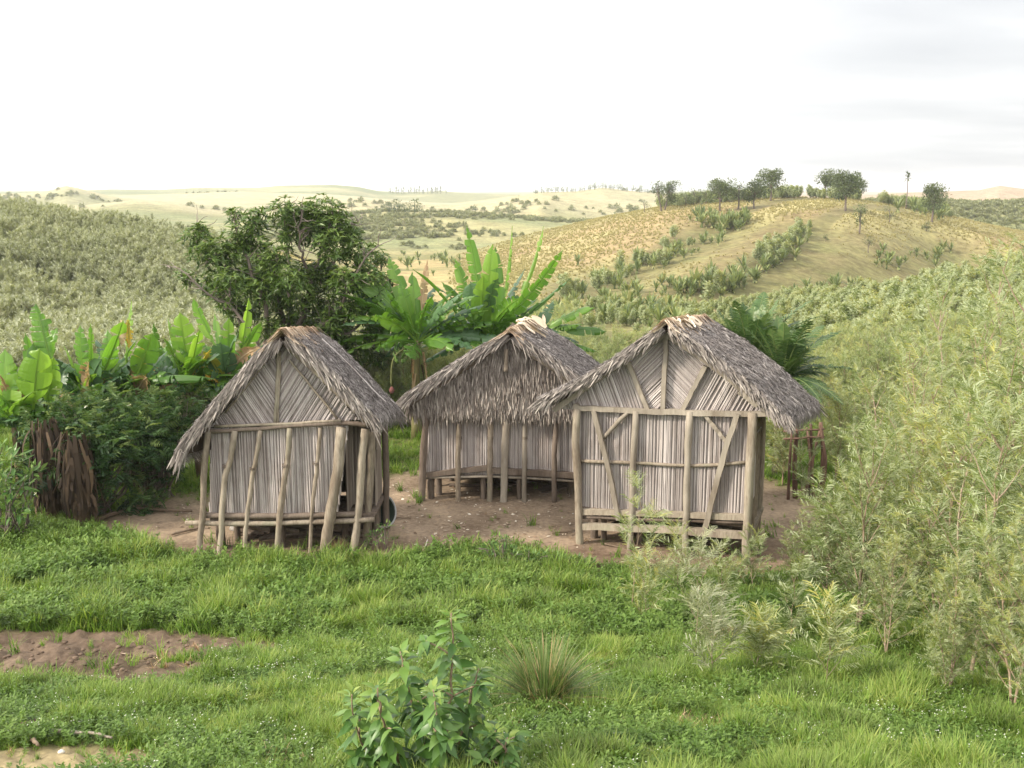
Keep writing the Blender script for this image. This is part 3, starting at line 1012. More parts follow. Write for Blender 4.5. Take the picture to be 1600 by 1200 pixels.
def hut_right():
    A = gz(903, 847); B = gz(1166, 878)
    hf = HutFrame(A, B); X = lambda u, v, o=0.0: hf.px(u, v, o)
    root = empty('stilt_hut', hf.A, 'right hut, braced wall of grey stalks crossed by two slanting timbers, thatched roof', 'hut', 'thatched stilt huts round the yard', hf.rz)
    Dp = 1.3
    xl, xr = X(905, 700)[0], X(1168, 700)[0]
    z0 = .5 * (X(912, 797)[2] + X(1165, 806)[2]); zt = .5 * (X(905, 640)[2] + X(1172, 645)[2])
    fr = F2(.02)
    mb = MB(); P = [X(904, 797)[[0, 2]], X(1166, 803)[[0, 2]], X(1178, 645)[[0, 2]], X(903, 639)[[0, 2]]]
    slats(mb, P, math.pi / 2, .021, fr, k=7); backing(mb, P, fr, -.012)
    obj('front_wall', mb, M_SLAT, root, local=True)
    # gable in four fields of slanting stalks
    ap = X(1040, 511)[[0, 2]]; gl = X(868, 640)[[0, 2]]; gr = X(1218, 646)[[0, 2]]; mid = X(1036, 640)[[0, 2]]
    bl0, bl1 = X(981, 568)[[0, 2]], X(1012, 638)[[0, 2]]; br0, br1 = X(1100, 571)[[0, 2]], X(1066, 640)[[0, 2]]
    rl = lambda f, a, b: a + (b - a) * f
    bl0 = rl(.37, ap, gl); br0 = rl(.36, ap, gr)
    mb = MB()
    for poly, ang in (([gl, bl1, bl0], R(112)), ([bl0, bl1, mid, ap], R(47)), ([ap, mid, br1, br0], R(137)), ([br0, br1, gr], R(64))):
        slats(mb, poly, ang, .023, fr); backing(mb, poly, fr, -.012)
    obj('gable', mb, M_SLAT, root, local=True)
    def pl(nm, pix, rp, **k): return pole(hf, root, nm, pix, rp, k.pop('mat', M_TIMBER), **k)
    pl('post', [(902, 639), (900, 690), (903, 760), (906, 846)], 6.0, ground=True, mat=M_POLE)
    pl('post', [(994, 642), (989, 730), (988, 790), (985, 850)], 5.2, ground=True)
    pl('post', [(1078, 643), (1074, 720), (1072, 800), (1071, 858)], 5.4, ground=True)
    pl('post', [(1176, 645), (1174, 690), (1170, 770), (1165, 876)], 6.8, ground=True, mat=M_POLE, r=.75)
    pl('brace', [(928, 642), (948, 720), (967, 812)], 4.4, square=True, off=-.075)
    pl('brace', [(1152, 646), (1130, 715), (1101, 828)], 5.0, square=True, off=-.08)
    pl('brace', [(981, 643), (942, 685)], 3.4, off=-.05)
    pl('brace', [(1099, 645), (1135, 691)], 3.4, square=True, off=-.05)
    pl('rail', [(906, 720), (985, 723), (1074, 728), (1170, 722)], 2.8, off=-.018, mat=M_POLE)
    pl('wall_plate', [(896, 637), (960, 640), (1038, 644)], 4.6, square=True, off=-.05)
    pl('wall_plate', [(1038, 643), (1120, 646), (1208, 646)], 4.8, square=True, off=-.055)
    pl('sill', [(907, 799), (1000, 801), (1168, 808)], 5.2, square=True, off=-.03, mat=M_POLE)
    pl('sill', [(908, 808), (1166, 817)], 2.6, off=-.03, mat=M_POLE_DARK)
    pl('bottom_rail', [(909, 822), (1030, 827), (1165, 836)], 6.0, square=True, off=-.045, mat=M_POLE)
    pl('brace', [(982, 566), (1012, 640)], 4.0, square=True, off=-.035)
    pl('brace', [(1102, 572), (1066, 641)], 4.0, square=True, off=-.035)
    pl('king_post', [(1041, 525), (1036, 641)], 4.2, square=True, off=-.045)
    pl('rafter', [(1040, 521), (960, 574), (866, 641)], 5.4, square=True, off=-.10)
    pl('rafter', [(1040, 521), (1120, 575), (1216, 656)], 5.4, square=True, off=-.10)
    pl('rafter', [(1155, 612), (1184, 634)], 4.5, square=True, off=-.15)
    # roof
    yf = -.30; yb = Dp + .30; th = .12
    e = lambda u, v: X(u, v, yf)[[0, 2]]
    ridge = e(1040, 512) + [0, -th * .4]
    L_ = [ridge, e(985, 550) + [.03, -.04], e(920, 592) + [.02, -.04], e(868, 622), e(842, 636)]
    R_ = [ridge, e(1098, 554), e(1160, 602), e(1206, 645), e(1228, 664)]
    tl = unit(L_[1] - L_[0]); tr = unit(R_[1] - R_[0])
    def cap(m):
        ridge_cap(m, ridge[0], ridge[1], yf - .05, yf + 1.0, 300, tl, tr, th, wid=(.006, .018))
        ridge_cap(m, ridge[0], ridge[1], yf + .1, yb - .1, 220, tl, tr, th, tone=(.1, .55), wid=(.006, .016), ln=(.2, .4))
        ridge_cap(m, ridge[0] + .08, ridge[1] + .03, yf + .25, yf + .95, 14, tl, tr, th, tone=(.65, .95), wid=(.025, .05), ln=(.2, .36))
    roof(hf, root, L_, R_, yf, yb, th, cap, shear=.13, dip=.075)
    pl('ridge_pole', [(1040, 520), (1041, 522)], 3, off=0)
    floor_and_stilts(hf, root, xl, xr, z0 - .07, Dp, [(xl + .18, .3, .06), (xl + .33, .3, .05), (xl + .5, 1.2, .06), (xl + .9, .35, .06), (xl + 1.3, 1.0, .06), (xr - .9, .4, .06), (xr - .35, 1.0, .06), (xl + .15, Dp - .1, .06), (xr - .1, Dp - .05, .055), (xl + 1.2, Dp - .1, .06)])
    dark_fill_logs(root, xl + .5, xr - .4, .7, Dp, 40, .3); added_rear_block(root, xl, xr, Dp + .02, z0 - .08)
    # planks stored under the floor
    mb = MB()
    for i in range(4): box(mb, (xr - .75 + .02 * i, .6 + .12 * i, .22 + .045 * i), (.9, .12, .03), r=rng.random())
    obj('stored_plank', mb, M_TIMBER, root, local=True)
    # right-hand side: open rails and slats seen edge on
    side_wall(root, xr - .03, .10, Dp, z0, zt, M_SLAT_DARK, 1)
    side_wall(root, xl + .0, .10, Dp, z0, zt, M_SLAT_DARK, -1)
    back_wall(root, xl, xr, Dp, z0, zt, tuple(ap))
    for yy, rr_, top in ((.25, .03, zt), (.55, .045, zt), (.9, .03, zt), (Dp, .055, zt)):
        m2 = MB(); tube(m2, smooth_path([[xr + .03, yy, top], [xr + .05, yy + .02, top * .5], [xr + .03, yy, -.2]], 7, .006), rr_, n=8, rough=.12, r=.3 + .4 * rng.random())
        obj('side_post', m2, M_POLE, root, local=True, smooth=True)
    m2 = MB(); tube(m2, [[xr + .07, -.05, z0 - .28], [xr + .08, Dp + .1, z0 - .20]], .04, n=4, square=True, r=.5); obj('side_rail', m2, M_POLE, root, local=True)
    m2 = MB(); tube(m2, [[xr + .06, -.08, zt - .02], [xr + .06, Dp + .2, zt - .02]], .05, n=8, r=.4); obj('side_plate', m2, M_TIMBER, root, local=True)
    m2 = MB(); tube(m2, [[xl - .04, -.08, zt - .02], [xl - .04, Dp + .2, zt - .02]], .05, n=8, r=.4); obj('side_plate', m2, M_TIMBER, root, local=True)
    for i in range(5):
        m2 = MB(); x = xr + .07; y = .06 + .06 * i
        tube(m2, [[x, y, zt + .02], [x + .01, y + .05, z0 + .3]], .008, n=5, r=.8); obj('wall_stick', m2, M_SLAT, root, local=True)
    m2 = MB(); tube(m2, [[xr + .09, -.02, zt - .26], [xr + .12, .5, zt - .24]], .010, n=5, r=.9); obj('wall_stick', m2, M_SLAT, root, local=True)
    return hf


# ------------------------------------------------------------------ left hut
def hut_left():
    A = gz(316, 860); B = A + np.array([2.36, -.04, 0])
    hf = HutFrame(A, B); X = lambda u, v, o=0.0: hf.px(u, v, o)
    root = empty('stilt_hut', hf.A, 'left hut with bent bare poles leaning on its stalk wall and shaggy drooping roof', 'hut', 'thatched stilt huts round the yard', hf.rz)
    Dp = 1.15
    xl = X(326, 740)[0]; xm = X(538, 740)[0]; xr = X(572, 740)[0]
    z0 = X(430, 803)[2]; zt = X(430, 667)[2]
    fr = F2(.03)
    mb = MB(); P = [X(326, 804)[[0, 2]], X(528, 803)[[0, 2]], X(544, 664)[[0, 2]], X(329, 670)[[0, 2]]]
    slats(mb, P, math.pi / 2, .021, fr, k=7); backing(mb, P, fr, -.012)
    obj('front_wall', mb, M_SLAT, root, local=True)
    ap = X(437, 526)[[0, 2]]; gl = X(316, 668)[[0, 2]]; gr = X(560, 657)[[0, 2]]; mid = X(430, 663)[[0, 2]]
    mb = MB()
    for poly, ang in (([gl, mid, ap], R(122)), ([ap, mid, gr], R(57))):
        slats(mb, poly, ang, .023, fr); backing(mb, poly, fr, -.012)
    obj('gable', mb, M_SLAT, root, local=True)
    def pl(nm, pix, rp, **k): return pole(hf, root, nm, pix, rp, k.pop('mat', M_POLE), **k)
    pl('post', [(325, 674), (319, 740), (317, 800), (311, 862)], 5.0, ground=True)
    pl('pole', [(367, 673), (360, 718), (352, 740), (348, 785), (346, 830), (342, 866)], 4.6, ground=True, r=.8, k=16, off=-.07)
    pl('pole', [(407, 672), (402, 708), (395, 738), (392, 770), (387, 800), (383, 846)], 3.6, ground=True, k=16)
    pl('pole', [(453, 669), (449, 722), (445, 742), (438, 800), (434, 850)], 4.3, ground=True, k=16, taper=1.2)
    pl('pole', [(500, 668), (496, 725), (490, 770), (487, 810), (485, 852)], 3.0, ground=True, k=16)
    pl('pole', [(533, 668), (528, 730), (518, 790), (509, 848)], 7.6, ground=True, k=16, r=.72, off=-.11, taper=1.15)
    pl('post', [(571, 670), (565, 720), (562, 780), (554, 852)], 6.4, ground=True, k=14, r=.75, off=-.02)
    pl('post', [(581, 672), (577, 760), (572, 838)], 6.0, ground=True, off=.22, r=.35)
    for yy in (Dp,):
        m2 = MB(); tube(m2, smooth_path([[xr + .12, yy, zt], [xr + .13, yy + .02, zt * .5], [xr + .12, yy, -.2]], 8, .012), .055, n=9, rough=.15, r=.3)
        obj('post', m2, M_POLE_DARK, root, local=True, smooth=True)
        m2 = MB(); tube(m2, smooth_path([[xl, yy, zt], [xl, yy + .02, zt * .5], [xl, yy, -.2]], 8, .012), .055, n=9, rough=.15, r=.3)
        obj('post', m2, M_POLE_DARK, root, local=True, smooth=True)
    for u, v, r in ((352, 728, 5), (394, 732, 4), (446, 727, 5.4), (493, 724, 4.4)): knot(hf, root, u, v, r, -.06)
    pl('wall_plate', [(302, 675), (370, 672), (450, 666), (533, 661)], 3.6, off=-.05, mat=M_POLE_DARK, r=.75)
    pl('wall_plate', [(335, 666), (430, 663), (533, 657)], 2.4, off=-.055)
    pl('wall_plate', [(525, 660), (576, 664)], 4.0, off=-.03, mat=M_POLE_DARK, r=.7)
    pl('sill', [(318, 805), (430, 806), (560, 803)], 4.6, off=-.02, mat=M_POLE_DARK, r=.8)
    pl('sill', [(290, 817), (420, 818), (585, 812)], 4.0, off=-.03, r=.45)
    pl('king_post', [(435, 546), (433, 600), (430, 663)], 2.6, off=-.01)
    pl('gable_rod', [(438, 548), (436, 600), (434, 663)], 1.8, off=-.01)
    pl('gable_rod', [(452, 562), (490, 608), (528, 655)], 1.8, off=-.02)
    pl('gable_rod', [(422, 556), (390, 598), (352, 645)], 1.6, off=-.02)
    pl('rafter', [(436, 530), (380, 600), (300, 684)], 4, off=-.09, mat=M_POLE_DARK)
    pl('rafter', [(436, 530), (500, 588), (583, 668)], 4, off=-.09)
    # door recess on the right
    mb = MB(); f2 = F2(.50)
    P = [(xm - .05, z0), (xr + .05, z0), (xr + .12, zt), (xm - .05, zt)]
    slats(mb, P, math.pi / 2, .06, f2); backing(mb, P, f2, -.02)
    obj('door', mb, M_SLAT_DARK, root, local=True)
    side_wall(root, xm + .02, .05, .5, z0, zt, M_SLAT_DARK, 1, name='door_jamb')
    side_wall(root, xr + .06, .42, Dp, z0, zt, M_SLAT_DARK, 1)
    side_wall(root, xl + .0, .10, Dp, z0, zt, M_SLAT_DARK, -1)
    back_wall(root, xl, xr + .06, Dp, z0, zt, tuple(ap))
    floor_and_stilts(hf, root, xl - .02, xr + .1, z0 - .08, Dp, [(xl + .08, .16, .07), (xl + .25, .5, .05), (xl + .75, .9, .05), (xl + 1.0, .2, .07), (xl + 1.25, 1.2, .05), (xm - .1, .5, .06), (xr - .05, .3, .05), (xl + .1, Dp - .2, .06), (xl + 1.1, Dp - .2, .06), (xr, Dp - .3, .06)])
    dark_fill_logs(root, xl + .3, xr - .3, .5, Dp, 60, .34); added_rear_block(root, xl, xr, Dp + .02, z0 - .1)
    yf = -.26; yb = Dp + .22; th = .14
    e = lambda u, v: X(u, v, yf)[[0, 2]]
    ridge = e(442, 526) + [0, -th * .5]
    L_ = [ridge, e(408, 556) + [.04, -.05], e(362, 608) + [.04, -.04], e(318, 660) + [.05, -.03], e(293, 690) + [.05, -.02], e(284, 722)]
    R_ = [ridge, e(472, 545) + [0, -.07], e(520, 592) + [-.02, -.05], e(560, 637) + [-.03, -.03], e(582, 664)]
    tl = unit(L_[1] - L_[0]); tr = unit(R_[1] - R_[0])
    def cap(m):
        ridge_cap(m, ridge[0], ridge[1], yf - .08, yf + .9, 420, tl, tr, th, wid=(.005, .014), tone=(.15, .8), ln=(.25, .6))
        ridge_cap(m, ridge[0], ridge[1], yf + .2, yb, 260, tl, tr, th, tone=(.05, .45), wid=(.005, .014), ln=(.2, .45))
    roof(hf, root, L_, R_, yf, yb, th, cap, edge_long=(.08, .22), shear=.07, dip=.13)
    m2 = MB()
    for i in range(3):   # thin ties laid down the right slope
        s_, P_, T_ = prof_points(R_, .15); s_, P_ = s_[2:], P_[2:]; y = yf + .75 + .012 * i
        tube(m2, np.stack([P_[:, 0] + .10 + .05, np.full(len(P_), y) + s_ * .1, P_[:, 1] + th + .05 - (y - yf + s_ * .1) * .13], 1), .006, n=5, r=.8)
    obj('roof_tie', m2, M_SLAT, root, local=True)
    return hf


# ------------------------------------------------------------------ hut at the back
def hut_back():
    A = gz(660, 780); B = A + np.array([2.62, -.12, 0])
    hf = HutFrame(A, B); X = lambda u, v, o=0.0: hf.px(u, v, o)
    root = empty('stilt_hut', hf.A, 'middle hut at the back of the yard, its gable covered with hanging thatch', 'hut', 'thatched stilt huts round the yard', hf.rz)
    Dp = 1.5
    xl = X(666, 700)[0]; xr = X(915, 700)[0]
    z0 = X(780, 738)[2]; zt = X(780, 645)[2]
    fr = F2(.03)
    mb = MB(); P = [X(664, 742)[[0, 2]], X(915, 745)[[0, 2]], X(915, 640)[[0, 2]], X(668, 640)[[0, 2]]]
    slats(mb, P, math.pi / 2, .023, fr, k=6); backing(mb, P, fr, -.012)
    obj('front_wall', mb, M_SLAT, root, local=True)
    def pl(nm, pix, rp, **k): return pole(hf, root, nm, pix, rp, k.pop('mat', M_POLE), **k)
    pl('post', [(667, 638), (662, 700), (659, 781)], 5.6, ground=True, mat=M_POLE_DARK, r=.8)
    pl('post', [(718, 650), (716, 700), (716, 777)], 4.2, ground=True, r=.3)
    pl('post', [(767, 648), (766, 700), (765, 777)], 4.4, ground=True, r=.35)
    pl('post', [(791, 648), (789, 700), (787, 778)], 5.6, ground=True, r=.85, mat=M_TIMBER)
    pl('post', [(820, 648), (820, 700), (819, 777)], 3.6, ground=True, r=.5, mat=M_TIMBER)
    pl('post', [(870, 648), (866, 710), (866, 772)], 4.2, ground=True, mat=M_POLE_DARK, r=.8)
    pl('post', [(912, 645), (908, 772)], 5.0, ground=True, mat=M_POLE_DARK, r=.8)
    for u, v, r in ((717, 684, 4.6), (766, 684, 4.8), (820, 684, 4), (867, 684, 4.6)): knot(hf, root, u, v, r, -.05)
    pl('sill', [(667, 742), (716, 736), (767, 730)], 4.6, square=True, off=-.01, mat=M_POLE_DARK, r=.7)
    pl('sill', [(767, 735), (830, 738), (915, 744)], 5.2, square=True, off=-.015, mat=M_POLE_DARK, r=.7)
    pl('sill', [(666, 747), (780, 745), (915, 753)], 2.0, off=-.02, mat=M_TIMBER)
    # hanging thatch on the gable
    ap = X(796, 522)[[0, 2]]; gl = X(636, 628)[[0, 2]]; gr = X(935, 640)[[0, 2]]
    mb = MB(); backing(mb, [gl, gr, ap], F2(-.02), 0)
    zb, za = X(780, 655)[2], ap[1]
    zz = zb + .22
    while zz < za:
        f = (za - zz) / (za - gl[1]); f = min(max(f, 0.02), 1)
        a = ap[0] + (gl[0] - ap[0]) * f; b = ap[0] + (gr[0] - ap[0]) * f
        n = int((b - a) * 170)
        x = rng.uniform(a, b, n); ln = rng.uniform(.14, .30, n) * (1 + .35 * (rng.random(n) < .1)); k = 4; tt = np.linspace(0, 1, k)
        lean = rng.normal(0, .12, n)
        bulge = .05 + .10 * (1 - (zz - zb) / (za - zb))
        Cc = np.stack([x[:, None] + lean[:, None] * ln[:, None] * tt, -(bulge * .6 + rng.uniform(0, .05, n)[:, None] + rng.uniform(.0, .075, n)[:, None] * tt), zz + rng.uniform(-.03, .03, n)[:, None] - ln[:, None] * tt], -1)
        wv = rng.uniform(.006, .014, n); S = np.zeros((n, k, 3)); S[:, :, 0] = wv[:, None] * np.array([.8, 1, .8, .2]); S[:, :, 1] = (rng.normal(0, .6, n) * wv)[:, None]
        strips(mb, Cc, S, rng.beta(2.0, 2.0, n))
        zz += .062
    obj('gable_thatch', mb, M_THATCH_GABLE, root, local=True)
    pl('king_post', [(791, 545), (790, 580)], 3.4, off=-.19)
    side_wall(root, xl, .10, Dp, z0, zt, M_SLAT_DARK, -1); side_wall(root, xr, .10, Dp, z0, zt, M_SLAT_DARK, 1)
    back_wall(root, xl, xr, Dp, z0, zt, tuple(ap))
    floor_and_stilts(hf, root, xl, xr, z0 - .08, Dp, [(X(673, 750)[0], .08, .065), (X(682, 750)[0], .3, .06), (X(694, 750)[0], 1.2, .05), (X(703, 750)[0], 1.35, .05), (X(754, 750)[0], .1, .055), (X(812, 750)[0], .1, .045), (X(850, 750)[0], 1.4, .05), (X(890, 750)[0], .5, .05), (xr - .05, Dp - .2, .05), (xl + 1, Dp - .2, .05), (xl + .1, Dp - .1, .05)])
    mb = MB(); p = X(862, 772, .5)
    for i in range(3): box(mb, (p[0] + .1 * i, .55 + .16 * i, .04 + .03 * i), (.75, .16, .03), rot=Matrix.Rotation(R(-14), 3, 'Y') @ Matrix.Rotation(R(8 * i), 3, 'Z'), r=.3 + .2 * i)
    obj('stored_plank', mb, M_POLE_DARK, root, local=True)
    for yy in (.8, Dp):
        for x in (xl - .02, xr + .02):
            m2 = MB(); tube(m2, [[x, yy, zt], [x, yy, -.2]], .05, n=8, rough=.1, r=.5); obj('side_post', m2, M_POLE_DARK, root, local=True, smooth=True)
    pl('rafter', [(795, 530), (720, 580), (640, 632)], 4, off=-.12, mat=M_POLE_DARK)
    pl('rafter', [(795, 530), (870, 580), (950, 636)], 4, off=-.12, mat=M_TIMBER)
    dark_fill_logs(root, xl + .7, xr - .3, .8, Dp, 46, .3); added_rear_block(root, xl + .5, xr, Dp + .02, z0 - .1)
    yf = -.32; yb = Dp + .25; th = .13
    e = lambda u, v: X(u, v, yf)[[0, 2]]
    ridge = e(798, 524) + [0, -th * .45]
    L_ = [ridge, e(742, 555) + [.03, -.03], e(690, 587) + [.03, -.04], e(650, 614) + [.02, -.04], e(628, 634)]
    R_ = [ridge, e(850, 560), e(905, 600), e(960, 645), e(985, 665)]
    tl = unit(L_[1] - L_[0]); tr = unit(R_[1] - R_[0])
    def cap(m):
        ridge_cap(m, ridge[0], ridge[1], yf - .08, yf + 1.5, 300, tl, tr, th, wid=(.006, .016), tone=(.2, .8), ln=(.25, .55))
        ridge_cap(m, ridge[0], ridge[1], yf + .3, yb, 200, tl, tr, th, tone=(.05, .45), wid=(.005, .014), ln=(.2, .45))
        ridge_cap(m, ridge[0] + .06, ridge[1] + .05, yf + .5, yf + 1.4, 20, tl, tr, th + .02, tone=(.6, .92), wid=(.018, .04), ln=(.25, .55))
        for i in range(8):   # branching white leaf stalks left lying on the ridge
            y = yf + .6 + rng.uniform(0, .8); x0 = ridge[0] + rng.uniform(-.1, .1); k = 6; tt = np.linspace(0, 1, k)
            tube(m, np.stack([x0 + tt * rng.uniform(-.1, .35), y + tt * rng.uniform(-.3, .3), ridge[1] + th + .12 + .05 * np.sin(tt * 3) - tt * tt * .16], 1), .016, n=6, r=rng.uniform(.8, 1))
        for (u, v, u2, v2, ww) in ((838, 506, 815, 488, .05), (835, 503, 833, 486, .028)):   # two dry sheaths standing up
            a, b = X(u, v, yf + 1.0), X(u2, v2, yf + 1.0); k = 5; tt = np.linspace(0, 1, k)[:, None]
            Cc = (a + (b - a) * tt + np.array([0, 0, .02]) * np.sin(tt * 3.1))[None]
            d = unit(b - a); sdv = np.array([-d[2], 0, d[0]]) * ww
            S = np.array([.5, 1, 1.1, .9, .3])[None, :, None] * sdv
            strips(m, Cc, S, .8, lift=np.zeros((1, k, 3)) + np.array([0, -.012, 0]))
    roof(hf, root, L_, R_, yf, yb, th, cap, edge_long=(.08, .22), shear=.18, dip=.06)
    return hf


HR = hut_right(); HL = hut_left(); HB = hut_back()
# ------------------------------------------------------------------ plant materials
M_GRASS = foliage('grass_blades', [(.045, .09, .014), (.10, .20, .024), (.18, .30, .042), (.31, .365, .09)], trans=.35, rough=.55, inst=.45, tipcol=(.30, .32, .12), tip=(.6, 1.4), patch=(1.6, 2.0))
M_WEED = foliage('weed_leaves', [(.055, .105, .018), (.12, .205, .038), (.215, .30, .075)], trans=.3, inst=.4, patch=(.9, 1.2))
M_PETAL = foliage('white_petals', [(.70, .70, .62), (.85, .85, .80)], trans=.2)
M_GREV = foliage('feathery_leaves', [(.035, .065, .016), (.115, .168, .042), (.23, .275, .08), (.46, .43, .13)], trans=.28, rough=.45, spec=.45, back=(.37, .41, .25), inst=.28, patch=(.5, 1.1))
M_GREV_GREY = foliage('grey_feathery_leaves', [(.12, .14, .07), (.215, .24, .125), (.30, .32, .175), (.42, .42, .25)], trans=.25, rough=.6, back=(.40, .41, .31), inst=.35, backmix=.6, patch=(.22, .75))
M_STALK = foliage('shrub_stems', [(.16, .105, .07), (.30, .22, .155), (.44, .35, .27)], trans=0, rough=.85, inst=.3)
M_DRYLEAF = foliage('dry_straw', [(.20, .11, .06), (.36, .24, .13), (.48, .37, .22)], trans=.2)
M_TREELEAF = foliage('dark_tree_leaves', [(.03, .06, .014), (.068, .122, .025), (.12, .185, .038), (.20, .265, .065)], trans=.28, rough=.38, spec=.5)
M_BARK = foliage('grey_bark', [(.07, .055, .045), (.15, .12, .10), (.25, .21, .18)], trans=0, rough=.9)
M_BUSH = foliage('dark_bush_leaves', [(.014, .036, .014), (.032, .074, .024), (.07, .13, .036), (.16, .21, .06)], trans=.25, rough=.45)
M_BANANA = foliage('banana_leaf', [(.045, .10, .022), (.075, .165, .028), (.115, .24, .032), (.20, .33, .05)], trans=.42, rough=.36, spec=.5, tipcol=(.30, .30, .09), tip=(.93, 1.12), tcol=1.6)
M_BANANA_BLUE = foliage('older_banana_leaf', [(.05, .10, .05), (.075, .15, .065), (.10, .19, .075)], trans=.3, rough=.38, spec=.5, tipcol=(.22, .24, .10), tip=(.9, 1.15))
M_BANANA_DRY = foliage('withered_banana_leaf', [(.14, .075, .04), (.30, .19, .11), (.45, .32, .20), (.50, .42, .28)], trans=.3, rough=.8)
M_BANANA_GOLD = foliage('yellowing_banana_leaf', [(.36, .20, .03), (.50, .32, .05), (.30, .33, .06)], trans=.4, rough=.5)
M_BSTEM = foliage('banana_stem', [(.06, .04, .025), (.15, .11, .055), (.15, .17, .06)], trans=0, rough=.7)
M_PALM = foliage('palm_fronds', [(.03, .062, .02), (.055, .108, .032), (.09, .155, .048), (.17, .215, .07)], trans=.25, rough=.4, spec=.45)
M_BROAD = foliage('sapling_leaves', [(.035, .09, .02), (.075, .165, .035), (.145, .25, .05), (.25, .32, .07)], trans=.3, rough=.38, spec=.45, back=(.12, .17, .08))
M_FANLEAF = foliage('hill_palm_leaves', [(.06, .09, .035), (.135, .18, .065), (.23, .27, .095), (.36, .34, .15)], trans=.2, rough=.5, inst=.3)
M_HILLTREE = foliage('hill_tree_leaves', [(.045, .066, .028), (.085, .115, .043), (.135, .165, .062)], trans=.2, rough=.6, inst=.3)
M_HILLSHRUB = foliage('hill_shrub_leaves', [(.15, .17, .09), (.22, .235, .12), (.30, .30, .16)], trans=.2, rough=.6, inst=.4)


def quad_leaf(w=.16, k=4, fold=.25, droop=.15, shape=(.25, 1, .8, .06)):
    mb = MB(); t = np.linspace(0, 1, k)
    C_ = np.stack([np.zeros(k), t, -droop * t * t], 1)[None]
    S_ = np.zeros((1, k, 3)); S_[0, :, 0] = w * np.interp(t, np.linspace(0, 1, len(shape)), shape)
    lf = np.zeros((1, k, 3)); lf[0, :, 2] = S_[0, :, 0] * fold
    strips(mb, C_, S_, .5, lift=lf)
    return mb


LEAF = Proto(quad_leaf()); LEAF_LONG = Proto(quad_leaf(.11, 4, .2, .25)); LEAF_FLAT = Proto(quad_leaf(.22, 3, .1, .1, (.2, 1, .1)))


def feather(pairs=9, ln=.40, wid=.017, k=3, ang=48, curl=.25):
    mb = MB(); t = np.linspace(.12, .98, pairs)
    for s in (-1, 1):
        a = R(ang) + rng.normal(0, .12, pairs)
        L_ = ln * np.interp(t, [0, .3, .7, 1], [.7, 1, .95, .6]) * rng.uniform(.85, 1.1, pairs)
        tt = np.linspace(0, 1, k)
        C_ = np.zeros((pairs, k, 3))
        C_[:, :, 0] = s * (np.sin(a) * L_)[:, None] * tt; C_[:, :, 1] = t[:, None] + (np.cos(a) * L_)[:, None] * tt
        C_[:, :, 2] = -curl * t[:, None] ** 2 * .6 + (rng.uniform(-.05, .14, pairs))[:, None] * tt - .1 * tt * tt
        S_ = np.zeros((pairs, k, 3)); S_[:, :, 1] = wid * np.linspace(1, .25, k); S_[:, :, 2] = wid * rng.normal(0, .5, pairs)[:, None]
        strips(mb, C_, S_, rng.uniform(.3, .7, pairs))
    y = np.linspace(0, 1, 4); C_ = np.stack([y * 0, y, -curl * .6 * y * y], 1)[None]; S_ = np.zeros((1, 4, 3)); S_[0, :, 0] = .008
    strips(mb, C_, S_, .8)
    return mb


FEATHERS = [Proto(feather(9)), Proto(feather(8, .45, .018)), Proto(feather(10, .36, .016))]
FEATHERS_MID = [Proto(feather(6, .48, .026, 2)), Proto(feather(5, .5, .03, 2))]
FEATHERS_FAR = [Proto(feather(3, .6, .06, 2))]


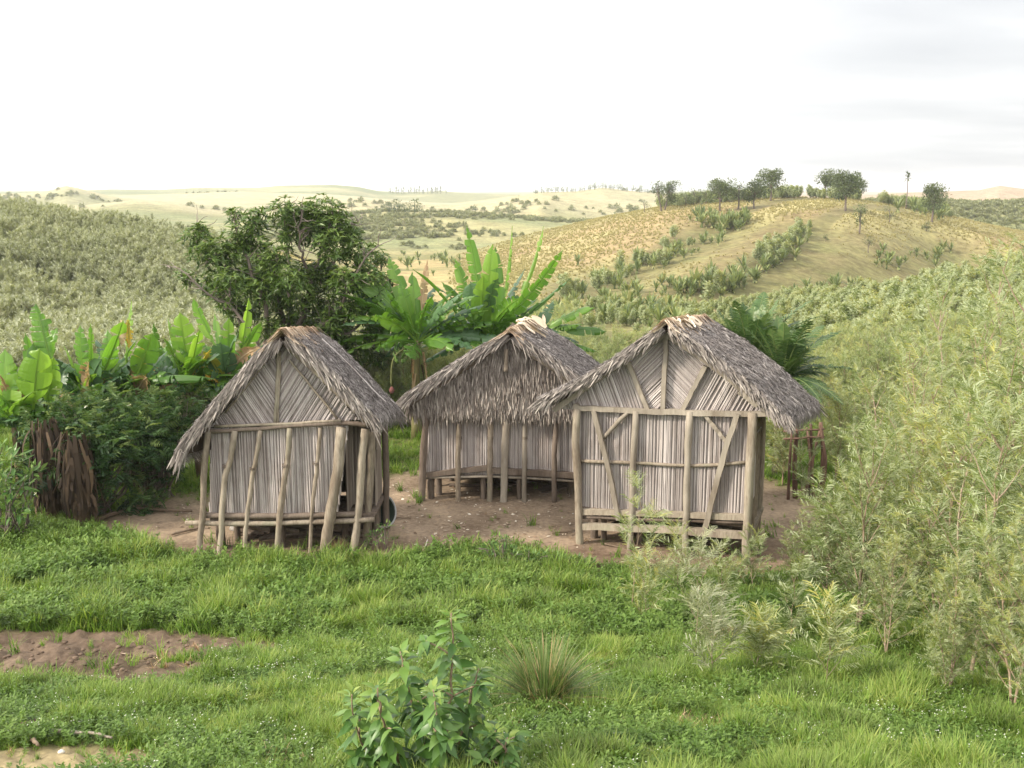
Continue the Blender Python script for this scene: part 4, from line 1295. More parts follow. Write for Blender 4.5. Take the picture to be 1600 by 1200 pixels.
def feather_shrub(seed, h, nbr, per, protos, size, stems=1, spread=.5, radius=.018, low=.12, up=.75):
    """upright shrub with long feathery leaves; returns (stems, leaves), base at the origin"""
    g = np.random.default_rng(seed); st = MB(); lf = MB()
    D = []; P = []; Tn = []
    for q in range(stems):
        hh = h * (1 if q == 0 else g.uniform(.6, .9)); a0 = g.uniform(0, 6.28); tilt = .05 if q == 0 else g.uniform(.12, .3)
        kk = 8; t = np.linspace(0, 1, kk)
        path = np.stack([np.cos(a0) * tilt * hh * t + g.normal(0, .018 * hh, kk) * t, np.sin(a0) * tilt * hh * t + g.normal(0, .018 * hh, kk) * t, hh * t], 1)
        tube(st, path, np.linspace(radius, radius * .25, kk) * (h / 2) ** .5, n=5, r=g.uniform(.3, .8), cap=False)
        n = max(int(nbr * hh / h), 3)
        for i in range(n):
            tb = low + (1 - low) * (i + g.random()) / n
            p0 = np.array([np.interp(tb, t, path[:, c]) for c in range(3)])
            az = i * 2.4 + g.normal(0, .4) + a0; el = R(g.uniform(28, 55)) + tb * .35
            L_ = hh * spread * (1 - .62 * tb) * g.uniform(.55, 1.1) + .08
            d = np.array([math.cos(az) * math.cos(el), math.sin(az) * math.cos(el), math.sin(el)])
            m = 5; u = np.linspace(0, 1, m)[:, None]
            bp = p0 + d * L_ * u + np.array([0, 0, .18 * L_]) * u * u + g.normal(0, .012, (m, 3)) * u
            tube(st, bp, np.linspace(radius * .42, radius * .12, m), n=4, r=g.uniform(.3, .9), cap=False)
            nl = max(2, int(per * L_ / (.5 * h * spread) * g.uniform(.7, 1.2)))
            tl = np.concatenate([g.uniform(.15, 1, max(nl - 3, 0)), np.full(min(3, nl), 1.0)])
            pp = np.stack([np.interp(tl, u[:, 0], bp[:, c]) for c in range(3)], 1)
            rd = g.normal(0, 1, (len(tl), 3)); rd /= np.linalg.norm(rd, axis=1, keepdims=True)
            dd = unit(d * .55 + rd * .8 + np.array([0, 0, up * .55]))
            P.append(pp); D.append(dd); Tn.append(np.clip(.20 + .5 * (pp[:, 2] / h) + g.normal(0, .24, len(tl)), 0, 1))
    P = np.concatenate(P); D = np.concatenate(D); Tn = np.concatenate(Tn)
    ks = g.integers(0, len(protos), len(P))
    old = g.random(len(P)) < .04
    Tn[old] = 1
    for i, pr in enumerate(protos):
        m = ks == i
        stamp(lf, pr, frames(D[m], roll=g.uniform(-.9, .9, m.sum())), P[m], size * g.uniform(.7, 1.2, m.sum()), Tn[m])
    return st, lf


# ------------------------------------------------------------------ grass and weeds
def grass_tuft(n, spread_, hw=.022, lean=.5, k=4):
    mb = MB(); t = np.linspace(0, 1, k)
    az = rng.uniform(0, 6.28, n); ln = rng.uniform(.5, 1.1, n); b = rng.uniform(.08, lean, n)
    r0 = rng.uniform(0, spread_, n) ** 1; a2 = rng.uniform(0, 6.28, n)
    base = np.stack([np.cos(a2) * r0, np.sin(a2) * r0, np.zeros(n)], 1)
    dirx = np.stack([np.cos(az), np.sin(az)], 1)
    C_ = np.zeros((n, k, 3)); C_[:] = base[:, None]
    C_[:, :, :2] += dirx[:, None, :] * (ln * b)[:, None, None] * (t ** 1.7)[None, :, None]
    C_[:, :, 2] += (ln)[:, None] * (t[None] - .35 * b[:, None] * t[None] ** 2)
    S_ = np.zeros((n, k, 3)); S_[:, :, 0] = -dirx[:, 1:2] * hw * np.array([1, .9, .6, .08][:k]); S_[:, :, 1] = dirx[:, :1] * hw * np.array([1, .9, .6, .08][:k])
    strips(mb, C_, S_, rng.uniform(0, 1, n))
    return mb


def weed(h, n, flowers):
    mb = MB(); k = 5
    stems = rng.integers(2, 4); P = []; D = []
    fl = []
    for s in range(stems):
        a = rng.uniform(0, 6.28); tilt = rng.uniform(.05, .35); t = np.linspace(0, 1, k)
        path = np.stack([np.cos(a) * tilt * t ** 1.5, np.sin(a) * tilt * t ** 1.5, h * t * rng.uniform(.7, 1)], 1)
        S_ = np.zeros((1, k, 3)); S_[0, :, 0] = .008; strips(mb, path[None], S_, .4)
        tl = rng.uniform(.1, 1, n); P.append(np.stack([np.interp(tl, t, path[:, c]) for c in range(3)], 1))
        d = rand_dirs(n, .05, .8); D.append(d); fl.append(path[-1])
    P = np.concatenate(P); D = np.concatenate(D)
    stamp(mb, LEAF_FLAT, frames(D), P, rng.uniform(.12, .26, len(P)), rng.uniform(.1, 1, len(P)))
    me = mb.mesh('weed', M_WEED)
    return mb, fl


LAWN = [loose('grass_tuft', grass_tuft(16, .38, .024, .95), M_GRASS) for _ in range(5)]
TALLG = [loose('grass_stalks', grass_tuft(13, .22, .016, .4), M_GRASS) for _ in range(4)]


def meadow():
    # short and middling grass in view
    x, y = wedge(4.4, 24, 200000, power=0, margin=1.30, extra=0)
    dm = dirt_mask(x, y)
    n1 = fbm(x * .9, y * .9, 71); n2 = fbm(x * 3.1, y * 3.1, 72)
    u = az_u(x, y)
    keep = (1 - dm) ** 2 * sstep(.26, .50, n2 + .18 * n1 + .02) + .012 * (y < 20)
    k = rng.random(len(x)) < keep
    x, y, n1, n2, u = x[k], y[k], n1[k], n2[k], u[k]
    tall = sstep(10.4, 11.2, y) * sstep(15.8, 15.0, y) * sstep(1050, 700, u) + .35 * sstep(9.0, 10.5, y) + .7 * sstep(18, 19, y)
    s = (.05 + .05 * n1 + .10 * sstep(.4, .75, n2) + .10 * np.clip(tall, 0, 1) * (.25 + 1.1 * sstep(.25, .8, n2))) * rng.uniform(.6, 1.4, len(x)) * (1 + .5 * sstep(900, 1300, u) * sstep(13, 9, y) * n1)
    s *= 1 - .45 * sstep(7.2, 5.5, y) * sstep(500, 300, u)
    spread('grass', LAWN, x, y, s, 'bright green grass and low weeds covering the slope below the huts', 'grass', tilt=.18)
    dry = [loose('dry_tuft', grass_tuft(14, .4, .03, 1.3), M_DRYLEAF) for _ in range(3)]
    x, y = wedge(5.0, 17, 5200, power=0, margin=1.30, extra=0); n3 = fbm(x * 1.2, y * 1.2, 79)
    x, y = pick(x, y, sstep(.5, .72, n3) * (1 - .6 * dirt_mask(x, y)))
    spread('dry_grass', dry, x, y, rng.uniform(.05, .15, len(x)), 'dead straw and brown stalks mixed into the green grass', 'dry grass', tilt=.3)
    # flowering weeds
    x, y = wedge(5.0, 17.0, 80000, power=0, margin=1.30, extra=0)
    dm = dirt_mask(x, y); n1 = fbm(x * 1.1, y * 1.1, 75); u = az_u(x, y)
    dens = (1 - dm) ** 2 * sstep(.30, .55, n1) * (.55 + .45 * sstep(9.8, 11, y)) + .10 * sstep(.75, .3, dm) * sstep(14, 15, y)
    x, y = pick(x, y, np.clip(dens, 0, 1))
    ws = []
    for i in range(4):
        mb, fl = weed(1.0, 12, True); ws.append(loose('weed_sprig', mb, M_WEED))
    n1 = fbm(x * .8, y * .8, 78)
    spread('weeds', ws, x, y, (.09 + .07 * n1 + .20 * n1 * sstep(9, 11, y)) * rng.uniform(.6, 1.4, len(x)), 'leafy green weeds standing among the grass', 'weeds', tilt=.15)
    fm = []
    for i in range(3):
        mb = MB(); P = rng.normal(0, .5, (5, 3)) * [1, 1, .4] + [0, 0, 1]
        for p in P:
            stamp(mb, LEAF_FLAT, frames(rand_dirs(5, .1, .9)), np.tile(p, (5, 1)), .085, rng.random(5))
        C_ = np.stack([np.stack([P[:, 0] * .4, P[:, 1] * .4, P[:, 2] * 0], 1), P], 1); S_ = np.zeros((5, 2, 3)); S_[:, :, 0] = .008
        fm.append(loose('flower_heads', mb, M_PETAL))
    k = rng.random(len(x)) < .075 * (.45 + .55 * sstep(8.5, 10.5, y))
    x, y = x[k] + rng.normal(0, .05, k.sum()), y[k]
    spread('white_flowers', fm, x, y, rng.uniform(.06, .105, len(x)), 'tiny white flower heads dotted through the green weeds', 'flowers', tilt=.1, sink=-.03)


meadow()

# ------------------------------------------------------------------ thickets on the slopes (one mass each)
def shrub_loose(name, seed, h, nbr, per, protos, size, leafmat, **k):
    st, lf = feather_shrub(seed, h, nbr, per, protos, size, **k)
    me = lf.mesh(name, leafmat); n0 = len(me.polygons)
    # stems go into the same loose shape with their own material
    both = MB(); both.v = lf.v + st.v; both.r = lf.r + st.r; both.a = lf.a + st.a
    both.q = list(lf.q) + [q + lf.n for q in st.q]; both.t = list(lf.t) + [t + lf.n for t in st.t]; both.n = lf.n + st.n
    me = both.mesh(name, leafmat); me.materials.append(M_STALK)
    nl = sum(len(q) for q in lf.q); ns = sum(len(q) for q in st.q)
    ids = np.zeros(len(me.polygons), np.int32); ids[nl:nl + ns] = 1
    me.polygons.foreach_set('material_index', ids)
    return bpy.data.objects.new(name, me)


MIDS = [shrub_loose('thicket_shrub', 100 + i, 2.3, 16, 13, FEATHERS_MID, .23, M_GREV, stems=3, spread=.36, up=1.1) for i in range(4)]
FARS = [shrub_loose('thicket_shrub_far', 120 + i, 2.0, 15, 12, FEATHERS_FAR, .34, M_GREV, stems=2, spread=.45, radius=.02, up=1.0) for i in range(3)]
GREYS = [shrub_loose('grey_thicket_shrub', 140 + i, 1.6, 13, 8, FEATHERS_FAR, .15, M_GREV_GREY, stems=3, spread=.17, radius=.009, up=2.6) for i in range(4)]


def thickets():
    # right-hand slope
    x, y = wedge(16.5, 40, 1150, power=1, u0=860, u1=1780)
    u = az_u(x, y)
    ok = (y > np.interp(u, [860, 1000, 1150, 1230, 1300, 1360, 1450], [22.5, 22.0, 21.5, 20.5, 20.0, 18.5, 16.5]))
    x, y = x[ok], y[ok]
    x, y = pick(x, y, .25 + .75 * sstep(.3, .5, fbm(x * .3, y * .3, 81)))
    spread('right_thicket', MIDS, x, y, rng.uniform(.35, .95, len(x)) * (.6 + .25 * sstep(1250, 1500, az_u(x, y))), 'pale silvery green shrubs filling the slope behind the right hut', 'thicket')
    x, y = wedge(38, 96, 5200, power=1, u0=560, u1=1850)
    u = az_u(x, y); n = fbm(x * .12, y * .12, 82)
    dens = sstep(.42, .56, n + .18 * sstep(1150, 1400, u)) * sstep(92, 70, y - .03 * (u - 1300))
    x, y = pick(x, y, dens)
    spread('valley_thicket', FARS, x, y, rng.uniform(.3, .7, len(x)) * (.62 + .5 * sstep(1150, 1450, az_u(x, y))), 'sparser pale green shrubs across the valley floor and right slope', 'thicket')
    x, y = wedge(22.5, 42, 700, power=1, u0=520, u1=900)
    spread('shrubs_behind_huts', MIDS, x, y, rng.uniform(.4, .8, len(x)), 'soft green shrubs behind the middle hut and banana clump', 'thicket')
    # left bank
    x, y = wedge(23, 78, 17500, power=2, u0=-140, u1=640)
    u = az_u(x, y); n = fbm(x * .16, y * .16, 84)
    edge = 69 - 12 * sstep(.35, .6, fbm(x * .09, y * .09, 85)) - 6 * sstep(150, 330, u)
    x, y = pick(x, y, (.35 + .65 * sstep(.3, .5, n)) * sstep(2, -6, y - edge))
    spread('bank_thicket', GREYS, x, y, rng.uniform(.6, 1.2, len(x)) * (.7 + .4 * fbm(x * .16, y * .16, 86)), 'grey green thicket of feathery shrubs over the whole left bank', 'thicket', tilt=.14)
    # scrub on the hills further off
    blobs = []
    for i in range(3):
        mb = MB(); n = 150
        d = rand_dirs(n, -.1, 1); p = d * rng.uniform(.4, 1, (n, 1)) * [.8, .8, .9]
        stamp(mb, LEAF_FLAT, frames(unit(d + rand_dirs(n) * .6)), p, rng.uniform(.35, .6, n), np.clip(.5 + rng.normal(0, .25, n), 0, 1))
        blobs.append(loose('scrub', mb, M_HILLSHRUB))
    x, y = wedge(205, 360, 9000, power=1, u0=380, u1=1040)
    n = fbm(x * .022, y * .035, 87); x, y = pick(x, y, .6 * sstep(.50, .64, n))
    a = len(x)
    x2, y2 = wedge(230, 330, 2600, power=1, u0=1280, u1=1750); x2, y2 = pick(x2, y2, sstep(.3, .5, fbm(x2 * .03, y2 * .03, 88)))
    x3, y3 = wedge(400, 800, 7500, power=1, u0=-50, u1=1080); x3, y3 = pick(x3, y3, .5 * sstep(.57, .68, fbm(x3 * .009, y3 * .02, 89)))
    X_, Y_ = np.concatenate([x, x2, x3]), np.concatenate([y, y2, y3])
    spread('hill_scrub', blobs, X_, Y_, rng.uniform(.5, 1.2, len(X_)) * (1 + .7 * (Y_ > 400)), 'grey green scrub in drifts over the far hills', 'scrub')
    # green scrub in the hollows behind the spurs and under the crest trees
    x, y = wedge(86, 200, 16000, power=1, u0=860, u1=1520); u = az_u(x, y); n = fbm(x * .12, y * .12, 97); dens = np.zeros(len(x))
    for nm, a0, a1 in (('spur', 880, 1125), ('right_spur', 1110, 1275)):
        ks = np.array([h for h in HILLS if h['n'] == nm][0]['k']); f = np.interp(u, ks[:, 0], ks[:, 2]) - y
        dens = np.maximum(dens, sstep(.5, -3, f) * sstep(-17, -6, f + 6 * (n - .5)) * (u > a0) * (u < a1) * sstep(.46, .66, n))
    crest = sstep(178, 185, y) * sstep(199, 193, y) * np.clip((u > 1030) * (u < 1250) + (u > 1265) * (u < 1345) + (u > 1375) * (u < 1490), 0, 1) * sstep(.3, .55, n)
    x, y = pick(x, y, np.clip(np.maximum(dens * .5, crest * .5), 0, 1))
    spread('hollow_scrub', FARS, x, y, rng.uniform(.25, .95, len(x)), 'green scrub in the hollows and along the crest of the golden hill', 'scrub')
    # tussocks on the golden hill
    ts = [loose('straw_tussock', grass_tuft(40, .35, .06, .9), M_STRAW) for _ in range(3)]
    x, y = wedge(84, 205, 34000, power=1, u0=700, u1=1750)
    c3 = cover(x, y); x, y = pick(x, y, sstep(.17, .34, c3[:, 0]) * sstep(82, 100, y))
    x, y = pick(x, y, sstep(690, 800, az_u(x, y) + 130 * (fbm(x * .06, y * .06, 93) - .5)))
    spread('straw_tussocks', ts, x, y, rng.uniform(.18, .40, len(x)), 'straw coloured grass tussocks over the golden hillside', 'tussocks')
    x, y = wedge(60, 96, 5000, power=1, u0=-100, u1=620); n = fbm(x * .09, y * .09, 91); x, y = pick(x, y, sstep(.4, .55, n))
    spread('bank_straw', ts, x, y, rng.uniform(.2, .45, len(x)), 'dry straw grass along the crest of the left bank', 'tussocks')


M_STRAW = foliage('straw_grass', [(.27, .235, .105), (.335, .295, .135), (.39, .345, .165), (.45, .40, .20)], trans=.2, rough=.8, inst=.5)
thickets()
# ------------------------------------------------------------------ single plants near the huts
def gpoint(u, y):
    x = (u - 800) / 1600 * (y * CP - (0 - H) * SP)
    return np.array([x, y, h1(x, y)])


def top_h(g, v):
    return float(row_z(v, g[1]) - g[2])


def feathery(name, g, h, label, seed, nbr=14, per=12, size=.205, group=None, protos=None, rz=None, **k):
    root = empty(name, g - [0, 0, .03], label, 'shrub', group, rng.uniform(0, 6.28) if rz is None else rz)
    st, lf = feather_shrub(seed, h, nbr, per, protos or FEATHERS, size, **k)
    obj('stem', st, M_STALK, root, local=True, smooth=True); obj('foliage', lf, M_GREV, root, local=True)
    return root


THICK = 'silvery feathery shrubs on the right'
feathery('feathery_shrub', gpoint(1535, 11.0), 4.3, 'tallest feathery shrub on the right, a long bare leader rising above the thicket', 1, nbr=22, per=12, group=THICK, stems=2, spread=.30, radius=.026, low=.22)
feathery('feathery_shrub', gpoint(1497, 8.3), 2.2, 'upright silvery shrub with one straight thin stem near the right edge of the picture', 2, nbr=16, per=15, group=THICK, spread=.42)
feathery('feathery_shrub', gpoint(1330, 10.4), 1.95, 'bushy feathery shrub with a dark crooked foot, leftmost of the large ones', 3, nbr=18, per=17, group=THICK, stems=2, spread=.55)
feathery('feathery_shrub', gpoint(1285, 12.0), 1.3, 'yellow tipped feathery shrub crowding the right corner of the right hut', 4, nbr=15, per=15, group=THICK, stems=2, spread=.6)
PROT = [feathery('feathery_shrub', gpoint(1400, 11.6), 2.3, 'silvery feathery shrub packed into the thicket right of the huts', 5, nbr=18, per=16, group=THICK, stems=2, spread=.5),
        feathery('feathery_shrub', gpoint(1455, 10.0), 2.2, 'silvery feathery shrub packed into the thicket right of the huts', 6, nbr=17, per=17, group=THICK, stems=2, spread=.5),
        feathery('feathery_shrub', gpoint(1600, 8.6), 2.5, 'silvery feathery shrub packed into the thicket right of the huts', 7, nbr=19, per=17, group=THICK, stems=3, spread=.48)]
for i, (u, y, s) in enumerate([(1555, 7.2, .62), (1660, 7.4, .85), (1640, 9.8, 1.2), (1590, 6.2, .5), (1375, 9.5, .5), (1345, 13.6, .6), (1380, 14.4, .7), (1440, 13.4, .95),
                               (1510, 13.0, 1.1), (1590, 12.4, 1.15), (1670, 12.6, 1.25), (1420, 16.6, .7), (1490, 15.8, .9), (1570, 15.2, 1.1), (1650, 15.0, 1.2), (1250, 13.0, .42), (1360, 12.2, .75), (1720, 10.5, 1.2), (1520, 7.9, .55), (1680, 6.2, .6), (1460, 7.6, .42)]):
    copy_tree(PROT[i % 3], gpoint(u, y) - [0, 0, .03], rng.uniform(0, 6.28), s)
feathery('feathery_shrub', gpoint(1222, 18.4), 1.15, 'shrub in the gap between the right hut and the stake fence', 21, nbr=14, per=13, stems=2, spread=.6)
feathery('feathery_shrub', gpoint(1305, 18.6), 1.5, 'shrub just right of the stake fence', 22, nbr=15, per=14, stems=2, spread=.55)
TALL = feathery('tall_feathery_shrub', gpoint(1425, 12.0), 3.1, 'thin tall see through shrub on long bare stems in the right thicket', 25, nbr=15, per=8, group='thin tall shrubs in the right thicket', stems=2, spread=.26, radius=.017, low=.35)
for (u, y, s) in ((1368, 13.2, .9), (1582, 10.4, 1.1), (1500, 13.8, 1.15), (1468, 9.3, .8), (1628, 11.8, 1.25), (1560, 8.9, .8), (1390, 15.2, 1.0), (1460, 16.5, 1.2), (1545, 16.8, 1.35)):
    copy_tree(TALL, gpoint(u, y) - [0, 0, .03], rng.uniform(0, 6.28), s)
SAP = 'feathery saplings before the right hut'
for i, (u, v, vt, lab, size) in enumerate([
        (986, 962, 786, 'tallest feathery sapling, standing before the left half of the right hut', .26),
        (1058, 935, 842, 'small feathery sapling under the middle of the right hut', .22),
        (1086, 1008, 862, 'pale bleached feathery sapling with straw coloured leaves', .25),
        (1128, 975, 872, 'thin feathery sapling just left of the corner post of the right hut', .22),
        (1112, 1065, 958, 'low drooping dry feathery sapling in the grass', .24),
        (1175, 930, 850, 'yellow green sapling at the foot of the corner post of the right hut', .2),
        (1010, 985, 880, 'low feathery sapling close beside the tallest sapling', .2),
        (1235, 1010, 900, 'grey feathery sapling at the edge of the right thicket', .24),
        (1318, 840, 702, 'slim feathery sapling on the path behind the right hut', .24),
        (1250, 790, 690, 'yellowish sapling by the bare path right of the right hut', .22),
        (1180, 1060, 985, 'low feathery sapling in the weeds below the right thicket', .24),
        (1290, 1080, 960, 'broad low feathery sapling in front of the right thicket', .26)]):
    g = G(u, v); h = max(top_h(g, vt), .35)
    r = feathery('feathery_sapling', g, h, lab, 30 + i, nbr=8, per=6, size=size * .85, group=SAP, spread=.30, radius=.010, low=.15, up=1.0)
    if 'bleached' in lab or 'dry' in lab:
        for c in r.children:
            if c.name.startswith('foliage'): c.data.materials[0] = M_GREV_GREY

# ------------------------------------------------------------------ tree behind the left hut
def big_tree():
    Y = 22.5
    base = at(430, 640, Y); base[2] = h1(base[0], base[1]) - .1
    root = empty('spreading_tree', base, 'spreading dark green tree with crooked grey limbs behind the left hut', 'tree')
    tr = MB(); cr = MB()
    pt = lambda u, v, dy=0.0: at(u, v, Y + dy)
    # trunk forks low; limbs are followed by eye from the photo, each in its own depth
    fork = pt(428, 585); mid = pt(440, 545, .1)
    limbs = [
        ([base, fork, pt(415, 560, -.2), pt(417, 520, -.3), pt(415, 480, -.5), pt(395, 430, -.6), pt(372, 372, -.4), pt(366, 345, -.3)], .085),
        ([fork, mid, pt(443, 500, .2), pt(432, 455, .3), pt(418, 420, .5), pt(395, 380, .7), pt(398, 345, .6)], .075),
        ([mid, pt(470, 500, -.1), pt(487, 440, -.2), pt(500, 400, -.3), pt(512, 365, -.2), pt(520, 330, 0)], .075),
        ([mid, pt(455, 490, .5), pt(452, 420, .6), pt(447, 360, .5), pt(444, 325, .4)], .06),
        ([mid, pt(490, 520, -.6), pt(530, 480, -.8), pt(555, 430, -.7), pt(575, 400, -.6), pt(590, 385, -.5)], .06),
        ([pt(432, 455, .3), pt(400, 440, 0), pt(365, 425, -.2), pt(330, 400, -.2), pt(312, 370, 0), pt(308, 350, .1)], .055),
        ([fork, pt(405, 540, -.8), pt(360, 480, -1.0), pt(330, 465, -1.1), pt(305, 440, -1.2), pt(285, 425, -1.2), pt(262, 416, -1.1)], .05),
        ([pt(490, 520, -.6), pt(545, 520, -.5), pt(585, 470, -.3), pt(605, 440, -.2)], .045),
        ([fork, pt(480, 570, .6), pt(530, 560, .9), pt(575, 570, .9), pt(615, 580, .8)], .045),
        ([pt(487, 440, -.2), pt(530, 400, .3), pt(548, 360, .5), pt(560, 345, .5)], .04),
        ([pt(487, 440, -.2), pt(470, 390, -.6), pt(468, 350, -.6), pt(470, 325, -.5)], .04),
    ]
    for pts, r in limbs:
        P = smooth_path(pts, 18, .035)
        tube(tr, P, np.linspace(r, r * .22, 18), n=7, r=rng.uniform(.2, .7), rough=.15)
        for j in range(5, 18):      # bare side twigs
            for _ in range(2):
                d = unit(rand_dirs(1)[0] * [1, .9, .7] + [0, 0, .55]); L_ = rng.uniform(.18, .55)
                Q = P[j] + d * L_ * np.linspace(0, 1, 5)[:, None] + rng.normal(0, .03, (5, 3)) * np.linspace(0, 1, 5)[:, None]
                tube(tr, Q, np.linspace(.012, .004, 5), n=4, r=rng.uniform(.4, 1), cap=False)
    clumps = [(443, 330, 26), (470, 335, 24), (505, 335, 34), (520, 350, 32), (490, 360, 34), (455, 360, 26), (368, 338, 16), (398, 340, 20), (392, 368, 32), (372, 378, 26), (345, 400, 30), (312, 360, 14), (308, 375, 22), (318, 400, 22),
              (400, 410, 36), (435, 400, 24), (520, 385, 32), (545, 365, 20), (555, 395, 26), (580, 400, 24), (595, 410, 16), (340, 440, 26), (352, 465, 22), (335, 455, 20), (296, 438, 14), (285, 428, 10), (420, 445, 26), (405, 455, 24), (450, 440, 28), (480, 430, 26), (510, 430, 30), (540, 440, 28), (565, 430, 22),
              (400, 480, 26), (440, 480, 28), (470, 470, 28), (505, 475, 30), (535, 480, 28), (560, 490, 24), (585, 520, 24), (420, 515, 22), (460, 510, 28), (495, 515, 30), (530, 530, 28), (560, 550, 26), (590, 555, 22), (500, 550, 26), (470, 545, 22), (370, 500, 14), (380, 520, 16), (540, 575, 24), (600, 590, 16), (440, 555, 20), (610, 440, 12)]
    clumps += [(int(rng.uniform(350, 590)), int(rng.uniform(390, 540)), 24) for _ in range(16)]
    for (u, v, r) in clumps:
        c = pt(u, v, rng.normal(0, .55)); rad = r / 70.0 * 1.05
        n = int(74 * (r / 25) ** 2)
        d = rand_dirs(n); p = c + d * (rng.random(n) ** .45)[:, None] * rad * np.array([1, 1, .85])
        # whorls of leathery leaves at the twig ends
        for q in range(n):
            m = 7; az = rng.uniform(0, 6.28, m)
            out = unit(d[q] * .5 + [0, 0, .55]); s1 = unit(np.cross(out, [.3, .8, .1])); s2 = np.cross(out, s1)
            dd = unit(out * .55 + np.cos(az)[:, None] * s1 + np.sin(az)[:, None] * s2)
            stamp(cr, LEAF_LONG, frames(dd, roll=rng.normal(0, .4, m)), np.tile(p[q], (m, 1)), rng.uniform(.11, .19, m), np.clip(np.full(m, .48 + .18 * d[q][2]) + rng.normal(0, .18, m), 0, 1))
        for q in range(3):
            e = p[rng.integers(0, n)]
            tube(tr, smooth_path([c - [0, 0, rad * .8], (c + e) / 2 + rng.normal(0, .04, 3), e], 5), np.linspace(.012, .005, 5), n=4, r=.6, cap=False)
    obj('trunk', tr, M_BARK, root, smooth=True); obj('crown', cr, M_TREELEAF, root)


big_tree()

# ------------------------------------------------------------------ bananas
def banana_leaf(mb, mb_rib, base, tip, bow=.18, width=.26, tear=.5, droop=.5, fold=.35, tone=.5, side=None, m=40, stalk=.14, roll=None):
    base = np.asarray(base, float); tip = np.asarray(tip, float); d = tip - base; L_ = np.linalg.norm(d)
    hor = np.array([d[0], d[1], 0]); hl = np.linalg.norm(hor)
    upv = np.array([0, 0, 1.0]) if hl > .35 * L_ else unit(np.array([rng.normal(0, .3), -1.0, .3]))
    upv = unit(upv - unit(d) * np.dot(unit(d), upv))
    ctrl = base + d * .52 + upv * bow * L_
    t = np.linspace(0, 1, m + 1)[:, None]
    M_ = (1 - t) ** 2 * base + 2 * t * (1 - t) * ctrl + t * t * tip
    T = unit(np.gradient(M_, axis=0))
    sd = side if side is not None else unit(np.cross(T[m // 2], upv)); B = unit(sd - T * (T @ sd)[:, None]); Nn = np.cross(B, T)
    Nn *= np.where((Nn @ upv)[:, None] < 0, -1, 1)
    ro = (rng.normal(0, .55) if roll is None else roll) + np.linspace(0, 1, m + 1)[:, None] * rng.normal(0, .35)
    B, Nn = B * np.cos(ro) + Nn * np.sin(ro), Nn * np.cos(ro) - B * np.sin(ro)
    t = t[:, 0]
    tt = np.clip((t - stalk) / (1 - stalk), 0, 1)
    wid = width * np.clip(np.sin(np.pi * np.clip(tt, 0, 1) ** .75) ** .55, 0, 1) * (tt > 0) * np.clip((1.02 - tt) * 7, .12, 1)
    k = 5; jj = np.linspace(0, 1, k)
    for s in (-1, 1):
        i = 0
        while i < m:
            if tt[i + 1] <= 0: i += 1; continue
            g = m if rng.random() > tear else int(rng.integers(1, 5))
            if tear < .05: g = m
            g = min(i + max(g if g != m else int(rng.integers(6, 16)), 1), m)
            ph = droop * rng.uniform(.4, 1.7) if tear > .05 else droop
            sweep = rng.normal(.24, .10) if tear > .05 else .22
            tn = np.clip(tone + rng.normal(0, .09), 0, 1)
            cut = rng.uniform(.82, 1.0) if tear > .3 else 1
            idx = np.arange(i, g + 1); w = wid[idx] * cut
            if tear > .2 and len(idx) > 2: w = w.copy(); w[0] *= .93; w[-1] *= .93
            ang = -fold + ph * jj * 1.4          # rises from the rib, then bends over
            st = np.concatenate([[0], np.cumsum(np.full(k - 1, 1 / (k - 1)))])
            ox = np.concatenate([[0], np.cumsum(np.cos(ang[1:]) / (k - 1))]); oz = np.concatenate([[0], np.cumsum(-np.sin(ang[1:]) / (k - 1))])
            rip = rng.normal(0, .012, (len(idx), k)) * jj
            V = M_[idx][:, None] + w[:, None, None] * (s * B[idx][:, None] * ox[None, :, None] + Nn[idx][:, None] * (oz[None, :, None] + rip[..., None]) + T[idx][:, None] * (sweep * st[None, :, None]))
            if tear > .2 and len(idx) > 1:   # torn pieces pull apart towards the margin
                gap = (1 - .17 * rng.uniform(.5, 1.6) * jj)[None, :, None]; mid_ = V.mean(0, keepdims=True); V = mid_ + (V - mid_) * gap
            n0 = len(idx); q = []
            for a in range(n0 - 1):
                for c in range(k - 1):
                    f_ = [a * k + c, a * k + c + 1, (a + 1) * k + c + 1, (a + 1) * k + c]
                    q.append(f_ if s > 0 else f_[::-1])
            mb.add(V.reshape(-1, 3), q=q, r=tn, a=np.tile(jj * .98, n0))
            i = g
    tube(mb, M_ - Nn * .008, np.linspace(.026, .006, m + 1), n=6, r=np.clip(tone + .3, 0, 1), cap=False)


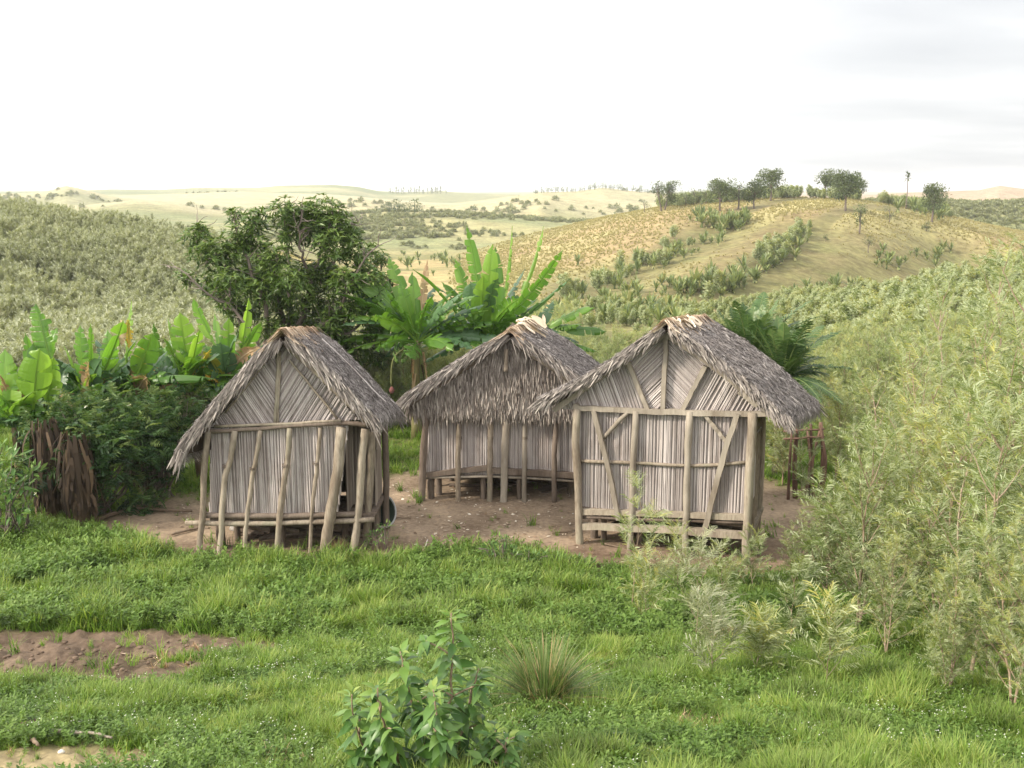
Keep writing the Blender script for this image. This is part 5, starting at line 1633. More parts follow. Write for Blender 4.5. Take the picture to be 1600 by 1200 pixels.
def banana_plant(u, v, Y, label, leaves, group, stem_r=.09, fill=5, reach=1.1, cat='banana plant'):
    c = at(u, v, Y); gz_ = h1(c[0], c[1]); base = np.array([c[0] + rng.normal(0, .08), c[1] + .05, gz_ - .05])
    root = empty('banana_plant', base, label, cat, group)
    mb = MB(); tube(mb, smooth_path([base, (base + c) / 2 + rng.normal(0, .03, 3), c + [0, 0, .05]], 7), np.linspace(stem_r, stem_r * .55, 7), n=10, r=rng.random(), rough=.1)
    for _ in range(5):   # leaf sheaths on the stem
        a = rng.uniform(0, 6.28); p = base + (c - base) * rng.uniform(.4, .95)
        Cc = np.stack([p + [math.cos(a) * stem_r * .9, math.sin(a) * stem_r * .9, 0] + np.array([math.cos(a) * .08 * t, math.sin(a) * .08 * t, -.45 * t]) for t in np.linspace(0, 1, 4)])[None]
        S = np.zeros((1, 4, 3)); S[0, :, 0] = -math.sin(a) * .05; S[0, :, 1] = math.cos(a) * .05
        strips(mb, Cc, S * np.array([1, .9, .6, .2])[None, :, None], rng.random())
    obj('pseudostem', mb, M_BSTEM, root, smooth=True)
    mats = {'g': M_BANANA, 'b': M_BANANA_BLUE, 'd': M_BANANA_DRY, 'y': M_BANANA_GOLD}
    leaves = list(leaves)
    for i in range(fill):     # the rest of the crown, arching out and down
        a = i * 2.4 + rng.uniform(0, 1); kd = 'ggggbbbd'[rng.integers(0, 8)] if reach < 1.4 else 'gggggbbb'[rng.integers(0, 8)]
        e = c + np.array([math.cos(a) * reach, math.sin(a) * reach * .55, (rng.uniform(.0, .95) if reach < 1.2 else rng.uniform(-.2, .85)) * reach]) * rng.uniform(.7, 1.05)
        tu, tv = uv_of(e); leaves.append(((tu, tv), dict(width=rng.uniform(.19, .30), bow=rng.uniform(.12, .3), tear=rng.uniform(.4, .95), droop=rng.uniform(.6, 1.0), kind=kd, dy=float(e[1] - c[1]))))
    for lv in leaves:
        (tu, tv) = lv[0]; o = dict(kind='g', dy=rng.normal(0, .35), base=None)
        wsc = .86 if reach > 1.2 else .92; o.update(lv[1] if len(lv) > 1 else {})
        kd = o.pop('kind'); dy = o.pop('dy'); bb = o.pop('base')
        b0 = c if bb is None else at(bb[0], bb[1], Y + dy * .3)
        m2 = MB(); o.setdefault('tone', rng.uniform(.3, .8)); o['width'] = o.get('width', .26) * wsc; o['tear'] = min(o.get('tear', .5) * 1.4 + .16, .97)
        banana_leaf(m2, None, b0, at(tu, tv, Y + dy), **o)
        lo = obj('leaf', m2, mats[kd], root, smooth=False)
        if kd == 'd': lo['label'] = 'withered brown banana leaf'
        if kd == 'y': lo['label'] = 'yellowing banana leaf'
    return root


BG = 'banana plants beside the left hut'
BC = 'large banana clump behind the middle hut'
big = dict(width=.28, tear=.5)
c0 = banana_plant(652, 535, 22.0, 'left large banana plant of the central clump, its torn leaves arching over the left hut', [
    ((545, 426), dict(big, base=(642, 512), bow=.10, tear=.15, dy=-.3, tone=.55)), ((517, 456), dict(width=.27, bow=.12, tear=.6, dy=-.5, tone=.4, base=(655, 522))),
    ((508, 498), dict(width=.26, bow=.22, tear=.9, droop=.9, dy=-.4, tone=.75, base=(645, 522))), ((518, 542), dict(width=.25, bow=.25, tear=.8, droop=.8, dy=-.2, tone=.6)),
    ((607, 402), dict(width=.30, bow=.05, tear=.3, dy=.5, tone=.75, base=(648, 515))), ((644, 424), dict(width=.2, bow=.06, tear=.1, dy=.1, tone=.7)),
    ((584, 548), dict(width=.27, bow=.22, tear=.8, droop=.8, dy=-.8, tone=.35)), ((708, 548), dict(width=.28, bow=.25, tear=.5, droop=.8, dy=-.9, tone=.6)),
    ((560, 520), dict(width=.26, bow=.3, tear=.4, droop=.6, dy=.6, tone=.3)), ((690, 470), dict(width=.3, bow=.1, tear=.2, dy=.6, kind='b')), ((575, 480), dict(width=.32, bow=.14, tear=.2, dy=.1, tone=.45)),
    ((646, 600), dict(width=.10, bow=-.05, tear=.9, kind='d', dy=-.1, base=(648, 552), stalk=.02)), ((668, 606), dict(width=.12, bow=-.05, tear=.9, kind='d', dy=-.2, base=(662, 550), stalk=.02)), ((600, 560), dict(width=.22, bow=.3, tear=.9, droop=1.0, kind='b', dy=.5)), ((575, 408), dict(width=.2, bow=.05, tear=.7, dy=.6, tone=.5)), ((668, 405), dict(width=.13, bow=0, tear=.95, kind='d', dy=.7)), ((625, 440), dict(width=.24, bow=.1, tear=.5, dy=-.2, tone=.65)), ((600, 455), dict(width=.26, bow=.1, tear=.4, dy=.4, kind='b'))], BC, .12, 27, 2.1)
c1 = banana_plant(757, 535, 22.6, 'right large banana plant of the central clump with tall upright leaves above the middle hut', [
    ((645, 420), dict(width=.24, bow=.10, tear=.5, dy=-.3, tone=.55, base=(742, 533), fold=.6)), ((711, 404), dict(width=.26, bow=.04, tear=.4, dy=.3, tone=.7, base=(748, 515))),
    ((729, 352), dict(width=.21, bow=-.06, tear=.85, droop=.8, dy=.2, tone=.65, base=(757, 500))), ((770, 381), dict(width=.25, bow=.05, tear=.1, dy=-.3, tone=.9, base=(757, 520))),
    ((774, 385), dict(width=.24, bow=-.05, tear=.2, dy=.3, tone=.5, base=(777, 510))), ((800, 353), dict(width=.13, bow=-.05, tear=.95, droop=1.1, dy=.4, tone=.95, base=(782, 500))),
    ((849, 353), dict(width=.12, bow=-.08, tear=.95, droop=1.1, dy=.5, tone=.95, base=(792, 510))), ((880, 390), dict(width=.26, bow=-.06, tear=.6, droop=.5, dy=.0, tone=.55, base=(770, 520))),
    ((892, 434), dict(width=.30, bow=.02, tear=.3, dy=-.3, kind='b', base=(795, 520))), ((735, 440), dict(width=.34, bow=.05, tear=.1, dy=-.2, kind='b', base=(752, 525))),
    ((755, 430), dict(width=.30, bow=-.04, tear=.1, dy=-.6, tone=.85, base=(752, 530))), ((700, 500), dict(width=.26, bow=.12, tear=.4, dy=-.5, tone=.6)), ((705, 545), dict(width=.22, bow=.2, tear=.5, droop=.7, dy=-.6, tone=.6)), ((850, 470), dict(width=.26, bow=.1, tear=.3, dy=.8, kind='b')), ((820, 420), dict(width=.2, bow=0, tear=.5, dy=.9, kind='b')), ((690, 440), dict(width=.24, bow=.08, tear=.5, dy=.3, tone=.5)), ((808, 470), dict(width=.24, bow=.05, tear=.4, dy=-.5, tone=.6)), ((725, 470), dict(width=.28, bow=.05, tear=.2, dy=-.7, tone=.75))], BC, .12, 24, 2.0)
c2 = banana_plant(838, 525, 23.2, 'banana plant behind the middle hut roof, two leaves stretching level to the right', [
    ((948, 518), dict(width=.30, bow=.05, tear=.9, droop=1.0, dy=-.2, tone=.3, base=(843, 508), stalk=.2)), ((935, 550), dict(width=.26, bow=.10, tear=.9, droop=1.0, dy=-.5, tone=.45, base=(850, 530))), ((800, 455), dict(width=.24, bow=0, tear=.4, dy=.4, kind='b')), ((865, 470), dict(width=.2, bow=.05, tear=.4, dy=.6, kind='b'))], BC, .10, 6, 1.5)
# fruit stalk with its purple bud, hanging from the left plant
mb = MB(); pth = smooth_path([at(648, 545, 21.9), at(632, 545, 21.7), at(615, 560, 21.6), at(611, 590, 21.6), at(612, 603, 21.6)], 14)
tube(mb, pth, .018, n=6, r=.9); fs = obj('fruit_stalk', mb, M_BSTEM, c0, smooth=True)
mb = MB(); p = at(612, 604, 21.6); zz = np.linspace(0, 1, 8); tube(mb, np.stack([np.full(8, p[0]), np.full(8, p[1]), p[2] - zz * .17], 1), .055 * np.sin(np.pi * np.clip(zz * .9 + .08, 0, 1)) + .004, n=9)
obj('flower_bud', mb, plain('bud_purple', [(.10, .035, .04), (.22, .09, .075)]), fs, smooth=True)
mb = MB()
for i in range(26):
    a = rng.uniform(0, 6.28); p = at(626, 556, 21.65) + [math.cos(a) * .07, math.sin(a) * .07, rng.uniform(-.17, .12)]
    tube(mb, smooth_path([p, p + [math.cos(a) * .07, math.sin(a) * .07, .03], p + [math.cos(a) * .08, math.sin(a) * .08, .11]], 4), [.014, .02, .018, .008], n=5, r=rng.random())
obj('fruit_bunch', mb, foliage('green_fruit', [(.08, .15, .03), (.14, .22, .05)], trans=0), fs, smooth=True)

sm = dict(width=.21, tear=.45)
LB = [
    (22, 668, 17.4, 'leftmost banana plant at the picture edge with wide bright backlit leaves', [((8, 545), dict(sm, width=.26, tone=.8, dy=0)), ((62, 545), dict(width=.36, tear=.15, bow=.06, tone=.85, dy=-.3, base=(52, 640))), ((-10, 600), dict(sm, kind='g', tone=.9)), ((20, 590), dict(width=.3, tear=.1, tone=.8, dy=-.2)), ((-8, 640), dict(sm, bow=.3, droop=.9, tear=.9)), ((52, 612), dict(width=.26, bow=.2, tear=.2, tone=.9, dy=-.5)), ((0, 585), dict(width=.12, kind='d', tear=.9, dy=-.4))]),
    (78, 660, 17.8, 'banana plant with one tall upright leaf shredded along its edge', [((56, 474), dict(width=.27, bow=.06, tear=.97, droop=.9, tone=.6, dy=.2, base=(82, 575))), ((52, 535), dict(width=.30, bow=-.03, tear=.1, tone=.35, dy=.1, base=(92, 620))), ((84, 558), dict(width=.24, bow=0, tear=.1, tone=.98, dy=-.5, base=(72, 640))), ((12, 625), dict(width=.28, bow=.3, tear=.2, tone=.85, dy=-.7)), ((100, 570), dict(width=.3, tear=.1, kind='b', dy=.3)), ((112, 640), dict(width=.14, bow=.55, tear=.95, droop=1.2, kind='d', dy=-.6, base=(95, 620)))]),
    (138, 640, 17.9, 'banana plant with a thin upright midrib leaf and a pale drooping torn leaf', [((125, 508), dict(width=.20, bow=.02, tear=.6, tone=.6, dy=0, base=(131, 610))), ((142, 505), dict(width=.14, bow=.1, tear=.6, tone=.7, dy=.4)), ((100, 540), dict(width=.12, bow=.1, tear=.2, tone=.9, dy=.3)), ((135, 642), dict(width=.22, bow=.75, tear=.95, droop=1.1, tone=.9, dy=-.8, base=(165, 622))), ((160, 560), dict(width=.26, tear=.1, kind='b', dy=-.2)), ((105, 590), dict(width=.3, tear=.1, kind='b', dy=.4)), ((180, 600), dict(width=.2, bow=.2, tear=.5, kind='b', dy=-.4))]),
    (152, 625, 18.2, 'banana plant with one broad clean leaf cupped upward between torn neighbours', [((192, 500), dict(width=.30, bow=-.05, tear=.05, tone=.7, dy=-.3, base=(152, 600), fold=.6)), ((205, 470), dict(width=.16, bow=0, tear=.9, tone=.95, dy=.3, base=(196, 570))), ((202, 545), dict(width=.10, bow=-.1, tear=.9, droop=1, kind='y', dy=-.1, base=(200, 500), stalk=.02)), ((190, 540), dict(width=.09, bow=-.1, tear=.9, kind='d', dy=-.2, base=(190, 500), stalk=.02)), ((175, 560), dict(width=.3, kind='b', tear=.1, dy=.2)), ((140, 585), dict(width=.2, bow=.1, tear=.1, tone=.8, dy=-.6))]),
    (212, 625, 18.2, 'banana plant with a long torn leaf arching level towards the left hut', [((238, 520), dict(width=.26, bow=-.04, tear=.1, tone=.65, dy=-.2, base=(208, 600))), ((335, 592), dict(width=.27, bow=.14, tear=.97, droop=1.1, tone=.25, dy=-.4, base=(212, 600))), ((262, 548), dict(width=.24, bow=.12, tear=.8, droop=.8, kind='b', dy=0)), ((178, 610), dict(width=.24, bow=.2, tear=.2, tone=.85, dy=-.5, base=(246, 592))), ((222, 540), dict(width=.16, bow=0, tear=.5, kind='y', dy=-.1)), ((240, 575), dict(width=.24, bow=.2, tear=.3, tone=.5, dy=.2))]),
    (292, 612, 18.6, 'bright banana plant with long smooth upright leaves left of the left hut', [((281, 488), dict(width=.25, bow=.02, tear=.08, tone=.9, dy=-.2, base=(296, 585))), ((302, 466), dict(width=.22, bow=-.06, tear=.08, tone=.75, dy=.2, base=(340, 545))), ((262, 498), dict(width=.16, bow=.05, tear=.1, tone=.9, dy=.2)), ((256, 528), dict(width=.2, bow=.08, tear=.2, tone=.8, dy=.1)), ((312, 515), dict(width=.24, bow=.02, tear=.05, tone=.8, dy=-.3)), ((330, 545), dict(width=.18, bow=.08, tear=.2, kind='y', dy=-.4)), ((318, 560), dict(width=.28, bow=.15, tear=.1, tone=.6, dy=-.5)), ((265, 560), dict(width=.3, bow=.12, tear=.1, tone=.5, dy=.2))]),
    (352, 605, 18.8, 'banana plant touching the left hut roof, a pale new leaf pointing straight up', [((389, 466), dict(width=.13, bow=.0, tear=.05, tone=1, dy=-.1, base=(376, 560), fold=.9)), ((358, 496), dict(width=.20, bow=-.03, tear=.1, tone=.8, dy=.2)), ((335, 490), dict(width=.12, bow=0, tear=.1, tone=.6, dy=.4)), ((407, 504), dict(width=.20, bow=.03, tear=.3, tone=.6, dy=0, base=(378, 560))), ((345, 535), dict(width=.30, bow=.02, tear=.05, kind='b', dy=-.3)), ((372, 520), dict(width=.2, tear=.1, kind='b', dy=-.1)), ((318, 548), dict(width=.18, bow=.08, tear=.1, kind='y', tone=.9, dy=-.4)), ((320, 590), dict(width=.12, bow=.2, tear=.9, kind='y', tone=.1, dy=-.6)), ((395, 560), dict(width=.2, bow=.05, tear=.2, tone=.7, dy=.2))]),
]
LB += [(62, 618, 19.6, 'banana plant of the back row, between the leftmost plant and the shredded upright leaf', [((40, 520), dict(sm, dy=0)), ((90, 512), dict(sm, dy=.2)), ((70, 500), dict(width=.16, tear=.6, bow=0))]),
       (182, 612, 19.9, 'banana plant of the back row, behind the broad cupped leaf', [((168, 515), dict(sm, dy=0)), ((215, 530), dict(sm, dy=.2)), ((150, 530), dict(sm, kind='b'))]),
       (252, 606, 19.7, 'banana plant of the back row, behind the long level leaf', [((240, 505), dict(width=.14, tear=.6, bow=0)), ((272, 525), dict(sm, dy=.1)), ((228, 540), dict(sm, kind='b'))])]
for i, (u, v, Y, lab, lv) in enumerate(LB): banana_plant(u, v, Y, lab, lv, BG, .08, 15, 1.0)

M_SKIRT = foliage('dead_leaf_skirt', [(.025, .017, .012), (.055, .037, .024), (.105, .07, .043), (.20, .14, .085)], trans=.1, rough=.9)
# old banana stumps with dead leaf skirts under the bush
for i, (u, y, h, lab) in enumerate([(85, 16.3, 1.35, 'brown stump of a banana wrapped in hanging dead leaves, left of two'), (128, 16.0, 1.25, 'brown stump of a banana wrapped in hanging dead leaves, right of two'), (228, 18.0, 1.0, 'thin brown banana stump behind the dark bush')]):
    g = gpoint(u, y); root = empty('banana_stump', g, lab, 'banana stump', 'dead banana stumps')
    mb = MB(); tube(mb, smooth_path([g - [0, 0, .1], g + [.03, 0, h * .5], g + [0, 0, h]], 6), [.14, .13, .12, .11, .1, .08], n=10, rough=.15, r=.3); obj('stump', mb, M_BSTEM, root, smooth=True)
    mb = MB(); n = 340; a = rng.uniform(0, 6.28, n); z0 = rng.uniform(.4, 1.3, n) * h; ln = rng.uniform(.25, .8, n) * z0; k = 5; t = np.linspace(0, 1, k)
    rad = .12 + rng.uniform(.0, .10, n)[:, None] + (.20 * rng.random(n) ** 1.5)[:, None] * np.sin(t * 2.0)
    Cc = np.stack([g[0] + np.cos(a)[:, None] * rad, g[1] + np.sin(a)[:, None] * rad, g[2] + z0[:, None] - ln[:, None] * t], -1) + np.cumsum(rng.normal(0, .014, (n, k, 3)), axis=1)
    S = np.zeros((n, k, 3)); wv = rng.uniform(.008, .04, n); S[:, :, 0] = (-np.sin(a) * wv)[:, None] * np.array([.6, 1, 1, .7, .2]); S[:, :, 1] = (np.cos(a) * wv)[:, None] * np.array([.6, 1, 1, .7, .2])
    strips(mb, Cc, S, rng.beta(1.6, 3, n)); obj('dead_leaves', mb, M_SKIRT, root)

# ------------------------------------------------------------------ dark bushes on the left
PINN = Proto(feather(7, .42, .05, 3, 70, .35))
def dark_bush(u, y, label, lobes, seed, name='dark_bush', stems=9, mat=M_BUSH, size=.26, per=130, proto=PINN, flowers=0):
    g = gpoint(u, y); root = empty(name, g, label, 'bush', 'dark bushes under the banana plants')
    st = MB(); lf = MB()
    for (lu, lv, r, dy) in lobes:
        c = at(lu, lv, y + dy); rad = r / 1600 * y
        n = int(per * (r / 50) ** 2); d = rand_dirs(n, -.7, 1)
        p = c + d * (rng.random(n) ** .4)[:, None] * rad * np.array([1, 1, .8])
        dd = unit(d * .8 + rand_dirs(n) * .5 + [0, 0, .1])
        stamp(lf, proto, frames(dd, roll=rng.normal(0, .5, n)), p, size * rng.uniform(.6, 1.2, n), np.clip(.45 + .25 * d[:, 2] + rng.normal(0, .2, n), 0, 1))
        for q in range(3):
            b = g + [rng.normal(0, .12), rng.normal(0, .12), -.05]; e = p[rng.integers(0, n)]
            tube(st, smooth_path([b, b * .45 + c * .55 + rng.normal(0, .1, 3) - [0, 0, .15], e], 9, .02), np.linspace(.022, .006, 9), n=5, r=rng.random(), cap=False)
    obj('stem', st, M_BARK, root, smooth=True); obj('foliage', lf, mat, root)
    if flowers:
        fm = MB()
        for q in range(flowers):
            lu, lv, r, dy = lobes[q % len(lobes)]; c = at(lu + rng.normal(0, r * .5), lv + rng.normal(0, r * .4), y - r / 1600 * y * .9)
            stamp(fm, LEAF_FLAT, frames(unit(rand_dirs(6) + [0, -1.2, .6])), np.tile(c, (6, 1)), .05, rng.random(6))
        obj('flower', fm, M_PETAL, root)
    return root


dark_bush(150, 16.7, 'largest dark green fine leaved bush in front of the banana plants', [(95, 690, 48, 0), (120, 655, 42, .2), (170, 645, 42, .3), (160, 690, 52, -.2), (215, 655, 40, .3), (205, 695, 50, -.2), (130, 720, 40, -.3), (70, 720, 30, -.1), (235, 680, 45, .2), (175, 735, 38, -.2), (60, 670, 26, .2), (100, 738, 26, -.5), (150, 765, 24, -.3), (40, 745, 26, -.4)], 1, flowers=3)
dark_bush(248, 17.6, 'dark bush squeezed between the large bush and the left hut eave', [(250, 640, 36, 0), (285, 650, 28, .1), (240, 670, 40, .2), (265, 690, 36, -.1), (225, 720, 34, .1), (255, 735, 26, 0), (300, 622, 20, .3)], 2, flowers=1)
dark_bush(222, 16.9, 'small dark green shoot on the bare earth below the large bush', [(222, 775, 26, 0), (215, 800, 22, 0), (238, 790, 16, 0)], 3, per=110)
dark_bush(12, 15.3, 'broad leaved bush with a few white flowers at the left picture edge', [(5, 720, 36, 0), (30, 760, 30, -.1), (-10, 770, 46, 0), (20, 800, 30, -.2), (-30, 730, 40, .2), (50, 740, 18, 0)], 4, size=.17, per=150, proto=LEAF, mat=M_BROAD, flowers=5)
# low creeper mound before the yard
dark_bush(0, 0, '', [], 9) if False else None
def mound(u, v, lobes, label):
    g = G(u, v); root = empty('low_bush', g, label, 'bush'); lf = MB(); st = MB()
    for (du, dv, r) in lobes:
        c = at(u + du, v + dv, g[1]); c[2] = max(c[2], h1(c[0], c[1]) + .05); rad = r / 1600 * g[1]; n = int(150 * (r / 25) ** 2)
        d = rand_dirs(n, -.2, 1); p = c + d * (rng.random(n) ** .4)[:, None] * rad * [1.2, 1, .7]
        stamp(lf, LEAF, frames(unit(d + rand_dirs(n) * .8)), p, rng.uniform(.04, .085, n), np.clip(.4 + .2 * d[:, 2] + rng.normal(0, .22, n), 0, 1))
        for q in range(6):
            e = p[rng.integers(0, n)]; tube(st, smooth_path([[c[0], c[1], h1(c[0], c[1]) - .03], (c + e) / 2 + rng.normal(0, .03, 3), e], 5), .006, n=4, r=.6, cap=False)
    obj('stem', st, M_BARK, root); obj('foliage', lf, M_BROAD, root)


mound(845, 888, [(-75, -22, 24), (-45, -15, 26), (-15, -12, 26), (15, -10, 24), (45, -2, 24), (70, 2, 20), (-30, 5, 20), (30, 8, 20), (-60, -42, 14)], 'low dark leafy mound at the front edge of the bare yard')
mound(590, 862, [(0, -20, 18), (12, -38, 12), (-22, -8, 14)], 'leafy clump at the foot of the right post of the left hut')
mound(1130, 868, [(-45, -10, 14), (-10, -4, 14), (20, -6, 12), (55, -12, 14)], 'green weeds growing in the shade under the right hut')

# ------------------------------------------------------------------ palm behind the right hut
def frond(mb, base, tip, bow, width=.16, pairs=46, tone=.5):
    d = tip - base; L_ = np.linalg.norm(d); ctrl = base + d * .5 + np.array([0, 0, 1.0]) * bow * L_
    t = np.linspace(0, 1, pairs)[:, None]; M_ = (1 - t) ** 2 * base + 2 * t * (1 - t) * ctrl + t * t * tip
    T = unit(np.gradient(M_, axis=0)); hor = np.cross(T, [0, 0, 1.0]); B = unit(hor + 1e-4); Nn = np.cross(B, T)
    tt = t[:, 0]; w = width * np.clip(np.sin(np.pi * np.clip(tt * .9 + .1, 0, 1)) ** .6, .15, 1)
    k = 3; j = np.linspace(0, 1, k)
    for s in (-1, 1):
        n = pairs; up = rng.normal(.25, .12, n)
        C_ = M_[:, None] + (w[:, None] * j)[:, :, None] * (s * B[:, None] * .82 + T[:, None] * .6 + Nn[:, None] * up[:, None, None]) - np.array([0, 0, 1.0]) * (w[:, None] * j ** 2 * .35)[:, :, None]
        S_ = T[:, None] * (.015 * np.array([.8, 1, .2]))[None, :, None] * np.ones((n, 1, 1))
        strips(mb, C_, S_, np.clip(tone + rng.normal(0, .08, n), 0, 1))
    tube(mb, M_, np.linspace(.018, .005, pairs), n=5, r=.9, cap=False)


def palm(u, v, Y, label, tips, rn, L_=1.7):
    c = at(u, v, Y); g = np.array([c[0], c[1], h1(c[0], c[1])])
    root = empty('low_palm', g, label, 'palm', 'low palms behind the right hut')
    mb = MB(); tube(mb, [g - [0, 0, .1], (g + c) / 2, c], [.11, .10, .10], n=10, rough=.25, r=.1); obj('trunk', mb, M_BARK, root, smooth=True)
    for (tu, tv, dy, bow) in tips:
        mb = MB(); frond(mb, c, at(tu, tv, Y + dy), bow, width=rng.uniform(.22, .31), tone=rng.uniform(.3, .75)); obj('frond', mb, M_PALM, root)
    for i in range(rn):
        a = rng.uniform(0, 6.28); el = rng.uniform(.0, 1.1); d = np.array([math.cos(a) * math.cos(el), math.sin(a) * math.cos(el), math.sin(el)])
        mb = MB(); frond(mb, c, c + d * L_ * rng.uniform(.7, 1) - [0, 0, .15], .22, width=rng.uniform(.18, .25), tone=rng.uniform(.15, .6)); obj('frond', mb, M_PALM, root)


palm(1172, 575, 19.8, 'low dark palm, the left of two, fronds standing over the right hut roof', [(1122, 486, .2, .10), (1135, 498, -.3, .08), (1160, 474, .2, .05), (1178, 480, .5, .02), (1215, 470, .1, .04), (1200, 490, -.4, .05), (1240, 520, .3, .14), (1255, 520, .6, .14), (1185, 500, -.6, .05), (1150, 520, -.5, .15), (1110, 530, .0, .2), (1142, 482, .4, .08), (1168, 492, -.2, .1), (1192, 478, .3, .03), (1228, 492, -.1, .08), (1208, 510, -.7, .1), (1132, 512, .5, .14)], 16, 1.9)
palm(1222, 595, 19.0, 'low dark palm, the right of two, fronds sweeping down to the right', [(1285, 570, .1, .18), (1290, 600, -.2, .2), (1282, 625, -.1, .22), (1262, 545, -.4, .12), (1240, 515, .2, .06), (1225, 505, -.2, .04), (1205, 515, -.3, .06), (1270, 600, -.7, .2), (1185, 545, -.4, .14), (1250, 560, -.6, .15), (1275, 585, .5, .2), (1255, 530, .4, .08), (1272, 556, -.3, .14), (1246, 512, .6, .06), (1292, 585, .2, .22), (1215, 495, .4, .02), (1232, 530, -.5, .1)], 16, 1.8)

# ------------------------------------------------------------------ foreground saplings and the tall tussock
def leafy_sapling(g, stems, label, dryfoot, size):
    root = empty('leafy_sapling', g, label, 'sapling', 'broad leaved saplings in the foreground'); st = MB(); lf = MB(); dl = MB()
    for pts in stems:
        P = smooth_path(pts, 16, .012); tube(st, P, np.linspace(.012, .004, 16), n=6, r=rng.random() * .5)
        n = 62; tl = np.concatenate([np.linspace(.22, .9, n - 12), np.linspace(.92, 1, 12)])
        p = np.stack([np.interp(tl, np.linspace(0, 1, 16), P[:, c]) for c in range(3)], 1)
        az = np.arange(n) * 2.4 + rng.normal(0, .3, n); el = np.interp(tl, [.3, .9, 1], [-.55, .1, .8]) + rng.normal(0, .2, n)
        d = np.stack([np.cos(az) * np.cos(el), np.sin(az) * np.cos(el), np.sin(el)], 1)
        s = size * np.interp(tl, [.3, .85, 1], [1.1, 1, .55]) * rng.uniform(.75, 1.15, n)
        stamp(lf, BROADLEAF, frames(d, roll=rng.normal(0, .35, n)), p + d * .02, s, np.clip(np.interp(tl, [.3, .9, 1], [.2, .5, .9]) + rng.normal(0, .12, n), 0, 1))
        # side shoots
        for q in range(3):
            i = rng.integers(6, 13); a = rng.uniform(0, 6.28); e = P[i] + np.array([math.cos(a) * .2, math.sin(a) * .2, .12]) * rng.uniform(.8, 1.3) * size / .17
            tube(st, smooth_path([P[i], (P[i] + e) / 2 + [0, 0, .01], e], 5), np.linspace(.007, .004, 5), n=5, r=.6)
            m = 8; az = rng.uniform(0, 6.28, m); el = rng.uniform(-.4, .6, m); d = np.stack([np.cos(az) * np.cos(el), np.sin(az) * np.cos(el), np.sin(el)], 1)
            stamp(lf, BROADLEAF, frames(d, roll=rng.normal(0, .35, m)), np.tile(e, (m, 1)), size * rng.uniform(.6, 1.0, m), np.clip(.4 + rng.normal(0, .18, m), 0, 1))
    obj('stem', st, M_STALK, root, smooth=True); obj('foliage', lf, M_BROAD, root, smooth=True)
    if dryfoot:
        n = 10; p = np.array(stems[0][0]) * .6 + np.array(stems[0][1]) * .4 + rng.normal(0, .05, (n, 3)); d = unit(rand_dirs(n, -1, -.2))
        stamp(dl, BROADLEAF, frames(d), p + [0, 0, .06], .13, rng.random(n)); o = obj('dry_leaves', dl, M_DRYLEAF, root); o['label'] = 'withered orange brown leaves'


BROADLEAF = Proto(quad_leaf(.225, 7, .22, .42, (.12, .75, 1, .95, .7, .35, .04)))
Y0 = 5.6
q = lambda u, v, dy=0.0: at(u, v, Y0 + dy)
gS = gpoint(690, Y0)
leafy_sapling(gS, [[gS - [0, 0, .05], q(695, 1150), q(705, 1080, .05), q(706, 1010, .1), q(705, 958, .1)], [gS - [0, 0, .03], q(660, 1150, -.1), q(640, 1080, -.1), q(628, 1040, -.1), q(625, 1018, -.1)],
                   [gS + [-.05, 0, -.03], q(620, 1180, -.2), q(600, 1130, -.25), q(593, 1090, -.25), q(590, 1075, -.25)], [gS + [-.1, -.05, -.05], q(590, 1190, -.1), q(563, 1150, -.1), q(552, 1110, -.1), q(550, 1085, -.1)],
                   [gS, q(690, 1160, -.3), q(685, 1120, -.35), q(677, 1090, -.35), q(677, 1078, -.35)], [gS + [.03, 0, 0], q(722, 1140, .15), q(735, 1080, .2), q(745, 1055, .2), q(748, 1045, .2)]],
              'leafy broad leaved sapling with several stems at the bottom middle of the picture', True, .128)
gS2 = gpoint(772, 5.5)
leafy_sapling(gS2, [[gS2 - [0, 0, .05], at(771, 1185, 5.5), at(772, 1160, 5.5), at(774, 1142, 5.5)], [gS2, at(782, 1190, 5.4), at(790, 1168, 5.4), at(793, 1152, 5.4)]], 'small yellowish sapling right of the larger foreground sapling', False, .10)


def tussock(g, n, h, spread_, label, mats, name='grass_tussock', lean=.9, hw=.0045):
    root = empty(name, g, label, 'grass tussock', None)
    for nm, m, frac in mats:
        mb = MB(); k = 6; t = np.linspace(0, 1, k); c = int(n * frac)
        az = rng.uniform(0, 6.28, c); ln = h * rng.uniform(.55, 1.15, c); b = rng.uniform(.05, lean, c) ** .9
        dx = np.stack([np.cos(az), np.sin(az)], 1); r0 = rng.uniform(0, spread_, c)
        C_ = np.zeros((c, k, 3)); C_[:, :, :2] = g[:2] + dx[:, None] * r0[:, None, None] + dx[:, None] * (ln * b)[:, None, None] * (t ** 1.6)[None, :, None]
        C_[:, :, 2] = g[2] - .03 + ln[:, None] * (t[None] * (1 - .25 * b[:, None]) - .28 * b[:, None] * t[None] ** 2.2)
        S_ = np.zeros((c, k, 3)); w = hw * np.array([1, 1, .9, .7, .45, .1]); S_[:, :, 0] = -dx[:, 1:] * w; S_[:, :, 1] = dx[:, :1] * w
        strips(mb, C_, S_, rng.random(c)); obj(nm, mb, m, root)
    return root


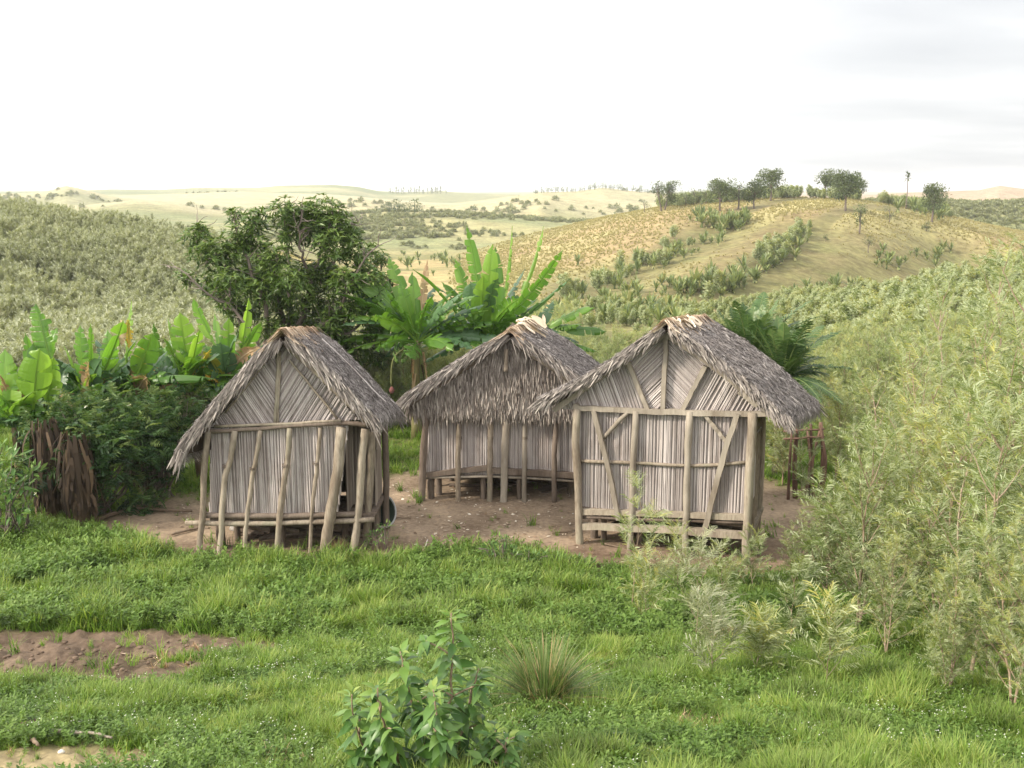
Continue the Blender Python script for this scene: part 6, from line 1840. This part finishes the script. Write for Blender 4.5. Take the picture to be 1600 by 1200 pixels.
M_TUSS = foliage('tussock_blades', [(.05, .10, .03), (.10, .17, .05), (.17, .23, .08), (.26, .28, .13)], trans=.3, rough=.5)
tussock(G(852, 1108), 900, .62, .13, 'large spiky grass tussock right of the foreground sapling', [('green_blades', M_TUSS, .85), ('dry_blades', M_DRYLEAF, .15)])
tussock(G(88, 1092), 160, .22, .06, 'small dark green tussock beside the bare patch on the left', [('green_blades', M_TUSS, 1)], lean=.7)
tussock(G(530, 858), 160, .24, .10, 'brown dead grass tuft at the foot of the thick pole of the left hut', [('dry_blades', M_DRYLEAF, 1)], lean=1.0, hw=.004)
tussock(G(560, 945), 170, .24, .12, 'straw coloured dead tuft in the middle of the green slope', [('dry_blades', M_DRYLEAF, 1)], lean=1.3, hw=.004)
tussock(G(1160, 915), 120, .3, .15, 'reddish dry grass tuft by the corner of the right hut', [('dry_blades', M_DRYLEAF, 1)], lean=1.0, hw=.004)
tussock(G(1125, 1010), 120, .3, .12, 'brown dead weed stalks below the right hut saplings', [('dry_blades', M_DRYLEAF, 1)], lean=.9, hw=.005)
# ------------------------------------------------------------------ trees on the golden hill and beyond
def hill_tree_mesh(seed, h, w, sparse=False, lobes=6, trunk=.22, lean=0.0, leaf=.32, tall=False):
    g = np.random.default_rng(seed); tr = MB(); cr = MB()
    top = np.array([lean * h, 0, h * .8]); P = smooth_path([[0, 0, -.2], [lean * h * .3 + g.normal(0, .1), g.normal(0, .1), h * trunk], top], 8)
    tube(tr, P, np.linspace(.035 * h, .012 * h, 8), n=6, r=.4)
    lobes = int(lobes * 1.5)
    for i in range(lobes):
        a = i * 2.4 + g.random(); zz = h * (trunk + (1 - trunk) * g.uniform(.18, .95)); rr = w * .5 * g.uniform(.2, .95) * (1 - .4 * (zz / h - trunk) / (1 - trunk))
        c = np.array([math.cos(a) * rr + lean * zz, math.sin(a) * rr, zz]); s = h * g.uniform(.15, .31) * (w / h) ** .5
        b = P[min(3 + i % 4, 7)]; tube(tr, smooth_path([b, (b + c) / 2 + g.normal(0, .08, 3), c], 5), np.linspace(.013 * h, .005 * h, 5), n=4, r=.4, cap=False)
        n = int((75 if sparse else 210)); d = g.normal(0, 1, (n, 3)); d /= np.linalg.norm(d, axis=1, keepdims=True)
        p = c + d * (g.random(n) ** .4)[:, None] * s * np.array([1.1, 1.1, .8])
        dd = unit(d + g.normal(0, .6, (n, 3)))
        stamp(cr, LEAF_FLAT, frames(dd, roll=g.uniform(-1, 1, n)), p, leaf * g.uniform(.7, 1.5, n) * h / 6, np.clip(.42 + .3 * d[:, 2] + g.normal(0, .2, n), 0, 1))
    return tr, cr


def hill_tree(u, v, vtop, wpx, label, seed, cat='tree', name='hill_tree', group='trees along the crest of the golden hill', ymin=100, ground=None, **k):
    g = G(u, v, ymin=ymin) if ground is None else ground
    if g[1] > 215:      # the foot is hidden just behind the crest
        yy = 193.0; g = np.array([(u - 800) / 1600 * (yy * CP + 3 * SP), yy, 0.0]); g[2] = h1(g[0], yy)
    h = max(top_h(g, vtop), .8); w = 1.12 * wpx / 1600 * g[1]
    root = empty(name, g, label, cat, group); tr, cr = hill_tree_mesh(seed, h, w, **k)
    obj('trunk', tr, M_BARK, root, local=True, smooth=True); obj('crown', cr, M_HILLTREE, root, local=True)
    return root


HT = [
    (1007, 331, 312, 16, 'small nearly bare tree at the left end of the crest', dict(sparse=True, lobes=4)),
    (1038, 328, 286, 34, 'leaning thin crowned tree, first tall one from the left on the crest', dict(sparse=False, lobes=6, lean=.18)),
    (1034, 330, 284, 22, 'bare branched tree leaning left beside the first crest tree', dict(sparse=True, lobes=5, lean=-.2)),
    (1072, 322, 300, 36, 'low round bushy tree on the crest, left of the middle group', dict(lobes=7, trunk=.15)),
    (1084, 320, 290, 24, 'thin tree standing just behind the low round bushy tree', dict(lobes=5, sparse=True)),
    (1102, 319, 293, 22, 'small loose tree between the low bushy tree and the middle group', dict(lobes=5, sparse=True)),
    (1125, 331, 282, 42, 'broad dense tree, leftmost of the middle group, lower on the slope', dict(lobes=8, trunk=.2)),
    (1116, 318, 281, 26, 'thin upper tree rising behind the broad dense tree', dict(lobes=6, sparse=True)),
    (1153, 327, 279, 32, 'pale loose crowned tree in the middle group', dict(lobes=7, sparse=True)),
    (1179, 326, 281, 34, 'dark oval tree on a short trunk, right of the middle group', dict(lobes=8, trunk=.22)),
    (1204, 314, 263, 42, 'tallest irregular tree on the crest with open branching crown', dict(lobes=9, trunk=.3)),
    (1226, 309, 296, 30, 'low grey bush on the crest right of the tallest tree', dict(lobes=5, trunk=.1, sparse=True)),
    (1241, 308, 297, 16, 'second low grey bush on the crest, smaller and further right', dict(lobes=4, trunk=.1, sparse=True)),
    (1268, 309, 295, 26, 'grey bush on the crest just left of the dark group', dict(lobes=5, trunk=.1)),
    (1289, 310, 267, 26, 'slim tree, leftmost of the dark group on the crest', dict(lobes=6)),
    (1304, 310, 269, 26, 'slim dark tree, middle of the dark group on the crest', dict(lobes=7)),
    (1337, 308, 272, 30, 'round dark tree behind the big one of the dark group', dict(lobes=7)),
    (1321, 330, 272, 46, 'biggest dark tree of the dark group, trunk standing lower on the slope', dict(lobes=10, trunk=.3)),
    (1456, 347, 290, 34, 'yellow green oval tree on a thin trunk right of the crest trees', dict(lobes=8, trunk=.3)),
    (1388, 348, 322, 18, 'faint thin tree on the right shoulder of the golden hill', dict(lobes=4, sparse=True)),
    (1342, 365, 318, 16, 'wispy bare sapling on the golden slope under the dark group', dict(lobes=4, sparse=True)),
    (1357, 395, 370, 16, 'wispy small tree half way up the golden slope', dict(lobes=4, sparse=True)),
    (1447, 362, 346, 14, 'small dark bush on the right golden slope', dict(lobes=4, trunk=.1)),
    (1290, 378, 366, 12, 'small dark bush in the middle of the golden slope', dict(lobes=3, trunk=.1)),
]
for i, (u, v, vt, wp, lab, k) in enumerate(HT): hill_tree(u, v, vt, wp, lab, 300 + i, **k)
# thin tufted tree on the right shoulder
g = G(1415, 326, ymin=100); h = top_h(g, 273); root = empty('tufted_tree', g, 'very tall thin trunk with a small tuft on top, above the palm clump', 'tree', None)
tr = MB(); tube(tr, smooth_path([[0, 0, -.2], [.1, 0, h * .5], [-.05, 0, h]], 7), [.12, .1, .09, .08, .07, .06, .05], n=6, r=.6); obj('trunk', tr, M_BARK, root, local=True, smooth=True)
cr = MB(); d = rand_dirs(60, -.6, 1); stamp(cr, LEAF_FLAT, frames(d), d * rng.random((60, 1)) * [.5, .5, 1.0] + [0, 0, h * .9], .5, rng.random(60)); obj('crown', cr, M_HILLTREE, root, local=True)

# scrub trees and far rows, a few pixels each
def small_tree(seed, h, w, conifer=False):
    g = np.random.default_rng(seed); mb = MB()
    tube(mb, [[0, 0, -.3], [0, 0, h * .7]], .03 * h, n=5, r=.1)
    n = 120; d = g.normal(0, 1, (n, 3)); d /= np.linalg.norm(d, axis=1, keepdims=True)
    if conifer:
        z = g.random(n); p = np.stack([d[:, 0] * w * .5 * (1 - z), d[:, 1] * w * .5 * (1 - z), h * (.15 + .85 * z)], 1)
    else:
        p = np.array([0, 0, h * .62]) + d * (g.random(n) ** .4)[:, None] * np.array([w * .5, w * .5, h * .36])
    stamp(mb, LEAF_FLAT, frames(unit(d + g.normal(0, .5, (n, 3)))), p, h * .16 * g.uniform(.7, 1.3, n), np.clip(.4 + .3 * d[:, 2] + g.normal(0, .2, n), 0, 1))
    return mb


def row(name, spots, ymin, hs, label, group, conifer, wr):
    meshes = [small_tree(400 + i, 1.0, wr, conifer).mesh(name, M_HILLTREE) for i in range(3)]
    for i, (u, v) in enumerate(spots):
        g = G(u, v, ymin=ymin); o = bpy.data.objects.new(name, meshes[i % 3]); COL.objects.link(o)
        s = hs * rng.uniform(.7, 1.3); o.location = g.tolist(); o.scale = (s, s, s); o.rotation_euler = (0, 0, rng.uniform(0, 6.28))
        tag(o, label, 'tree', group)


row('ridge_tree', [(836 + i * 4.6 + rng.normal(0, 1.5), float(np.interp(836 + i * 4.6, [836, 860, 900, 942, 985, 1030], [304, 301, 300.5, 295, 299.5, 304]))) for i in range(42)], 500, 3.6, 'tiny tree in the single row along the far centre ridge', 'row of tiny trees on the far centre ridge', False, .8)
row('conifer', [(612 + i * 4.3 + rng.normal(0, 1.5), 303) for i in range(20)], 800, 6.0, 'tiny pointed tree of the distant row left of centre', 'distant pointed trees left of centre', True, .6)
row('dark_tree', [(608, 332), (616, 334), (622, 331), (632, 333), (640, 332), (648, 334), (656, 333), (742, 305 + 28)], 200, 3.8, 'dark bushy tree in the small clump on the green middle hill', 'dark clump on the green middle hill', False, .85)

# ------------------------------------------------------------------ palm-like plants in the gullies
def fan_palm(seed, h, n, upright=.9, lw=.062):
    g = np.random.default_rng(seed); mb = MB(); th = h * .25
    tube(mb, [[0, 0, -.2], [g.normal(0, .03), 0, th]], [.09 * h, .06 * h], n=6, r=.02)
    k = 4; t = np.linspace(0, 1, k); az = np.arange(n) * 2.4 + g.normal(0, .3, n); el = g.uniform(.35, 1.35, n) * upright + .1
    ln = h * g.uniform(.55, .85, n); d = np.stack([np.cos(az) * np.cos(el), np.sin(az) * np.cos(el), np.sin(el)], 1)
    C_ = np.array([0, 0, th])[None, None] + d[:, None] * ln[:, None, None] * t[None, :, None]; C_[:, :, 2] -= (.22 * ln)[:, None] * t ** 2.2 * np.cos(el)[:, None]
    s = np.stack([-np.sin(az), np.cos(az), 0 * az], 1); S_ = s[:, None] * (lw * h * np.array([.25, .9, 1, .15]))[None, :, None] * g.uniform(.6, 1.1, n)[:, None, None]
    strips(mb, C_, S_, np.clip(g.normal(.5, .22, n), 0, 1))
    for i in range(5):      # dead fronds hanging down
        a = g.uniform(0, 6.28); d2 = np.array([math.cos(a), math.sin(a), 0]); C2 = np.array([0, 0, th]) + d2 * (.12 * h * t)[:, None] - np.array([0, 0, 1]) * (h * .22 * t ** 1.3)[:, None]
        S2 = np.zeros((1, k, 3)); S2[0] = np.array([-d2[1], d2[0], 0]) * .045 * h; strips(mb, C2[None], S2, 1.0)
    return mb


FANS = [fan_palm(500 + i, 1.0, n, up).mesh('hill_palm', M_FANLEAF) for i, (n, up) in enumerate([(26, .9), (20, 1.0), (30, .8), (18, 1.05)])]


def hill_palm(u, v, h, label, group, ymin=45):
    g = G(u, v, ymin=ymin)
    if g[1] > 215: g = G(u, v + 12, ymin=ymin)
    o = bpy.data.objects.new('hill_palm', FANS[rng.integers(0, 4)]); COL.objects.link(o)
    s = h * rng.uniform(.32, .85); o.location = (g - [0, 0, .05]).tolist(); o.scale = (s, s, s); o.rotation_euler = (rng.normal(0, .06), rng.normal(0, .06), rng.uniform(0, 6.28))
    tag(o, label, 'palm', group)


def along(pix, n, jit, h, label, group, ymin=45):
    P = np.array(pix, float); d = np.concatenate([[0], np.cumsum(np.linalg.norm(np.diff(P, axis=0), axis=1))])
    for s in rng.uniform(0, d[-1], n):
        hill_palm(np.interp(s, d, P[:, 0]) + rng.normal(0, jit * 1.7), np.interp(s, d, P[:, 1]) + rng.normal(0, jit * .95), h, label, group, ymin)


along([(1098, 350), (1112, 357), (1130, 360), (1150, 354), (1160, 350)], 30, 6, 3.4, 'palm of the tight clump on the hillside under the crest trees', 'palm clump high on the golden hill', 100)
along([(1085, 386), (1040, 404), (1000, 420), (960, 436), (930, 448)], 46, 6, 2.4, 'palm of the upper left gully on the golden hill', 'palms in the upper left gully')
along([(1120, 375), (1090, 388), (1050, 402)], 10, 6, 2.2, 'small palm scattered along the head of the left gully', 'palms at the head of the left gully')
along([(1238, 388), (1222, 402), (1200, 418), (1180, 436), (1140, 448), (1090, 456)], 62, 8, 2.6, 'palm of the broad middle gully on the golden hill', 'palms in the broad middle gully')
along([(1100, 460), (1060, 452), (1020, 455), (980, 462), (930, 468)], 40, 9, 2.4, 'palm of the band along the foot of the golden hill', 'palms along the foot of the golden hill')
along([(880, 500), (930, 492), (980, 488), (1030, 492), (1080, 490)], 56, 14, 2.0, 'palm on the valley floor between the middle and right hut roofs', 'palms on the valley floor')
along([(1250, 455), (1290, 450), (1330, 452)], 12, 6, 2.4, 'palm in the loose row right of the gullies', 'palms in the loose row on the right')
along([(620, 412), (660, 415), (700, 412), (720, 420)], 22, 9, 2.4, 'palm in the hollow above the central banana clump', 'palms above the banana clump')
along([(1360, 412), (1400, 408), (1450, 402), (1490, 398)], 26, 6, 2.6, 'dark palm in the hedge like line on the right slope', 'palms in the dark line on the right slope', 100)
along([(1408, 325), (1425, 328), (1440, 330), (1475, 332)], 16, 5, 4.2, 'palm of the dark clump on the right shoulder of the hill', 'palm clump on the right shoulder', 100)
for (u, v, h, lab) in [(903, 415, 3.4, 'single palm standing alone on the left flank of the golden hill'), (1085, 452, 3.6, 'tall palm standing up from the foot of the golden hill'), (1245, 470, 2.6, 'dark narrow palm alone at the lower edge of the golden slope'), (1275, 466, 1.7, 'low rounded palm right of the dark narrow palm'), (1288, 465, 1.6, 'lower twin of the low rounded palm'), (1305, 455, 2.6, 'wide palm with brown skirt on the pale grass strip'), (1347, 488, 2.3, 'large blue green palm alone in the right thicket'), (1300, 522, 1.6, 'smaller pale palm alone in the right thicket'), (875, 440, 3.2, 'dark bushy palm just above the banana leaves on the right')]:
    hill_palm(u, v, h, lab, None)

# ------------------------------------------------------------------ stake fence behind the right hut
g = gpoint(1262, 17.6); fx = empty('stake_fence', g, 'small crooked fence of reddish stakes behind the right hut', 'fence')
M_STAKE = woody('reddish_stakes', [(.08, .045, .035), (.19, .115, .085), (.30, .20, .15)], scale=(30, 30, 5))
for i, (u, t, r) in enumerate([(1242, 664, .05), (1254, 668, .03), (1262, 662, .035), (1270, 670, .03), (1277, 660, .045), (1284, 664, .03), (1232, 672, .03)]):
    b = gpoint(u + rng.normal(0, 2), 17.6 + rng.normal(0, .08)); h = top_h(b, t); mb = MB()
    tube(mb, smooth_path([b - [0, 0, .15], b + [rng.normal(0, .05), 0, h * .5], b + [rng.normal(0, .08), 0, h]], 6), np.linspace(r, r * .7, 6), n=7, r=rng.random(), rough=.15); obj('stake', mb, M_STAKE, fx, smooth=True)
for vv in (684, 672):
    mb = MB(); tube(mb, smooth_path([at(1224, vv + 2, 17.55), at(1255, vv, 17.5), at(1288, vv - 2, 17.55)], 6, .01), .018, n=6, r=.6); obj('crossbar', mb, M_STAKE, fx, smooth=True)

# ------------------------------------------------------------------ dark tub leaning by the left hut
g = gpoint(597, 15.9); tb = empty('tub', g, 'dark green tub with a grey rim leaning on the right post of the left hut', 'tub')
mb = MB(); rimb = MB(); nn = 24
ax = unit(np.array([.62, -.55, .35])); s1 = unit(np.cross(ax, [0, 0, 1])); s2 = np.cross(s1, ax); ctr = g + [-.04, 0, .30]
prev = None; rings = [(-.14, .02), (-.14, .17), (-.10, .22), (.04, .27), (.08, .285), (.08, .268), (.03, .25), (-.08, .20), (-.11, .02)]
V = []; ph = np.arange(nn) / nn * 2 * math.pi
for (o_, r_) in rings: V.append(ctr + ax * o_ + (np.cos(ph)[:, None] * s1 + np.sin(ph)[:, None] * s2) * r_)
qd = [[i * nn + j, i * nn + (j + 1) % nn, (i + 1) * nn + (j + 1) % nn, (i + 1) * nn + j] for i in range(len(rings) - 1) for j in range(nn)]
mb.add(np.concatenate(V), q=qd); obj('shell', mb, plain('dark_plastic', [(.012, .02, .014), (.03, .045, .032)], rough=.45), tb, smooth=True)
a = np.linspace(0, 2 * math.pi, 25); tube(rimb, ctr + ax * .08 + (np.cos(a)[:, None] * s1 + np.sin(a)[:, None] * s2) * .276, .016, n=7, cap=False); obj('rim', rimb, plain('grey_rim', [(.25, .25, .25), (.4, .4, .4)], rough=.5), tb, smooth=True)

# ------------------------------------------------------------------ sticks, husks and stones lying about
M_STICK = woody('fallen_sticks', [(.07, .05, .035), (.19, .14, .10), (.34, .27, .20)], scale=(30, 30, 30))
def stick(pix, r, label, mat=None, lift=.012, sag=0.0):
    P = [G(u, v) for u, v in pix]; P = [p + [0, 0, lift + r] for p in P]; c = sum(P) / len(P); mb = MB()
    tube(mb, smooth_path(P, 8, r * .3), np.linspace(r, r * .6, 8), n=7, r=rng.uniform(.2, .8), rough=.2)
    o = obj('stick', mb, mat or M_STICK, None, smooth=True, loc=c - [0, 0, r]); tag(o, label, 'stick', 'sticks lying on the ground')


stick([(84, 1155), (120, 1157), (150, 1160), (176, 1166)], .014, 'long pale bent stalk lying in the grass at the lower left', M_TIMBER, .05)
stick([(35, 1148), (70, 1140), (102, 1142)], .03, 'thick dark branch on the grass at the lower left edge', M_STICK, .03)
stick([(48, 1160), (60, 1172)], .018, 'short brown stick below the thick dark branch', M_STICK, .02)
stick([(183, 1077), (222, 1075)], .014, 'short brown stick across the bare patch edge on the left', M_STICK)
stick([(258, 1175), (285, 1185)], .012, 'thin brown stick in the grass near the lower left corner', M_STICK, .04)
stick([(990, 1145), (1000, 1172), (1028, 1192)], .012, 'forked pale twig lying low right of the foreground saplings', M_TIMBER, .04)
stick([(150, 818), (205, 800), (300, 803)], .04, 'dark log on the bare earth left of the left hut', M_STICK)
stick([(268, 838), (318, 826)], .025, 'dark slanting stick beside the left hut', M_STICK)
stick([(610, 811), (642, 812)], .02, 'dark stick on the earth between the left and middle huts', M_STICK)
stick([(637, 793), (651, 792)], .012, 'small brown stick before the middle hut', M_STICK)
stick([(863, 835), (898, 832)], .015, 'thin dark stick beside the right hut post', M_STICK)
stick([(945, 852), (968, 858)], .015, 'short dark stick before the right hut', M_STICK)
stick([(668, 850), (664, 864)], .010, 'thin white upright splinter at the grass edge of the yard', M_SLAT, .06)


def stones(spots, r, mat, name, cat, labels, group):
    for i, (u, v) in enumerate(spots):
        g = G(u, v); mb = MB(); s = r * rng.uniform(.7, 1.4)
        n1, n2 = 9, 6; V = []
        for a in range(n2 + 1):
            th_ = math.pi * a / n2; rr = s * (1 + rng.normal(0, .20, n1))
            V.append(np.stack([np.cos(np.arange(n1) / n1 * 6.283) * math.sin(th_) * rr * 1.2, np.sin(np.arange(n1) / n1 * 6.283) * math.sin(th_) * rr, np.full(n1, math.cos(th_) * s * .7)], 1))
        qd = [[a * n1 + j, (a + 1) * n1 + j, (a + 1) * n1 + (j + 1) % n1, a * n1 + (j + 1) % n1] for a in range(n2) for j in range(n1)]
        mb.add(np.concatenate(V) + g + [0, 0, s * .35], q=qd, r=rng.random())
        o = obj(name, mb, mat, None, smooth=True, loc=g); tag(o, labels[i] if isinstance(labels, list) else labels, cat, group)


M_CLOD = plain('soil_clods', [(.065, .044, .032), (.14, .098, .07), (.21, .152, .11)], rough=.95, scale=25)
stones([(60, 1022), (160, 1030), (112, 1034), (20, 1040), (8, 1028), (228, 1030), (232, 1036), (200, 1024), (95, 1010), (270, 1022), (185, 1012), (130, 1016), (8, 1052), (340, 1016), (355, 1024)] + [(float(rng.uniform(0, 330)), float(rng.uniform(1000, 1050))) for _ in range(60)], .017, M_CLOD, 'clod', 'clod', 'crumbly brown clod on the dug patch at the left', 'clods on the dug patch at the left')
stones([(855, 925), (870, 930), (890, 926), (905, 932), (925, 928), (840, 922)], .026, M_CLOD, 'clod', 'clod', 'dark clod on the small dug patch in the middle of the slope', 'clods on the small dug patch')
M_STONE = plain('grey_stones', [(.22, .20, .18), (.36, .33, .30), (.46, .43, .40)], rough=.9, scale=18)
stones([(398, 826), (368, 828)], .10, M_STONE, 'stone', 'stone', ['grey stone under the left hut, right of two', 'grey stone under the left hut, left of two'], 'stones under the left hut')
M_PALE = plain('pale_scraps', [(.55, .52, .46), (.75, .72, .66)], rough=.8)
stones([(131, 1055), (96, 1176), (47, 1068), (895, 803)], .016, M_PALE, 'scrap', 'scrap', ['white scrap at the near edge of the bare patch', 'pale scrap lying in the lower left corner', 'small pale scrap on the worn grass at the left edge', 'crumpled white scrap by the left post of the right hut'], None)
# husks and chips too many to count
hb = MB(); n = 1100
hx = rng.uniform(-2.6, 3.2, n); hy = rng.uniform(14.9, 19.0, n); k = (dirt_mask(hx, hy) > .6) & (fbm(hx * .9, hy * .9, 95) > .40); hx, hy = hx[k], hy[k]
x2 = rng.uniform(-6.2, -2.4, 8); y2 = rng.uniform(9.2, 10.8, 8); k = dirt_mask(x2, y2) > .5; hx = np.concatenate([hx, x2[k]]); hy = np.concatenate([hy, y2[k]])
x3 = rng.uniform(-6.5, -4.7, 120); y3 = rng.uniform(15.2, 18, 120); hx = np.concatenate([hx, x3]); hy = np.concatenate([hy, y3])
hz_ = heights(hx, hy) + .012; n = len(hx); d = rand_dirs(n, -.1, .25)
stamp(hb, LEAF_FLAT, frames(d, roll=rng.normal(0, .5, n)), np.stack([hx, hy, hz_], 1), rng.uniform(.02, .085, n), rng.random(n))
tag(obj('husks', hb, foliage('husk_scraps', [(.14, .09, .06), (.30, .21, .14), (.52, .44, .34), (.72, .66, .56)], trans=0)), 'pale husks and dry leaf scraps strewn over the bare earth', 'litter', kind='stuff')
